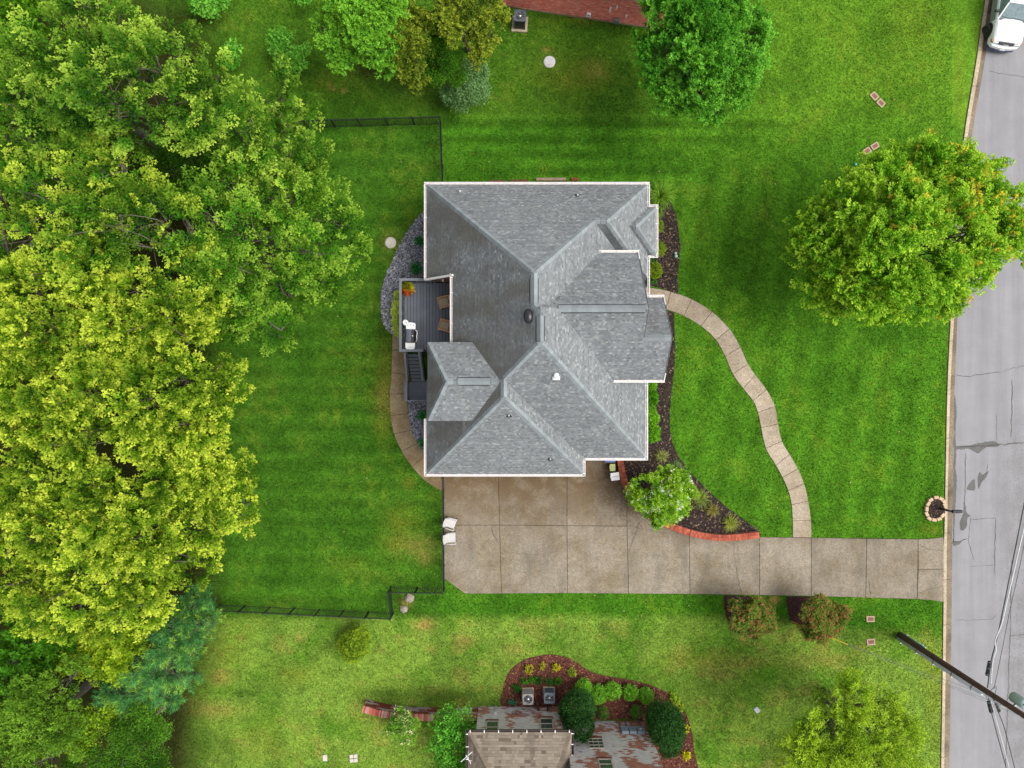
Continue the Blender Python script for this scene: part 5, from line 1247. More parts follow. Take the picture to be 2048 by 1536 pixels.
for k, (x, y, r_, c1, c2, lab) in enumerate([(1058, 1338, 9, (110, 120, 20), (186, 180, 50), 'yellow green mound nearest the bed edge on the left'), (1083, 1333, 7, (110, 120, 20), (176, 170, 60), 'faint yellow green mound, second along the bed edge'), (1113, 1334, 9, (120, 130, 20), (190, 180, 40), 'yellow green mound, third along the bed edge'), (1145, 1344, 8, (90, 130, 24), (160, 180, 50), 'green mound at the end of the row along the bed edge'), (1155, 1380, 9, (90, 120, 30), (150, 170, 50), 'olive mound in front of the first boxwood'),
                                            (1047, 1362, 7, (30, 84, 22), (90, 160, 40), 'first dark green sprout above the air conditioners'), (1064, 1360, 7, (24, 80, 22), (80, 150, 40), 'second dark green sprout above the air conditioners'), (1078, 1361, 7, (24, 80, 24), (70, 130, 40), 'third dark green sprout above the air conditioners'), (1099, 1363, 7, (24, 80, 24), (70, 130, 40), 'fourth dark green sprout above the air conditioners'), (1117, 1362, 8, (24, 80, 24), (90, 150, 40), 'fifth dark green sprout above the air conditioners'), (1034, 1376, 9, (24, 70, 24), (60, 120, 40), 'dark green sprout beside the pale air conditioner'),
                                            (1346, 1393, 8, (110, 150, 30), (180, 210, 60), 'pale green clump by the yew at the outer curve'), (1353, 1405, 7, (120, 150, 30), (190, 215, 70), 'pale green clump second along the outer curve'), (1360, 1416, 8, (120, 150, 30), (190, 215, 70), 'pale green clump third along the outer curve'), (1371, 1457, 8, (150, 160, 20), (220, 214, 40), 'yellow clump beside the egg shaped yew'), (1373, 1511, 8, (150, 160, 20), (230, 220, 40), 'bright yellow clump lowest in the red mulch'), (1170, 1490, 8, (80, 120, 20), (200, 210, 60), 'yellow green vine by the gridded window')]):
    shrub('perennial', lab, x, y, [(x, y, r_, .16, .7)], 500, .1, lf(*c1), lf(*c2), group=pm, seed=80 + k, K=10, low=0, inner=.2, gap=.1, cat='plant', spray=.12, stem=.01)
# ---- front beds
rb = 'round yellow green shrubs against the front wall'
for k, (x, y, r_, lab) in enumerate([(1317, 452, 13, 'first'), (1318, 498, 15, 'second'), (1311, 541, 16, 'third')]):
    shrub('shrub', lab + ' round yellow green shrub beneath the bay roof, counted down toward the front walk', x, y, [(x - 2, y, r_, .4, .85)], 460, .075, lf(64, 104, 10), lf(156, 176, 40), group=rb, seed=100 + k, K=16, low=-.1, inner=.7, gap=.12)
hg = 'bright green shrubs under the front gutter'
for k, (x, y, r_) in enumerate([(1297, 770, 13), (1298, 795, 15), (1296, 822, 13), (1299, 840, 15), (1299, 866, 17)]):
    shrub('shrub', ['first', 'second', 'third', 'fourth', 'fifth'][k] + ' feathery bright green shrub under the front gutter, counted toward the garage', x - 4, y, [(x + 1, y, r_ * 1.25, .5, .8)], 380, .1, lf(40, 108, 12), lf(130, 190, 40), group=hg, seed=110 + k, K=16, low=-.1, inner=.55, gap=.15)
yh = 'chartreuse shrubs under the deck railing'
for k, (x, y, r_) in enumerate([(797, 590, 9), (795, 607, 11), (793, 625, 12), (794, 642, 11), (796, 657, 11), (800, 667, 7)]):
    shrub('shrub', ['first', 'second', 'third', 'fourth', 'fifth', 'sixth'][k] + ' chartreuse shrub below the deck railing, counted from the potted plant', x, y, [(x, y, r_, .5, .8)], 420, .11, lf(150, 180, 44), lf(232, 240, 116), group=yh, seed=120 + k, K=14, low=-.1, inner=.5, gap=.12)
def blades(label, px, py, rpx, n, h, c1, c2, seed, name='ornamental_grass', cat='grass plant', group=None, w=.02, z0=.03, droop=.6, inner=.05):
    rg = np.random.default_rng(seed); b_ = W(px, py, z0); rr = rpx * (H - h) / F
    rt = root(name, (b_.x, b_.y, 0), label, cat, group)
    a = rg.uniform(0, 6.28, n); R_ = rr * rg.uniform(.35, 1.1, n) ; hh = h * rg.uniform(.6, 1.1, n)
    seg = 4; Vs = []
    dirv = np.stack([np.cos(a), np.sin(a)], -1); sidev = np.stack([-np.sin(a), np.cos(a)], -1)
    base = np.array([b_.x, b_.y]) + rg.normal(0, inner, (n, 2))
    def pt(t):
        xy = base + dirv * (R_ * (t ** 1.1))[:, None]; z = z0 + hh * (np.sin(t * 1.9) / 1.0 - droop * t ** 3 * .6)
        return np.concatenate([xy, z[:, None]], 1)
    Q = []
    for k in range(seg):
        t0, t1 = k / seg, (k + 1) / seg
        w0 = w * (1 - t0 * .75); w1 = w * (1 - t1 * .75)
        s3 = np.concatenate([sidev, np.zeros((n, 1))], 1)
        Q.append(np.stack([pt(t0) - s3 * w0 / 2, pt(t0) + s3 * w0 / 2, pt(t1) + s3 * w1 / 2, pt(t1) - s3 * w1 / 2], 1))
    C = np.array(c1) + (np.array(c2) - np.array(c1)) * rg.uniform(0, 1, (n, 1)); C = C * rg.uniform(.8, 1.2, (n, 1))
    link('blades', quadmesh('blades', np.concatenate(Q), LEAF, np.tile(C, (seg, 1))), rt)
    return rt
og = 'fountain grasses in the front bed'
blades('tall fountain grass at the top of the front bed beside the bay', 1316, 396, 34, 420, 1.0, lf(52, 104, 24), lf(140, 180, 60), 130, group=og, w=.028)
blades('second fountain grass beside the house just above the bay gutter', 1312, 425, 18, 160, .7, lf(60, 110, 24), lf(140, 180, 60), 131, group=og, w=.026)
blades('dark green grass clump between the bay and the third round shrub', 1302, 525, 14, 120, .6, lf(36, 96, 30), lf(96, 160, 60), 132, group=og, w=.03)
blades('dark green grass clump under the eave near the front walk', 1300, 560, 14, 110, .5, lf(30, 90, 24), lf(80, 140, 40), 133, group=og, w=.03)
for k, (x, y, r_, a, b2, lab) in enumerate([(1321, 911, 16, (90, 110, 40), (190, 190, 110), 'tawny centred fountain grass nearest the garage roof corner'), (1348, 936, 20, (60, 100, 50), (130, 160, 90), 'grey green fountain grass above the flowering crape myrtle'), (1375, 972, 15, (90, 100, 40), (170, 150, 80), 'brownish fountain grass at the shoulder of the crape myrtle'), (1398, 995, 24, (80, 110, 40), (170, 190, 80), 'light green fountain grass right of the crape myrtle'), (1422, 1018, 16, (90, 100, 40), (170, 160, 80), 'small tawny fountain grass in the middle of the bed point'), (1457, 1044, 20, (80, 120, 30), (190, 190, 80), 'yellow green fountain grass nearest the bed tip')]):
    blades(lab, x, y, r_, 220, .5, lf(*a), lf(*b2), 140 + k, group=og, w=.018)
hgp = 'dark green hostas in the grey gravel'
for k, (x, y, r_, lab) in enumerate([(841, 483, 13, 'dark green leafy plant in gravel under the eave, nearest the septic lid'), (833, 538, 17, 'dark green leafy plant in gravel just above the deck corner'), (846, 831, 13, 'dark green leafy plant in gravel just below the stairs'), (848, 886, 14, 'dark green leafy plant in gravel nearest the driveway fence')]):
    blades(lab, x, y, r_, 70, .45, lf(16, 92, 40), lf(70, 150, 70), 150 + k, name='leafy_plant', cat='plant', group=hgp, w=.075, inner=.03)
# ---- grass blades over the lawn: the mown turf itself
rg = np.random.default_rng(5)
n = 420000
px = rg.uniform(330, 1905, n); py = rg.uniform(-20, 1556, n)
k = px < kx(1, py) - 2
for poly in PAVED + [smooth(b_, 3, True) for b_ in (B7,)] + [B1, B2, B3, B4, B5, B6]: k &= ~inpoly(px, py, poly)
k &= ~inpoly(px, py, [(880, 380), (1290, 380), (1290, 900), (1150, 930), (880, 930)])
px, py = px[k], py[k]; n = len(px)
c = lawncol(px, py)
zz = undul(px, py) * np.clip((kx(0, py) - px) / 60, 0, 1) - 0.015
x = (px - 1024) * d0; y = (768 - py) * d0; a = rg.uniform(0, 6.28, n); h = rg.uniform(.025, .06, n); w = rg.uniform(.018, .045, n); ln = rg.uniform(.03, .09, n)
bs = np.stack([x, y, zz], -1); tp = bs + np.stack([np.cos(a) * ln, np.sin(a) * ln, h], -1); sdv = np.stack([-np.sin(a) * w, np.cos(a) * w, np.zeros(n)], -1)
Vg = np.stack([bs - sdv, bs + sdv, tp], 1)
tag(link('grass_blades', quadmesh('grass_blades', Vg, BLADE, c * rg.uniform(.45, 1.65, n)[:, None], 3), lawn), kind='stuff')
fx = rg.uniform(480, 1890, 520); fy = rg.uniform(20, 1520, 520)
k = ~inpoly(fx, fy, [(850, 360), (1345, 360), (1345, 950), (850, 950)])
fx, fy = fx[k], fy[k]; n2_ = len(fx); D_ = nrm(np.concatenate([rg.normal(0, 1, (n2_, 2)), np.zeros((n2_, 1))], 1)); N_2 = np.array([0, 0, 1.]) + rg.normal(0, .25, (n2_, 3))
P_ = np.stack([(fx - 1024) * d0, (768 - fy) * d0, np.full(n2_, .05)], -1)
cc_ = np.array([seen(190, 160, 70), seen(214, 206, 150), seen(150, 110, 60), seen(170, 180, 60)])[rg.integers(0, 4, n2_)]
tag(link('fallen_leaves', quadmesh('fallen_leaves', leaftris(P_, D_, N_2, rg.uniform(.05, .1, n2_), .9), BLADE, cc_, 3), lawn), kind='stuff')
print('leaves', NLEAF, 'blades', n)
# ================================================================ RETAINING WALL
RW = smooth([(1240, 905), (1242, 930), (1248, 958), (1260, 986), (1280, 1013), (1308, 1036), (1346, 1054), (1397, 1070), (1450, 1076), (1519, 1070)], 8)
WALLB = M('retaining_brick', seen(170, 88, 62), 0.9, 0.2, 5, 40, 0.2, 0.3)
BRK = M('brick_pieces', (1, 1, 1), 0.9, 0.15, 4, 50, 0.18, 0.3, attr=True)
MORT = M('mortar', seen(168, 120, 96), 0.95, 0.15)
zt = .42
rwp = [Vector(W2(x, y, zt)) for x, y in RW]
def path_at(P, s):
    acc = 0
    for a, b_ in zip(P[:-1], P[1:]):
        l = (b_ - a).length
        if acc + l >= s: return a + (b_ - a) * ((s - acc) / l), (b_ - a).normalized()
        acc += l
    return P[-1], (P[-1] - P[-2]).normalized()
def plen(P): return sum((b_ - a).length for a, b_ in zip(P[:-1], P[1:]))
rwall = root('retaining_wall', (rwp[0].x, rwp[0].y, 0), 'curved red brick retaining wall between the driveway and the front bed', 'wall')
g = MB(); wd = .36
Lf = []; Rt = []
for i, p in enumerate(rwp):
    d = (rwp[min(i + 1, len(rwp) - 1)] - rwp[max(i - 1, 0)]).normalized(); nn = Vector((-d.y, d.x))
    Lf.append(p + nn * wd / 2); Rt.append(p - nn * wd / 2)
vs_ = []; fs_ = []
for l, r_ in zip(Lf, Rt): vs_ += [(l.x, l.y, -.05), (l.x, l.y, zt - .012), (r_.x, r_.y, zt - .012), (r_.x, r_.y, -.05)]
for i in range(len(Lf) - 1):
    for k in range(3): fs_.append((i * 4 + k, (i + 1) * 4 + k, (i + 1) * 4 + k + 1, i * 4 + k + 1))
fs_ += [(0, 1, 2, 3), tuple((len(Lf) - 1) * 4 + k for k in (3, 2, 1, 0))]
g.add(vs_, [list(f)[::-1] for f in fs_]); g.build('core', MORT, rwall)
bk = MB(); tot = plen(rwp); s_ = 0.0; rb_ = random.Random(4)
BC = [seen(206, 104, 78), seen(190, 92, 66), seen(214, 116, 88), seen(170, 82, 62)]
while s_ < tot - .05:
    p, d = path_at(rwp, s_ + .05); nn = Vector((-d.y, d.x)); ang = math.atan2(d.y, d.x)
    dk_ = .45 + .55 * min(1, max(0, (float(fbm(s_ * .8, 3.3, 91)) - .28) * 4)) if s_ < tot * .62 else 1.0 - .4 * max(0, float(fbm(s_ * 1.5, 8.1, 92)) - .5)
    for o_ in (-.093, .093):
        bk.cc = tuple(np.array(rb_.choice(BC)) * rb_.uniform(.85, 1.1) * dk_)
        q = p + nn * o_; bk.box(q.x, q.y, zt - .02, .088, .178, .06, ang)
    s_ += .098
for row in range(5):      # courses on the driveway face
    s_ = .1 * (row % 2); z = zt - .09 - row * .075
    while s_ < tot - .1:
        p, d = path_at(rwp, s_ + .1); nn = Vector((-d.y, d.x)); ang = math.atan2(d.y, d.x)
        bk.cc = tuple(np.array(rb_.choice(BC)) * rb_.uniform(.7, 1.0)); q = p - nn * (wd / 2 - .03); bk.box(q.x, q.y, z, .195, .08, .062, ang)
        s_ += .205
tag(bk.build('bricks', BRK, rwall), kind='stuff')

# ================================================================ DECK FURNITURE
TEAK = M('teak', seen(236, 178, 122), 0.6, 0.25, 8, 40, 0.2); CUSH = M('brown_cushion', seen(200, 182, 152), 0.95, 0.1, 20, 120, 0.2)
def deck_chair(px, py, rz, label):
    p = W(px, py, ZD + .45)
    r_ = root('deck_chair', (p.x, p.y, ZD), label, 'chair', 'teak chairs on the deck', rz)
    # faces -x
    for sy in (-1, 1):
        MB().bar((-.32, sy * .29, .62), (.34, sy * .29, .58), .06, .03).build('armrest', TEAK, r_, local=True)
        MB().box(-.28, sy * .29, .3, .05, .05, .62).build('leg', TEAK, r_, local=True); MB().box(.26, sy * .29, .29, .05, .05, .58).build('leg', TEAK, r_, local=True)
    MB().bar((-.33, -.3, .38), (-.33, .3, .38), .05, .06).build('seat_frame', TEAK, r_, local=True)
    for sy in (-1, 1): MB().bar((-.31, sy * .25, .38), (.3, sy * .25, .34), .04, .06).build('seat_frame', TEAK, r_, local=True)
    bevel(MB().box(-.03, 0, .42, .5, .46, .08).build('cushion', CUSH, r_, local=True), .025)
    g = MB(); g.bar((.27, 0, .42), (.46, 0, .98), .46, .07, up=(-1, 0, .3)); bevel(g.build('back_cushion', CUSH, r_, local=True), .02)
    for sy in (-1, 1): MB().bar((.28, sy * .25, .36), (.5, sy * .25, 1.02), .04, .05).build('back_post', TEAK, r_, local=True)
    MB().bar((.5, -.28, 1.02), (.5, .28, 1.02), .05, .05).build('back_rail', TEAK, r_, local=True)
deck_chair(889, 604, R(15), 'teak deck chair with brown cushion, the one nearer the brick corner')
deck_chair(890, 651, R(-14), 'teak deck chair with brown cushion, the one nearer the small hip roof')
gp = W(821, 672, ZD + .9)
gr = root('gas_grill', (gp.x, gp.y, ZD), 'white gas grill with black lid standing by the deck railing', 'grill', None, R(-2))
MB().box(0, 0, .38, .42, .6, .76).build('cabinet', BLACK, gr, local=True)
bevel(MB().box(0, 0, .82, .5, .68, .12).build('firebox', BLACK, gr, local=True), .02)
LIDG = M('grill_lid', seen(112, 118, 134), 0.3, 0.05)
g = MB(); prof = [(-.25, .88), (-.25, 1.0), (-.2, 1.1), (-.05, 1.13), (.06, 1.12)]
vs_ = [(x, y, z) for y in (-.33, .33) for x, z in prof + [(.06, .88)]]
g.add(vs_, [list(range(6)), [6 + k for k in range(6)][::-1]] + [(k, 6 + k, 6 + (k + 1) % 6, (k + 1) % 6) for k in range(6)]); g.build('lid', LIDG, gr, local=True)
g = MB(); g.add([(.061, -.33, .88), (.061, -.33, 1.12), (.2, -.33, 1.04), (.26, -.33, .9), (.061, .33, .88), (.061, .33, 1.12), (.2, .33, 1.04), (.26, .33, .9)], [(0, 3, 2, 1), (4, 5, 6, 7), (1, 2, 6, 5), (2, 3, 7, 6), (0, 4, 7, 3), (0, 1, 5, 4)])
lf = g.build('lid_front', BLACK, gr, local=True)
MB().tube([(.26, -.3, .98), (.35, -.3, .98), (.37, -.1, .98), (.34, 0, .98), (.37, .1, .98), (.35, .3, .98), (.26, .3, .98)], .022, 8).build('handle', WHITE_CLEAN, gr, True, True)
g = MB(); g.lathe([(.03, 0), (.03, .02)], 12, (.14, 0, 1.085)); g.build('thermometer', WHITE_CLEAN, gr, local=True)
for sg in (1, -1):
    g = MB(); pl = [(-.26, sg * .37), (.26, sg * .37), (.26, sg * .66), (.2, sg * .72), (0, sg * .745), (-.2, sg * .72), (-.26, sg * .66)]
    g.prism(pl, .9, .94); sh = bevel(g.build('side_shelf', WHITE_CLEAN, gr, local=True), .012)
    if sg > 0:
        for x in (-.16, 0, .15): MB().lathe([(.03, 0), (.026, .03)], 12, (x, .6, .94)).build('knob', GREYMETAL, sh, local=True)
    else: MB().bar((-.1, -.62, .95), (.24, -.6, .95), .018, .012).build('tool_rail', GREYMETAL, sh, local=True)
p = W(811, 645, ZD + .9)
r_ = root('side_table', (p.x, p.y, ZD), 'small round white side table beside the grill', 'table')
MB().lathe([(.15, .86), (.155, .88), (.15, .9), (.13, .895)], 24, (p.x, p.y, ZD)).build('table_top', WHITE_CLEAN, r_, True); MB().tube([(p.x, p.y, ZD), (p.x, p.y, ZD + .87)], .03, 8).build('leg', GREYMETAL, r_); MB().bar((p.x - .02, p.y + .05, ZD + .905), (p.x + .1, p.y - .05, ZD + .905), .03, .012).build('lighter', BLACK, r_)
# potted plant
p = W(816, 577, ZD + .5)
r_ = root('potted_plant', (p.x, p.y, ZD), 'pot of yellow and orange leaved coleus in the deck corner', 'plant')
MB().lathe([(.12, 0), (.17, .1), (.2, .3), (.21, .36), (.18, .34)], 20, (p.x, p.y, ZD)).build('pot', M('dark_pot', seen(70, 52, 44), .6), r_, True)
for nm, cs, off, sdd in (('foliage', (seen(170, 180, 20), seen(236, 226, 70)), (.05, .03), 1), ('blossoms', (seen(170, 50, 20), seen(236, 120, 40)), (-.02, -.08), 2), ('foliage', (seen(60, 110, 20), seen(150, 150, 40)), (-.1, .12), 3)):
    V, C, T = foliage([(p.x + off[0], p.y + off[1], ZD + .45, .22, .16)], 2600, .09, cs[0], cs[1], seed=200 + sdd, K=12, spray=.12, lat=.06, gap=.1, low=0, inner=.4, nsub=0)
    link(nm, quadmesh(nm, V, LEAF, C, 3), r_)
# wall lantern on the brick at the deck
q = W(886, 559, 3.6)
r_ = root('wall_lantern', (q.x, 5.74, 3.5), 'small lantern on the brick wall at the deck corner', 'lamp')
MB().box(q.x, 5.70, 3.6, .12, .07, .2).build('backplate', GREYMETAL, r_); MB().box(q.x, 5.6, 3.62, .13, .13, .2, 0, .8, .8).build('lantern', WHITE, r_)

# ================================================================ YARD OBJECTS
RESIN = M('white_resin', (.47, .45, .44), 0.5, 0.06)
def resin_chair(px, py, rz, label):
    p = W(px, py, .42)
    r_ = root('lawn_chair', (p.x, p.y, .03), label, 'chair', 'white lawn chairs by the fence', rz)
    g = MB(); g.prism([(-.24, -.25), (.22, -.27), (.24, .27), (-.22, .25)], .37, .40); bevel(g.build('seat', RESIN, r_, local=True), .01)
    g = MB(); g.add([(-.22, -.24, .40), (-.22, .24, .40), (-.40, .27, .86), (-.43, 0, .92), (-.40, -.27, .86), (-.25, -.24, .40), (-.25, .24, .40), (-.43, .27, .86), (-.46, 0, .92), (-.43, -.27, .86)],
                    [(0, 1, 2, 3, 4), (9, 8, 7, 6, 5), (0, 5, 6, 1), (1, 6, 7, 2), (2, 7, 8, 3), (3, 8, 9, 4), (4, 9, 5, 0)]); g.build('backrest', RESIN, r_, local=True)
    for sy in (-1, 1):
        MB().tube([(-.33, sy * .29, .62), (-.1, sy * .33, .63), (.22, sy * .33, .61), (.27, sy * .31, .55)], .025, 6).build('armrest', RESIN, r_, True, True)
        MB().tube([(.22, sy * .27, .60), (.26, sy * .29, .0)], .025, 6).build('leg', RESIN, r_, True, True); MB().tube([(-.22, sy * .25, .42), (-.34, sy * .28, 0)], .025, 6).build('leg', RESIN, r_, True, True)
resin_chair(903, 1047, R(-17), 'white resin lawn chair by the driveway fence, angled, nearer the house')
resin_chair(903, 1076, R(3), 'white resin lawn chair by the driveway fence, square on, farther from the house')
def bin_(px, py, rz, sx, sy, h, mat, lid, label, cat='bin'):
    p = W(px, py, h)
    r_ = root('storage_bin', (p.x, p.y, .03), label, cat, 'bins beside the garage', rz)
    MB().box(0, 0, h * .45, sx * .9, sy * .9, h * .9, 0, 1.08, 1.08).build('body', mat, r_, local=True)
    l = bevel(MB().box(0, 0, h * .94, sx, sy, h * .1).build('lid', lid, r_, local=True), .02)
    MB().bar((-sx * .5, sy * .1, h * .97), (-sx * .5, -sy * .1, h * .97), .05, .03).build('handle', lid, l, local=True); MB().bar((-sx * .42, 0, h * .99 + .012), (sx * .42, 0, h * .99 + .012), .02, .012).build('lid_seam', GREYMETAL, l, local=True)
bin_(1230, 953, R(8), .50, .46, .7, GREYMETAL, WHITE_CLEAN, 'white lidded cooler beside the brick wall, lowest of the bins')
bin_(1225, 935, R(2), .32, .42, .6, BLACK, M('lime_plastic', seen(206, 216, 130), .5, .06), 'pale lime lidded bin between the white cooler and the garage eave')
bin_(1220, 918, R(0), .62, .4, .9, M('blue_plastic', seen(70, 84, 140), .5, .06), M('blue_lid', seen(104, 118, 180), .5, .06), 'blue bin mostly hidden under the garage eave')
ROCKM = M('rock', seen(176, 164, 150), 0.9, 0.4, 6, 30, 0.3, 0.6)
def rock(px, py, r, label, seed):
    rg = random.Random(seed); p = W(px, py, .1); g = MB()
    prof = [(r * .9, -.05), (r, r * .25), (r * .8, r * .6), (r * .4, r * .85), (.01, r * .9)]
    g.lathe(prof, 10, (p.x, p.y, 0)); g.v = [(a + rg.gauss(0, r * .09), b_ + rg.gauss(0, r * .09), c_ + rg.gauss(0, r * .07)) for a, b_, c_ in g.v]
    tag(g.build('rock', ROCKM), label, 'rock', 'rocks outside the fence corner')
rock(819, 1197, .27, 'larger grey rock just outside the fence corner', 1); rock(808, 1219, .22, 'smaller grey rock below the larger one outside the fence corner', 2)
LIDM = M('septic_lid', seen(236, 232, 214), 0.7, 0.06, 4, 30, .05)
def septic(px, py, r, label, mat):
    p = W(px, py, .05); rt = root('septic_lid', (p.x, p.y, 0), label, 'lid', 'round septic lids in the lawn')
    MB().lathe([(r + .05, -.05), (r + .05, .03), (r, .04)], 32, (p.x, p.y, 0)).build('collar', DARKGAP if r > .31 else mat, rt, True)
    MB().lathe([(r, -.02), (r, .055), (r - .02, .065), (.02, .075), (.001, .075)], 32, (p.x, p.y, 0)).build('cover', mat, rt)
    for k in range(4):
        a = k * 1.57 + .6; MB().bar((p.x + .06 * math.cos(a), p.y + .06 * math.sin(a), .074), (p.x + (r - .05) * math.cos(a), p.y + (r - .05) * math.sin(a), .070), .012, .014).build('cover_rib', M('lid_rib', seen(206, 200, 184), .7) if k == 0 and 'lid_rib' not in bpy.data.materials else bpy.data.materials['lid_rib'], rt)
    MB().lathe([(.025, 0), (.02, .03)], 10, (p.x - .03, p.y - r + .1, .07)).build('bolt', BLACK, rt)
septic(781, 485, .285, 'cream round septic lid near the gravel bed', LIDM); septic(1099, 123, .30, 'white round septic lid in the lawn below the red brick house', M('white_lid', seen(244, 240, 240), .6, .05))
BOXF = M('meter_box_rim', seen(206, 178, 150), 0.8, .1); BOXL = M('meter_box_lid', seen(150, 104, 88), .8, .12)
def meter_box(px, py, rz, sx, sy, label, group, bright=True):
    p = W(px, py, .03); r_ = root('meter_box', (p.x, p.y, 0), label, 'meter box', group, rz)
    for a in ((-sx / 2 + .035, 0, .07, sy), (sx / 2 - .035, 0, .07, sy), (0, -sy / 2 + .035, sx - .14, .07), (0, sy / 2 - .035, sx - .14, .07)): MB().box(a[0], a[1], 0.0, a[2], a[3], .09).build('rim', BOXF, r_, local=True)
    MB().box(0, 0, -.005, sx - .142, sy - .142, .08).build('lid', BOXL, r_, local=True)
    MB().box(sx * .12, 0, .037, .1, .07, .012).build('reader_cap', DARKMETAL if not bright else BOXL, r_, local=True)
mp = 'paired meter boxes in the front lawn'
meter_box(1749, 192, R(-48), .46, .36, 'upper tan meter box of the slanting pair in the top lawn', mp); meter_box(1762, 206, R(-45), .46, .36, 'lower tan meter box of the slanting pair in the top lawn', mp)
meter_box(1734, 302, R(32), .46, .34, 'tan meter box farther from the road beside the maple crown', mp); meter_box(1750, 292, R(32), .46, .34, 'tan meter box nearer the road beside the maple crown', mp)
ms = 'single meter boxes by the driveway'
meter_box(1741, 1238, 0, .48, .35, 'brown lidded meter box just below the driveway', ms); meter_box(1742, 1284, R(5), .48, .36, 'brown lidded meter box nearer the utility pole base', ms)
def plate(px, py, sx, sy, rz, label, mat, name='paver', n=1):
    p = W(px, py, .03); r_ = bevel(MB().box(0, 0, .0, sx, sy, .07).build(name, mat, local=True), .01); r_.location = (p.x, p.y, .015); r_.rotation_euler = (0, 0, rz)
    return tag(r_, label, 'paver', 'pale flat plates in the lower lawn')
PLT = M('pale_plate', seen(214, 220, 226), .6, .05); PLT2 = M('white_paver', seen(226, 218, 208), .8, .08)
plate(1514, 1420, .28, .33, R(40), 'pale blue white plate in the lower lawn toward the airy tree', PLT); plate(650, 1516, .26, .36, R(3), 'single white paver at the bottom edge', PLT2)
for dx, dy, lab in ((-.13, .12, 'upper left white paver of the cross shaped four'), (.12, .14, 'upper right white paver of the cross shaped four'), (-.11, -.13, 'lower left white paver of the cross shaped four'), (.14, -.11, 'lower right white paver of the cross shaped four')):
    o = plate(707, 1517, .21, .21, R(14), lab, PLT2); o.location.x += dx; o.location.y += dy
GLASSB = M('teal_globe', seen(178, 222, 212), .25, .05)
for x, y, r_, lab in ((1351, 506, .085, 'smaller pale teal globe in the front bed edge'), (1352, 512, .11, 'larger pale teal globe in the front bed edge')):
    p = W(x, y, .12); tag(MB().lathe([(r_ * .3, 0.02), (r_ * .75, r_ * .3), (r_, r_ * .95), (r_ * .8, r_ * 1.6), (r_ * .35, r_ * 1.95), (.002, r_ * 2)], 18, (p.x, p.y, .0)).build('garden_globe', GLASSB, smooth_=True), lab, 'ornament', 'teal globes in the front bed')
p = W(1712, 328, .1); tag(MB().lathe([(.08, 0), (.09, .06), (.06, .1), (.002, .11)], 14, (p.x, p.y, 0)).build('sprinkler_cap', M('teal_plastic', seen(110, 190, 170), .5), smooth_=True), 'small teal cap in the grass beside the maple crown', 'cap')
# timber edging behind the house
TIMB = M('weathered_timber', seen(170, 146, 124), .9, .35, 5, 40, .3)
for x0, x1, y, lab in ((1072, 1132, 358.5, 'weathered timber along the rear wall, the long pale one'), (1020, 1056, 362, 'weathered timber along the rear wall, the darker short one'), (978, 1010, 363, 'weathered timber along the rear wall, half buried')):
    a = W(x0, y, .15); b_ = W(x1, y, .15); o = bevel(MB().bar((a.x, a.y, .1), (b_.x, b_.y, .1), .17, .2).build('landscape_timber', TIMB if x0 == 1072 else M('dark_timber_%d' % x0, seen(112, 76, 52), .9, .35, 5, 40, .3)), .015); tag(o, lab, 'timber', 'timbers behind the house')
for k in range(5):
    p = W(1144 + k * 2.7, 358 + (k % 2) * 2, .12); o = MB().box(0, 0, 0, .06, .2, .09).build('loose_brick', WALLB); o.location = (p.x, p.y, .08 + .01 * k); o.rotation_euler = (0, .1, R(20 + 5 * k)); tag(o, ['first', 'second', 'third', 'fourth', 'fifth'][k] + ' loose red brick of the little row ending the timbers, counted from the timbers', 'brick', 'loose bricks behind the house')
# ================================================================ MAILBOX
mbx = root('mailbox', W(1879, 1016), 'black mailbox on a post in the ring of pale stones at the kerb', 'mailbox')
b0 = W(1879, 1016, 0); zt2 = 1.12; tp_ = W(1901, 1018, zt2)
MB().bbox(b0.x - .05, b0.x + .05, b0.y - .05, b0.y + .05, -.1, zt2).build('post', BLACK, mbx)
MB().bar((b0.x - .1, b0.y, zt2 - .1), (b0.x + .5, b0.y, zt2 - .1), .07, .07).build('arm', BLACK, mbx)
g = MB(); pr = [(math.cos(t) * .085, math.sin(t) * .085) for t in [k * math.pi / 8 for k in range(9)]]
pr = [(-.085, -.12)] + pr[::-1] + [(.085, -.12)]; n = len(pr)
vs_ = [(x, b0.y + yy, zt2 + .06 + zz_) for x in (b0.x + .05, b0.x + .58) for yy, zz_ in pr]
g.add(vs_, [list(range(n))[::-1], [n + k for k in range(n)]] + [(k, (k + 1) % n, n + (k + 1) % n, n + k) for k in range(n)]); g.build('box', M('mailbox_black', (.03, .033, .04), .6, .1), mbx)
MB().box(b0.x + .585, b0.y, zt2 + .03, .012, .16, .18).build('door', GREYMETAL, mbx); MB().box(b0.x + .3, b0.y - .095, zt2 + .1, .16, .012, .05).build('flag', M('red_flag', seen(180, 40, 30), .5), mbx)
stone_px = [(1873, 995), (1883, 998), (1862, 1000), (1857, 1008), (1854, 1018), (1854, 1028), (1859, 1037), (1869, 1040), (1879, 1038), (1886, 1031), (1888, 1003), (1890, 1011)]
ring = root('stone_ring', W(1871, 1018), 'ring of pale edging stones filled with dark mulch around the mailbox', 'planter')
SM = M('edging_stone', seen(226, 196, 160), .85, .12, 6, 40, .15, rand=.08)
ctr = Vector(W2(1871, 1018))
for k, (x, y) in enumerate(stone_px):
    c = Vector(W2(x, y, .12)); d = c - ctr; a = math.atan2(d.y, d.x)
    o = bevel(MB().box(0, 0, 0, .2, .29, .14, 0, .92, .92).build('stone', SM, ring, local=True), .015); o.location = (c.x - wloc(ring).x, c.y - wloc(ring).y, .07); o.rotation_euler = (0, 0, a)
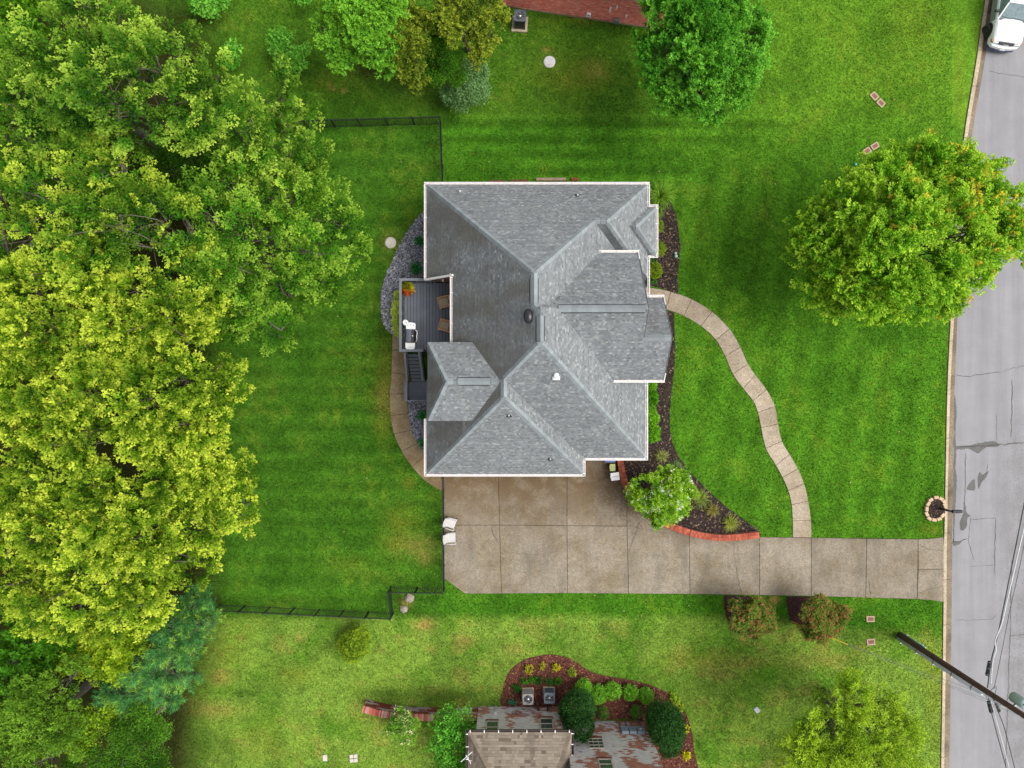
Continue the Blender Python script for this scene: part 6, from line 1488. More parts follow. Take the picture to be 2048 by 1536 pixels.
ml = [W2(x, y) for x, y in smooth([(1873, 997), (1862, 1003), (1857, 1018), (1860, 1034), (1870, 1039), (1884, 1034), (1888, 1015), (1884, 1001)], 4, True)]
MB().prism(ml, -.05, .06).build('mulch', MULCH, ring); chips('wood_chips', ml, 420, ring, .06, MC, .02, .045, 77)
# ================================================================ UTILITY POLE
POLE = M('pole_wood', seen(104, 78, 68), .9, .3, 3, 20, .25, .5)
pb = W(1799, 1270, 0); PHt = 11.6
up_ = root('utility_pole', pb, 'dark wooden utility pole with conduit and transformer beside the road', 'utility pole')
MB().tube([(pb.x, pb.y, -.2), (pb.x, pb.y, 4), (pb.x, pb.y, 8), (pb.x, pb.y, PHt)], [.17, .155, .135, .12], 14).build('pole', POLE, up_, True)
CONDUIT = M('grey_conduit', seen(236, 236, 244), .4, .08); MINT = M('mint_guard', seen(170, 214, 196), .5, .08)
def onpole(dx, dy, z0, z1, r_, mat, name, kk=None):
    g = MB(); g.tube([(pb.x + dx, pb.y + dy, z0), (pb.x + dx, pb.y + dy, z1)], r_, 10); o = g.build(name, mat, up_, True)
    for z in np.arange(z0 + .5, z1, 1.6): MB().box(pb.x + dx, pb.y + dy, z, r_ * 2.6, r_ * 2.6, .05).build('strap', GREYMETAL, o)
onpole(-.15, -.20, 0, 7.6, .085, CONDUIT, 'conduit'); onpole(-.17, -.10, 0, 9.0, .03, CONDUIT, 'conduit')
onpole(.14, .14, 0, 2.4, .045, MINT, 'cable_guard'); onpole(.19, .10, 0, 1.1, .05, MINT, 'cable_guard')
g = MB(); g.lathe([(.2, 0), (.24, .03), (.24, .75), (.2, .82), (.05, .86), (.002, .86)], 18, (pb.x + .30, pb.y + .36, 9.1)); tf = g.build('transformer', M('transformer_paint', seen(186, 208, 202), .4, .06), up_, True)
for dx in (-.1, .1): MB().lathe([(.04, 0), (.05, .05), (.03, .1), (.045, .15), (.02, .2)], 10, (pb.x + .30 + dx, pb.y + .36, 9.95)).build('bushing', GREYMETAL, tf, True)
MB().bar((pb.x - .02, pb.y + .02, 9.5), (pb.x + .26, pb.y + .3, 9.5), .08, .1).build('bracket', GREYMETAL, up_)
MB().bar((pb.x - .55, pb.y + .35, 11.0), (pb.x + .55, pb.y - .35, 11.0), .1, .12).build('crossarm', POLE, up_)
# cables (each a thing of its own)
def cable(pts, r_, mat, label, sag=0):
    P_ = [W(*p) for p in pts]; q = smooth([tuple(p) for p in P_], 5)
    return tag(MB().tube(q, r_, 6).build('cable', mat, smooth_=True), label, 'cable', 'cables on the utility pole')
CW = M('white_cable', seen(232, 232, 236), .5); CB = M('black_cable', (.03, .03, .032), .6)
cable([(1975, 1376, 7.7), (1979, 1345, 7.6), (1983, 1318, 7.5), (1996, 1268, 7.4), (2009, 1205, 7.3), (2026, 1120, 7.2), (2046, 1020, 7.2), (2085, 820, 7.2)], .024, CB, 'black cable from the splice case up along the road, the thicker one')
cable([(1981, 1370, 7.8), (1986, 1320, 7.6), (1992, 1300, 7.55), (1990, 1284, 7.5), (1995, 1268, 7.5), (2003, 1248, 7.5), (2012, 1210, 7.4), (2026, 1150, 7.4), (2048, 1055, 7.3), (2090, 880, 7.2)], .03, CW, 'white cable running up along the road')
cable([(1988, 1378, 8.0), (1998, 1330, 7.9), (2008, 1280, 7.9), (2022, 1210, 7.8), (2040, 1130, 7.8), (2075, 960, 7.8)], .012, CB, 'thin black cable nearer the crown of the road')
cable([(1976, 1390, 7.7), (1983, 1425, 7.7), (1996, 1475, 7.6), (2011, 1530, 7.5), (2030, 1600, 7.5)], .02, CB, 'black cable running down the road, left of the white one')
cable([(1979, 1392, 7.8), (1988, 1425, 7.7), (2002, 1475, 7.6), (2018, 1536, 7.5), (2040, 1620, 7.5)], .022, CW, 'white cable running down the road')
cable([(1986, 1396, 8.0), (1997, 1425, 7.9), (2010, 1460, 7.8), (2028, 1530, 7.7), (2050, 1610, 7.6)], .018, CB, 'black cable running down the road, right of the white one')
cable([(1978, 1385, 7.9), (1992, 1372, 8.0), (1988, 1395, 7.9), (1976, 1400, 7.7), (1970, 1385, 7.6)], .012, CB, 'loop of slack black cable on the pole')
def splice(a, b_, r_, label):
    A, B = W(*a), W(*b_); d = B - A
    rt = root('splice_case', A, label, 'splice case', 'splice cases on the cables')
    MB().tube([A, A + d * .06, A + d * .94, B], [r_ * .6, r_, r_, r_ * .6], 10).build('case', BLACK, rt, True)
    for t in (.1, .5, .9): MB().tube([A + d * (t - .015), A + d * (t + .015)], r_ * 1.12, 10).build('clamp', GREYMETAL, rt)
splice((1980, 1322, 7.5), (1974, 1352, 7.55), .09, 'black splice case on the cable above the pole'); splice((1977, 1402, 7.6), (1983, 1426, 7.6), .09, 'black splice case below the pole, left one'); splice((1992, 1406, 7.8), (1999, 1424, 7.8), .075, 'black splice case below the pole, right one')
GUYY = M('guy_guard_yellow', seen(226, 206, 40), .5, .05); WIRE = M('guy_wire', seen(196, 204, 196), .4, .05, metal=.4)
def guy(a, ztop, label, gl, gr=.03):
    A = W(*a, 0); B = Vector((pb.x - .1, pb.y - .04, ztop)); d = (B - A).normalized()
    rt = root('guy_wire', A, label, 'guy wire', 'guy wires of the utility pole')
    MB().tube([A - d * .1, B], .009, 5).build('wire', WIRE, rt)
    MB().tube([A + d * .1, A + d * (.1 + gl)], gr, 8).build('guard', GUYY, rt, True); MB().tube([A - d * .2 - Vector((0, 0, .05)), A + d * .15], .025, 6).build('anchor_rod', STEEL, rt)
guy((1579, 1241), 10.2, 'guy wire anchored at the mulch beside the red tipped crape myrtle, highest', 3.6); guy((1581, 1245), 9.4, 'guy wire anchored at the mulch beside the red tipped crape myrtle, middle', 2.7); guy((1596, 1252), 8.2, 'guy wire anchored nearest the crape myrtle stem, lowest', 1.9)
# ================================================================ AIR CONDITIONERS
def fan_unit(px, py, h, sx, sy, mat, label, rz=0, side=None):
    p = W(px, py, h); r_ = root('air_conditioner', (p.x, p.y, 0), label, 'air conditioner', 'outdoor air conditioners', rz)
    MB().box(0, 0, .05, sx + (.25 if h > 1 else .08), sy + (.25 if h > 1 else .08), .1).build('pad', CONC_K, r_, local=True)
    core = MB().box(0, 0, .1 + (h - .16) / 2, sx - .05, sy - .05, h - .16).build('coil', BLACK, r_, local=True)
    for s_ in (-1, 1):
        for t in (-1, 1): MB().box(s_ * (sx / 2 - .03), t * (sy / 2 - .03), .1 + (h - .1) / 2, .06, .06, h - .1).build('corner_post', mat, r_, local=True)
    nl = 12
    for k in range(nl):
        z = .16 + (h - .28) * k / (nl - 1)
        MB().box(0, sy / 2 - .008, z, sx - .12, .016, .03).build('louver', side or mat, core, local=True); MB().box(sx / 2 - .008, 0, z, .016, sy - .12, .03).build('louver', side or mat, core, local=True); MB().box(-sx / 2 + .008, 0, z, .016, sy - .12, .03).build('louver', side or mat, core, local=True)
    rr = min(sx, sy) * .40; n = 28
    g = MB(); outer = []
    for k in range(n):
        a = 2 * math.pi * k / n; c_, s_ = math.cos(a), math.sin(a); m = max(abs(c_), abs(s_)); q = .5 / m
        x, y = c_ * q * sx, s_ * q * sy
        x = max(-sx / 2, min(sx / 2, x)); y = max(-sy / 2, min(sy / 2, y)); outer.append((x, y))
    vs_ = [(x, y, h) for x, y in outer] + [(rr * math.cos(2 * math.pi * k / n), rr * math.sin(2 * math.pi * k / n), h) for k in range(n)] + [(x, y, h - .07) for x, y in outer] + [(rr * .96 * math.cos(2 * math.pi * k / n), rr * .96 * math.sin(2 * math.pi * k / n), h - .08) for k in range(n)]
    fs_ = []
    for k in range(n):
        j = (k + 1) % n; fs_ += [(k, j, n + j, n + k), (2 * n + k, 2 * n + j, j, k), (n + k, n + j, 3 * n + j, 3 * n + k)]
    top = g.add(vs_, fs_).build('top_cover', mat, r_, local=True)
    for k in range(5):
        a = k * 2 * math.pi / 5; g = MB(); c_, s_ = math.cos(a), math.sin(a); c2, s2 = math.cos(a + .8), math.sin(a + .8)
        g.add([(.05 * c_, .05 * s_, h - .13), (rr * .92 * c_, rr * .92 * s_, h - .16), (rr * .92 * c2, rr * .92 * s2, h - .12), (.05 * c2, .05 * s2, h - .11)], [(0, 1, 2, 3)]); g.build('fan_blade', GREYMETAL, r_, local=True)
    gd = MB()
    for q in np.linspace(.25, 1.0, 6):
        ring_ = [(rr * q * math.cos(t), rr * q * math.sin(t), h + .005) for t in np.linspace(0, 2 * math.pi, 25)]; gd.tube(ring_, .006, 4)
    for k in range(8): a = k * math.pi / 4; gd.tube([(.05 * math.cos(a), .05 * math.sin(a), h + .01), (rr * math.cos(a), rr * math.sin(a), h + .01)], .006, 4)
    gd.build('fan_guard', STEEL, r_, local=True); MB().lathe([(.09, .0), (.08, .03), (.002, .035)], 14, (0, 0, h + .005)).build('fan_hub', STEEL, r_, True, True)
    return r_
ACG = M('ac_grey', seen(190, 186, 180), .5, .06); ACB = M('ac_blue_grey', seen(150, 168, 180), .5, .06); ACD = M('ac_dark', seen(96, 104, 118), .5, .06)
fan_unit(1056, 1399, .85, .62, .62, ACG, 'pale grey air conditioner in the red mulch, left of the pair', R(2), ACG); fan_unit(1099, 1397, .85, .62, .62, ACB, 'blue grey air conditioner in the red mulch beside the yew', R(-1), ACD)
fan_unit(1040, 31, 1.05, .68, .66, ACD, 'dark grey air conditioner against the red brick house', R(-4), ACD)
# ================================================================ NEIGHBOURING HOUSES
def brick_face(a, b_, z0, z1, colfn, parent, base_mat, name='wall', thick=.25, side=1, openings=()):
    """brick wall from plan point a to b_ (face on the left of travel when side=1): a core plus bricks of its own"""
    a = Vector(a); b_ = Vector(b_); d = (b_ - a).normalized(); L_ = (b_ - a).length; nn = Vector((-d.y, d.x)) * side
    core = MB(); c1 = a - nn * thick; c2 = b_ - nn * thick
    core.prism([tuple(a - nn * .012), tuple(b_ - nn * .012), tuple(c2), tuple(c1)], z0, z1); w = core.build(name, base_mat, parent)
    g = MB(); rg = random.Random(9); ang = math.atan2(d.y, d.x); row = 0; z = z0
    while z < z1 - .03:
        s_ = -.1 * (row % 2)
        while s_ < L_:
            s0 = max(0, s_); s1 = min(L_, s_ + .2)
            if s1 - s0 > .03 and not any(o[0] - .02 < (s0 + s1) / 2 < o[1] + .02 and o[2] - .02 < z + .03 < o[3] + .02 for o in openings):
                g.cc = tuple(colfn((s0 + s1) / 2, z, rg)); p = a + d * (s0 + s1) / 2 - nn * (.025 - rg.uniform(0, .003))
                g.box(p.x, p.y, z + .032, s1 - s0, .05, .064, ang)
            s_ += .208
        z += .0745; row += 1
    tag(g.build('bricks', BRK, w), kind='stuff')
    return w, d, nn
def col_white(s_, z, rg):
    n = float(fbm(s_ * 1.3 + 5, z * 1.5 + s_ * .5, 71, 4)); n2 = float(fbm(s_ * 6, z * 8, 73, 2))
    if n + (n2 - .5) * .5 > .41: return np.array(seen(246, 240, 238)) * rg.uniform(.9, 1.05)
    return np.array(seen(206, 142, 120)) * rg.uniform(.75, 1.15)
def col_red(s_, z, rg): return np.array(rg.choice((seen(255, 148, 132, 1.15), seen(250, 134, 120, 1.15), seen(244, 126, 112, 1.15), seen(255, 168, 150, 1.15)))) * rg.uniform(.85, 1.12)
WMORT = M('whitewash_mortar', seen(216, 208, 204), .95, .15, 2); RMORT = M('red_mortar', seen(220, 160, 144), .95, .15)
nb = root('house', (2.5, -21, 0), 'whitewashed brick house with tan shingle roof at the bottom edge', 'house')
ya = -19.08; yb2 = -19.93
def xw(px, y): return (px - 1024) * (y / -(0.0)) if False else None
# wall A: base at photo row 1413
xA0, xA1 = -1.98, 3.05
wins = []
def zat(py, y): return H - (-y) * F / (py - 768)
def xat(px, z): return (px - 1024) * (H - z) / F
opA = [(xat(972, 2.5) - xA0, xat(997, 2.5) - xA0, 1.85, 3.25), (xat(1080, 2.1) - xA0, xat(1106, 2.1) - xA0, 1.5, 2.8)]
brick_face((xA1, ya), (xA0, ya), 0, 3.75, col_white, nb, WMORT, openings=[(xA1 - xA0 - o[1], xA1 - xA0 - o[0], o[2], o[3]) for o in opA], side=-1)
opB = [(xat(1176, 2.6) - 3.06, xat(1207, 2.6) - 3.06, 2.1, 3.2), (xat(1196, 4.5) - 3.06, xat(1224, 4.5) - 3.06, 4.3, 5.3)]
xB0, xB1 = 3.06, 7.87
brick_face((xB1, yb2), (xB0, yb2), 0, 5.6, col_white, nb, WMORT, openings=[(xB1 - xB0 - o[1], xB1 - xB0 - o[0], o[2], o[3]) for o in opB], side=-1)
MB().bbox(xA0, 3.05, -25, ya - .26, 0, 3.7).build('wall', WMORT, nb); MB().bbox(3.06, xB1, -27, yb2 - .26, 0, 5.55).build('wall', WMORT, nb)
brick_face((xB1, yb2 - .3), (xB1, -24), 0, 5.6, col_white, nb, WMORT, side=1)
FRM = M('window_frame', seen(214, 206, 190), .6, .06); PANE = M('window_glass', (.05, .075, .06), .12, .1, spec=.8)
def window(x0, x1, y, z0, z1, nv, nh):
    w = MB(); t = .05
    for a in ((x0, x0 + t, z0, z1), (x1 - t, x1, z0, z1), (x0 + t, x1 - t, z0, z0 + t), (x0 + t, x1 - t, z1 - t, z1)): w.bbox(a[0], a[1], y - .03, y + .05, a[2], a[3])
    o = w.build('window', FRM, nb); MB().bbox(x0 + t, x1 - t, y - .008, y + .006, z0 + t, z1 - t).build('pane', PANE, o)
    for k in range(1, nv): x = x0 + (x1 - x0) * k / nv; MB().bbox(x - .015, x + .015, y + .007, y + .03, z0 + t, z1 - t).build('muntin', FRM, o)
    for k in range(1, nh): z = z0 + (z1 - z0) * k / nh; MB().bbox(x0 + t, x1 - t, y + .0065, y + .036, z - .025, z + .025).build('muntin', FRM, o)
    g = MB(); n = int((x1 - x0 + .1) / .075)
    for k in range(n): g.cc = tuple(np.array(seen(150, 80, 62)) * rnd.uniform(.8, 1.2)); g.box(x0 - .05 + .075 * (k + .5), y + .01, z0 - .1, .062, .09, .16)
    tag(g.build('brick_sill', BRK, o), kind='stuff')
for o in opA: window(xA0 + o[0], xA0 + o[1], ya, o[2], o[3], 1, 2)
window(xB0 + opB[0][0], xB0 + opB[0][1], yb2, opB[0][2], opB[0][3], 3, 3); window(xB0 + opB[1][0], xB0 + opB[1][1], yb2, opB[1][2], opB[1][3], 1, 2)
# roofs
TP = [seen(160, 146, 130), seen(168, 154, 138), seen(154, 140, 124), seen(172, 158, 142), seen(128, 114, 100)]; TW = [5, 5, 4, 3, 1.2]
el = W(936, 1469, 3.85); er = W(1143, 1459, 3.85)
x0, y0, x1 = el.x, (el.y + er.y) / 2, er.x; ze = 3.85; pt_ = .8
tl = 0.8   # slope of the eave line in plan is small; the roof is square to the wall
def plane_from(p, dirx, diry, s_): return (dirx * s_, diry * s_, p[2] - dirx * s_ * p[0] - diry * s_ * p[1])
nN = plane_from((x0, y0, ze), 0, -1, pt_); nW = plane_from((x0, y0, ze), 1, 0, pt_ * 1.3); nE = plane_from((x1, y0, ze), -1, 0, pt_ * 2.0)
dp = 2.6
kxw = dp * .8 / (pt_ * 1.3); kxe = dp * .8 / (pt_ * 2.0)
PLn = [(nN, [[(x0, y0), (x1, y0), (x1 - kxe, y0 - dp), (x0 + kxw, y0 - dp)]]), (nW, [[(x0, y0), (x0 + kxw, y0 - dp), (x0 + kxw, y0 - dp - 1), (x0, y0 - dp - 1)]]), (nE, [[(x1, y0), (x1 - kxe, y0 - dp), (x1 - .55, y0 - 2.1), (x1, y0 - 1.35)]])]
Vn, Cn = [], []; sh2 = MB()
def stain_t(x, y, c):
    a_ = math.exp(-((x - 1.0) / .18) ** 2) * .35 + math.exp(-((x + 1.4) / .1) ** 2) * .2
    return c * (1 - a_) * (.9 + .2 * float(fbm(x * 2, y * 2, 95)))
for i, (pl, pcs) in enumerate(PLn):
    shingle_plane(pl, pcs, TP, TW, stain_t, 60 + i, .15, (.12, .26, .34), Vout=Vn, Cout=Cn)
    for p in pcs:
        zf = lambda q, pl=pl: pl[0] * q[0] + pl[1] * q[1] + pl[2]
        sh2.prism(ccw(p), lambda q: zf(q) - .14, lambda q: zf(q) - .002)
roof_keep = roof; capmat_keep = CAP
roof = sh2.build('roof', SHEATH, nb); polys_obj('shingles', Vn, Cn, SHINGLE, roof)
CAP = M('tan_ridge_cap', seen(150, 136, 118), 0.9, 0.1, 3, 40, 0.12, rand=0.14, spec=.2); CAPM = {}
hip(Z(nN, x0, y0), Z(nN, x0 + kxw, y0 - dp), nN, nW); hip(Z(nN, x1, y0), Z(nN, x1 - kxe, y0 - dp), nN, nE)
BRG = M('bronze_gutter', seen(70, 60, 54), .5, .1)
def dgutter(a, b_, out):
    a = Vector(a); b_ = Vector(b_); o = Vector((*out, 0)); g = MB()
    g.bar(a + o * .11, b_ + o * .11, .02, .11); g.bar(a + o * .055 - Vector((0, 0, .05)), b_ + o * .055 - Vector((0, 0, .05)), .11, .012); g.build('gutter', BRG, roof)
    n = int((b_ - a).length / .75); hb = MB()
    for k in range(n + 1): c_ = a + (b_ - a) * ((k + .3) / (n + .6)); hb.bar(c_ + Vector((0, 0, .03)) - o * .03, c_ + o * .13 + Vector((0, 0, .03)), .045, .03)
    tag(hb.build('gutter_hangers', WHITE_CLEAN, roof), kind='stuff')
dgutter((x0 - .11, y0, ze), (x1 + .11, y0, ze), (0, 1)); dgutter((x0, y0 + .1, ze), (x0, y0 - 3, ze), (-1, 0)); dgutter((x1, y0 + .1, ze), (x1, y0 - 1.4, ze), (1, 0))
q0 = W(1284, 1531, 5.6); q1 = W(1360, 1528, 5.6)
fr = MB(); fr.bbox(xB1 - .8, xB1 + .45, yb2 - 2.4, yb2 - 1.3, 5.65, 5.8); fr.build('eave_return', WHITE, nb)
TANR = M('tan_roof', seen(152, 138, 122), .9, .12, 3, 30, .15)
zr_ = ze + pt_ * dp
MB().add([(x0 + kxw, y0 - dp - .01, zr_ - .02), (x1 - kxe, y0 - dp - .01, zr_ - .02), (x1, y0 - 2 * dp - .6, ze - .1), (x0, y0 - 2 * dp - .6, ze - .1)], [(0, 1, 2, 3)]).build('rear_slope', TANR, roof)
MB().add([(xB0 - .2, yb2 - .35, 5.66), (xB1 + .35, yb2 - .35, 5.66), (xB1 + .35, -27.3, 5.66), (xB0 - .2, -27.3, 5.66), (xB0 + 2.2, yb2 - 3.2, 7.6), (xB1 - 2.2, -24.5, 7.6)], [(0, 1, 4), (1, 2, 5, 4), (2, 3, 5), (3, 0, 4, 5), (3, 2, 1, 0)]).build('roof', TANR, nb)
# antenna on the gutter corner
ANT = W(936, 1508, 4.2)
an = root('roof_antenna', ANT, 'thin white antenna on the tan roof gutter', 'antenna'); MB().tube([ANT - Vector((0, 0, .6)), ANT, ANT + Vector((0.05, .05, .5))], .02, 6).build('mast', WHITE_CLEAN, an)
MB().tube([ANT + Vector((-.35, -.25, .3)), ANT + Vector((.25, .3, .35))], .018, 6).build('boom', WHITE_CLEAN, an); MB().tube([ANT + Vector((-.1, .12, .33)), ANT + Vector((.18, -.35, .33))], .014, 6).build('element', WHITE_CLEAN, an); MB().tube([ANT + Vector((.05, -.25, .2)), ANT + Vector((.2, -.3, .1))], .014, 6).build('element', WHITE_CLEAN, an)
# fittings on the whitewashed wall
MB_ = M('meter_grey', seen(160, 178, 196), .4, .05)
mt = root('meter_boxes', (xat(1265, 1.4), yb2, 0), 'bank of three blue grey electric meter boxes on the whitewashed wall', 'meter box')
for k, px_ in enumerate((1250, 1266, 1282)):
    x = xat(px_, 1.4); b_ = bevel(MB().bbox(x - .2, x + .2, yb2 + .0, yb2 + .16, .95, 1.6).build('cabinet', MB_, mt), .015)
    MB().box(x + .0, yb2 + .165, 1.3, .12, .012, .12).build('label_plate', WHITE_CLEAN if k == 2 else GREYMETAL, b_)
for px_ in (1238, 1252, 1280): x = xat(px_, .5); MB().tube([(x, yb2 + .05, 0), (x, yb2 + .05, .95)], .03, 8).build('conduit', GREYMETAL, mt)
x = xat(991, 1); dsp = root('wall_pipe', (x, ya, 0), 'pale pipe with a junction box on the whitewashed wall near the window', 'pipe')
MB().tube([(x, ya + .05, 0), (x, ya + .05, .9)], .035, 8).build('pipe', CONDUIT, dsp); MB().box(x, ya + .07, .95, .2, .12, .2).build('junction_box', CONDUIT, dsp)
x = xat(1031, 1); dsp = root('wall_pipe', (x, ya, 0), 'small grey valves and tubing on the whitewashed wall behind the air conditioners', 'pipe')
for dx in (-.12, .1): MB().lathe([(.06, .0), (.06, .14), (.03, .17)], 10, (x + dx, ya + .07, .85)).build('valve', GREYMETAL, dsp)
MB().tube([(x + .1, ya + .05, 1.0), (x + .4, ya + .05, 1.15), (x + 1.2, ya + .05, 1.1)], .018, 6).build('tubing', GREYMETAL, dsp)
for px_, lab in ((1077, 'black refrigerant line of the pale air conditioner'), (1095, 'black refrigerant line of the blue grey air conditioner')):
    x = xat(px_, .4); a_ = W(px_ - (6 if px_ < 1085 else 1), 1402, .3); tag(MB().tube([(a_.x, a_.y, .3), (a_.x + .05, a_.y - .2, .35), (x, ya + .05, .45), (x, ya + .02, .6)], .035, 8).build('refrigerant_line', BLACK, smooth_=True), lab, 'pipe', 'refrigerant lines')
p = W(1024, 1406, .25); o = bevel(MB().box(0, 0, .12, .52, .26, .24).build('utility_box', M('green_box', seen(26, 92, 60), .5, .08)), .03); o.location = (p.x, p.y, 0); o.rotation_euler = (0, 0, R(-8)); tag(o, 'low dark green utility box against the whitewashed wall', 'box')
# low brick garden wall
gw = smooth([(734, 1397), (765, 1406), (805, 1412), (850, 1414), (905, 1415), (955, 1414)], 5); gwp = [Vector(W2(x, y, 0)) for x, y in gw]; gz = .95
gwall = root('garden_wall', (*gwp[0], 0), 'low curved red brick garden wall beside the whitewashed house', 'wall')
core = MB(); vs_ = []; fs_ = []
for i, p in enumerate(gwp):
    d = (gwp[min(i + 1, len(gwp) - 1)] - gwp[max(i - 1, 0)]).normalized(); nn = Vector((-d.y, d.x))
    l = p - nn * .02; r_ = p - nn * .32; vs_ += [(l.x, l.y, -.05), (l.x, l.y, gz - .05), (r_.x, r_.y, gz - .05), (r_.x, r_.y, -.05)]
for i in range(len(gwp) - 1):
    for k in range(3): fs_.append((i * 4 + k, i * 4 + k + 1, (i + 1) * 4 + k + 1, (i + 1) * 4 + k))
fs_ += [(3, 2, 1, 0), tuple((len(gwp) - 1) * 4 + k for k in (0, 1, 2, 3))]
core.add(vs_, fs_); core.build('core', RMORT, gwall)
g = MB(); tot = plen(gwp); rg_ = random.Random(12)
for row in range(12):
    s_ = .1 * (row % 2); z = .02 + row * .075
    while s_ < tot - .1:
        p, d = path_at(gwp, s_ + .1); nn = Vector((-d.y, d.x)); w_ = float(fbm(s_ * .9, z * 3, 75)) > .56
        g.cc = tuple((np.array(seen(190, 176, 170)) if w_ else np.array(seen(150, 70, 56))) * rg_.uniform(.75, 1.1)); q = p - nn * .03; g.box(q.x, q.y, z + .03, .195, .06, .062, math.atan2(d.y, d.x)); s_ += .208
s_ = 0
while s_ < tot:
    p, d = path_at(gwp, s_ + .04); nn = Vector((-d.y, d.x)); g.cc = tuple(np.array(rg_.choice((seen(200, 110, 92), seen(180, 88, 72), seen(214, 140, 124), seen(226, 180, 168)))) * rg_.uniform(.85, 1.1))
    q = p - nn * .17; g.box(q.x, q.y, gz - .01, .066, .38, .09, math.atan2(d.y, d.x)); s_ += .08
tag(g.build('bricks', BRK, gwall), kind='stuff')
# red brick house along the top edge
rh = root('house', (3.2, 24, 0), 'red brick house wall at the top edge of the picture', 'house')
a_, b_ = Vector(W2(1000, 10.5)), Vector(W2(1320, 58.5))
w, d, nn = brick_face(tuple(a_), tuple(b_), 0, 3.0, col_red, rh, RMORT, side=-1)
dd = Vector((d.x, d.y)); n2 = Vector((-nn.x, -nn.y))
fp = [a_ + n2 * .26, b_ + n2 * .26, b_ + n2 * 7, a_ + n2 * 7]; MB().prism([tuple(p) for p in fp], 0, 3.0).build('wall', RMORT, rh)
rf = MB(); c0 = (a_ + b_) / 2 + n2 * 3.6; rf.add([(*(a_ - n2 * .3 - dd * .3), 3.1), (*(b_ - n2 * .3 + dd * .3), 3.1), (*(b_ + n2 * 7.3 + dd * .3), 3.1), (*(a_ + n2 * 7.3 - dd * .3), 3.1), (*(c0 - dd * 1.5), 5.6), (*(c0 + dd * 1.5), 5.6)], [(0, 1, 5, 4), (1, 2, 5), (2, 3, 4, 5), (3, 0, 4), (3, 2, 1, 0)])
rf.build('roof', M('brown_roof', seen(120, 108, 98), .9, .2), rh)
MB().bar((*(a_ - n2 * .03), .05), (*(b_ - n2 * .03), .05), .05, .12).build('foundation', CONC_R, rh)
def on_red(px, py, z, sx, sy, sz, mat, name, label, cat):
    t = ((Vector(W2(px, py, z)) - a_).dot(dd)); p = a_ + dd * t - n2 * (sy / 2 + .02)
    r_ = root(name, (p.x, p.y, 0), label, cat, None, math.atan2(dd.y, dd.x)); bevel(MB().box(0, 0, z, sx, sy, sz).build('cabinet', mat, r_, local=True), .012); MB().box(0, -sy / 2 - .004, z + .03, sx * .5, .012, sz * .3).build('cover_plate', GREYMETAL, r_, local=True); MB().tube([(0, 0, 0), (0, 0, z - sz / 2)], .025, 6).build('conduit', GREYMETAL, r_, local=True)
on_red(1177, 31, .55, .26, .12, .34, WHITE_CLEAN, 'wall_box', 'white utility box on the red brick wall', 'utility box'); on_red(1233, 45, .45, .3, .2, .4, GREYMETAL, 'gas_meter', 'grey gas meter at the foot of the red brick wall', 'meter')
for px_, z, lab in ((1222, 1.2, 'white vertical pipe on the red brick wall'), (1235, 1.6, 'white vent cap on the red brick wall'), (1256, .8, 'small white spigot on the red brick wall')):
    t = ((Vector(W2(px_, 6, z)) - a_).dot(dd)); p = a_ + dd * t - n2 * .04
    r_ = root('wall_fitting', (p.x, p.y, 0), lab, 'fitting', 'white fittings on the red brick wall', math.atan2(dd.y, dd.x)); MB().box(0, 0, z + .2, .09, .08, .5 if px_ == 1222 else .16).build('body', WHITE_CLEAN, r_, local=True); MB().tube([(0, 0, z + .2), (0, -.1, z + .1)], .02, 6).build('outlet', WHITE_CLEAN, r_, local=True)
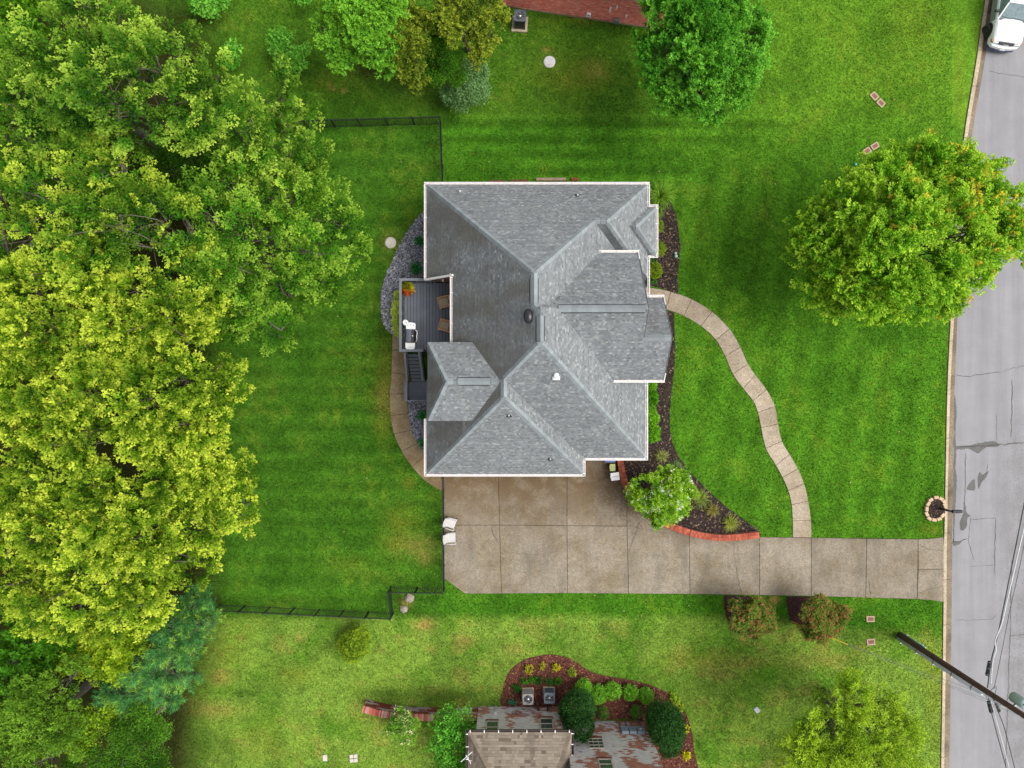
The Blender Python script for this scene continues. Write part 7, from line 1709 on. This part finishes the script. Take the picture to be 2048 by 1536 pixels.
# ================================================================ PARKED CAR
def car():
    fpt = W(2009, 93, .6); ang = math.atan2(120, -18) ; hd = Vector((-18, -120)).normalized()   # heading (world): down the picture, slightly left
    hd = Vector((W2(1972, 120)[0] - W2(1990, 0)[0], W2(1972, 120)[1] - W2(1990, 0)[1])).normalized()
    rz = math.atan2(hd.y, hd.x) - math.pi / 2
    zb = ZR + .02
    r_ = root('parked_car', (fpt.x - hd.x * .0, fpt.y, zb), 'white sport utility vehicle parked at the kerb in the top corner', 'car', None, rz)
    PAINT = M('white_car_paint', (.8, .8, .8), .22, .01, 2, 20, .01, spec=.6); CARGREY = M('car_grey', seen(176, 182, 178), .3, .04, metal=.2); TRIM = M('car_trim', (.02, .02, .025), .5); GL = M('car_glass', (.16, .22, .23), .08, .35, 5, spec=.8); LMP = M('car_lamp', (.6, .62, .64), .15, .05, spec=.8); AMB = M('amber_lamp', seen(220, 140, 50), .3)
    # local frame: +y forward (front bumper at y=0), +x to its right side seen from above when heading up
    def loft(secs, mat, name, cap=True):
        g = MB(); n = len(secs[0]); vs_ = [p for s_ in secs for p in s_]; fs_ = []
        for i in range(len(secs) - 1):
            for k in range(n): j = (k + 1) % n; fs_.append((i * n + k, i * n + j, (i + 1) * n + j, (i + 1) * n + k))
        fs_ += [list(range(n)), [(len(secs) - 1) * n + k for k in range(n)][::-1]]
        g.add(vs_, fs_); o = g.build(name, mat, r_, True, True); bevel(o, .03, 2); return o
    def sec(y, hw, zb_, zt_, cr=.04, tw=.93):   # body cross-section
        return [(-hw, y, zb_ + .1), (-hw * .97, y, zb_), (hw * .97, y, zb_), (hw, y, zb_ + .1), (hw, y, zt_ - .22), (hw * .985, y, zt_ - .1), (hw * tw, y, zt_ - .02), (hw * .5, y, zt_ + cr), (0, y, zt_ + cr * 1.25), (-hw * .5, y, zt_ + cr), (-hw * tw, y, zt_ - .02), (-hw * .985, y, zt_ - .1), (-hw, y, zt_ - .22)]
    loft([sec(-.12, .80, .5, .92), sec(-.3, .88, .42, 1.0), sec(-.9, .91, .4, 1.06), sec(-1.45, .92, .4, 1.1), sec(-3.0, .93, .4, 1.1, .02), sec(-4.3, .92, .4, 1.08, .02), sec(-4.8, .88, .45, 1.0)], PAINT, 'body')
    def cab(y, hw, zt_): return [(-hw, y, 1.06), (hw, y, 1.06), (hw * .82, y, zt_ - .05), (hw * .7, y, zt_), (-hw * .7, y, zt_), (-hw * .82, y, zt_ - .05)]
    g = MB()
    # greenhouse: windscreen from y=-1.3 to -1.95
    A = [(-.84, -1.3, 1.09), (.84, -1.3, 1.09), (.66, -2.0, 1.62), (-.66, -2.0, 1.62)]
    rr_ = [(-.66, -2.0, 1.62), (.66, -2.0, 1.62), (.68, -3.3, 1.68), (.66, -4.5, 1.64), (-.66, -4.5, 1.64), (-.68, -3.3, 1.68)]
    top = MB(); n = len(rr_); top.add([(x, y, z + .05) for x, y, z in rr_] + rr_, [list(range(n))[::-1], [n + k for k in range(n)]] + [(k, (k + 1) % n, n + (k + 1) % n, n + k) for k in range(n)])
    bevel(top.build('cabin_roof', PAINT, r_, local=True), .025)
    ws = MB(); ws.add(A, [(0, 1, 2, 3)]); wso = ws.build('windscreen', GL, r_, local=True)
    ws2 = MB(); ws2.add([(-.8, -1.27, 1.10), (.8, -1.27, 1.10), (.8, -1.36, 1.125), (-.8, -1.36, 1.125)], [(0, 1, 2, 3)]); ws2.build('cowl', TRIM, r_, local=True)
    for k, (x0_, x1_) in enumerate(((-.6, .05), (.1, .7))): MB().tube([(x0_, -1.36, 1.16), (x1_, -1.42, 1.21)], .012, 5).build('wiper', TRIM, r_, local=True)
    for s_ in (-1, 1):
        MB().bar((s_ * .85, -1.3, 1.09), (s_ * .67, -2.0, 1.64), .07, .05).build('windscreen_pillar', PAINT, r_, local=True)
        g = MB(); g.add([(s_ * .87, -1.5, 1.09), (s_ * .87, -2.75, 1.09), (s_ * .70, -2.75, 1.63), (s_ * .69, -2.05, 1.6)], [(0, 1, 2, 3) if s_ > 0 else (3, 2, 1, 0)]); g.build('side_window', GL, r_, local=True)
        g = MB(); g.add([(s_ * .87, -2.85, 1.09), (s_ * .87, -4.4, 1.09), (s_ * .69, -4.4, 1.6), (s_ * .70, -2.85, 1.63)], [(0, 1, 2, 3) if s_ > 0 else (3, 2, 1, 0)]); g.build('side_window', GL, r_, local=True)
        MB().bar((s_ * .88, -2.8, 1.08), (s_ * .70, -2.8, 1.64), .1, .04).build('door_pillar', PAINT, r_, local=True)
        MB().bar((s_ * .89, -1.35, 1.1), (s_ * .89, -4.5, 1.1), .05, .04).build('belt_moulding', PAINT, r_, local=True)
        m = bevel(MB().box(s_ * 1.02, -1.72, 1.16, .2, .11, .16).build('mirror', TRIM, r_, local=True), .03); MB().bar((s_ * .88, -1.68, 1.12), (s_ * .98, -1.7, 1.13), .06, .05).build('mirror_arm', CARGREY, m, local=True)
        MB().bbox(min(s_ * .925, s_ * .945), max(s_ * .925, s_ * .945), -3.9, -1.35, .50, .95).build('door_panel', CARGREY, r_, local=True)  # grass reflected in the white side is put into this panel's colour
        h = bevel(MB().box(s_ * .62, -.13, .80, .34, .14, .16).build('headlight', LMP, r_, local=True), .02); MB().box(s_ * .83, -.2, .80, .09, .14, .14).build('indicator', AMB, h, local=True)
        for y, st in ((-.92, R(24) if s_ else 0), (-3.7, 0)):
            wz = .36; c_ = (s_ * (.93 if y > -1 else .88), y, wz)
            def rot(p): x, yy, z = p; return (c_[0] + x * math.cos(st) - yy * math.sin(st), c_[1] + x * math.sin(st) + yy * math.cos(st), c_[2] + z)
            ty = MB(); prof = [(-.1, .25), (-.11, .33), (-.07, .36), (.07, .36), (.11, .33), (.1, .25)]; n = 28; vs_ = []; fs_ = []
            for k in range(n):
                t = 2 * math.pi * k / n
                for px__, rr2 in prof: vs_.append(rot((px__, rr2 * math.cos(t), rr2 * math.sin(t))))
            m6 = len(prof)
            for k in range(n):
                for q in range(m6): fs_.append((k * m6 + q, k * m6 + (q + 1) % m6, ((k + 1) % n) * m6 + (q + 1) % m6, ((k + 1) % n) * m6 + q))
            wh = ty.add(vs_, fs_).build('wheel', M('tyre', (.02, .019, .018), .8, .2) if 'tyre' not in bpy.data.materials else bpy.data.materials['tyre'], r_, True, True)
            rm = MB(); vs_ = [rot((s_ * .08, .25 * math.cos(2 * math.pi * k / n), .25 * math.sin(2 * math.pi * k / n))) for k in range(n)] + [rot((s_ * .05, .09 * math.cos(2 * math.pi * k / n), .09 * math.sin(2 * math.pi * k / n))) for k in range(n)] + [rot((s_ * .10, 0, 0))]
            rm.add(vs_, [(k, (k + 1) % n, n + (k + 1) % n, n + k) for k in range(n)] + [(n + k, n + (k + 1) % n, 2 * n) for k in range(n)]); rm.build('rim', M('dark_rim', (.035, .03, .028), .5) if 'dark_rim' not in bpy.data.materials else bpy.data.materials['dark_rim'], wh, local=True)
            ar = MB(); na = 26; ce = [(s_ * .932, y, .40)]; rim_ = [(s_ * .932, y + .45 * math.cos(q), .40 + .45 * math.sin(q)) for q in np.linspace(-.15, math.pi + .15, na)]
            ar.add(ce + rim_ + [(x - s_ * .05, yy, z) for x, yy, z in ce + rim_], [(0, k + 1, k + 2) for k in range(na - 1)] + [(k + 1, k + 2, na + 1 + k + 2, na + 1 + k + 1) for k in range(na - 1)]); ar.build('wheel_arch', TRIM, r_, local=True)
            MB().lathe([(.39, -.01), (.39, .01)], 24, (0, 0, 0))
    bevel(MB().box(0, -.085, .82, .86, .09, .15).build('grille', TRIM, r_, local=True), .01); MB().box(0, -.03, .82, .3, .03, .03).build('badge_bar', STEEL, r_, local=True)
    g = MB(); outl = [(-.90, -.42), (-.9, -.16), (-.72, .02), (-.35, .1), (0, .12), (.35, .1), (.72, .02), (.9, -.16), (.90, -.42)]; g.prism(outl, .46, .70); bevel(g.build('bumper', PAINT, r_, local=True), .04, 3)
    g = MB(); g.prism([(x * .99, y + .025) for x, y in outl], .30, .455); g.build('lower_valance', M('blue_grey_valance', seen(84, 92, 128), .5), r_, local=True)
    g = MB(); hx = [(-.78, -.26), (-.5, -.16), (0, -.12), (.5, -.16), (.78, -.26)]
    MB().bar((-.74, -.3, 1.04), (-.83, -1.25, 1.10), .02, .012).build('hood_seam', CARGREY, r_, local=True); MB().bar((.74, -.3, 1.04), (.83, -1.25, 1.10), .02, .012).build('hood_seam', CARGREY, r_, local=True)
    MB().box(0, .135, .52, .3, .02, .1).build('number_plate', WHITE_CLEAN, r_, local=True)
car()
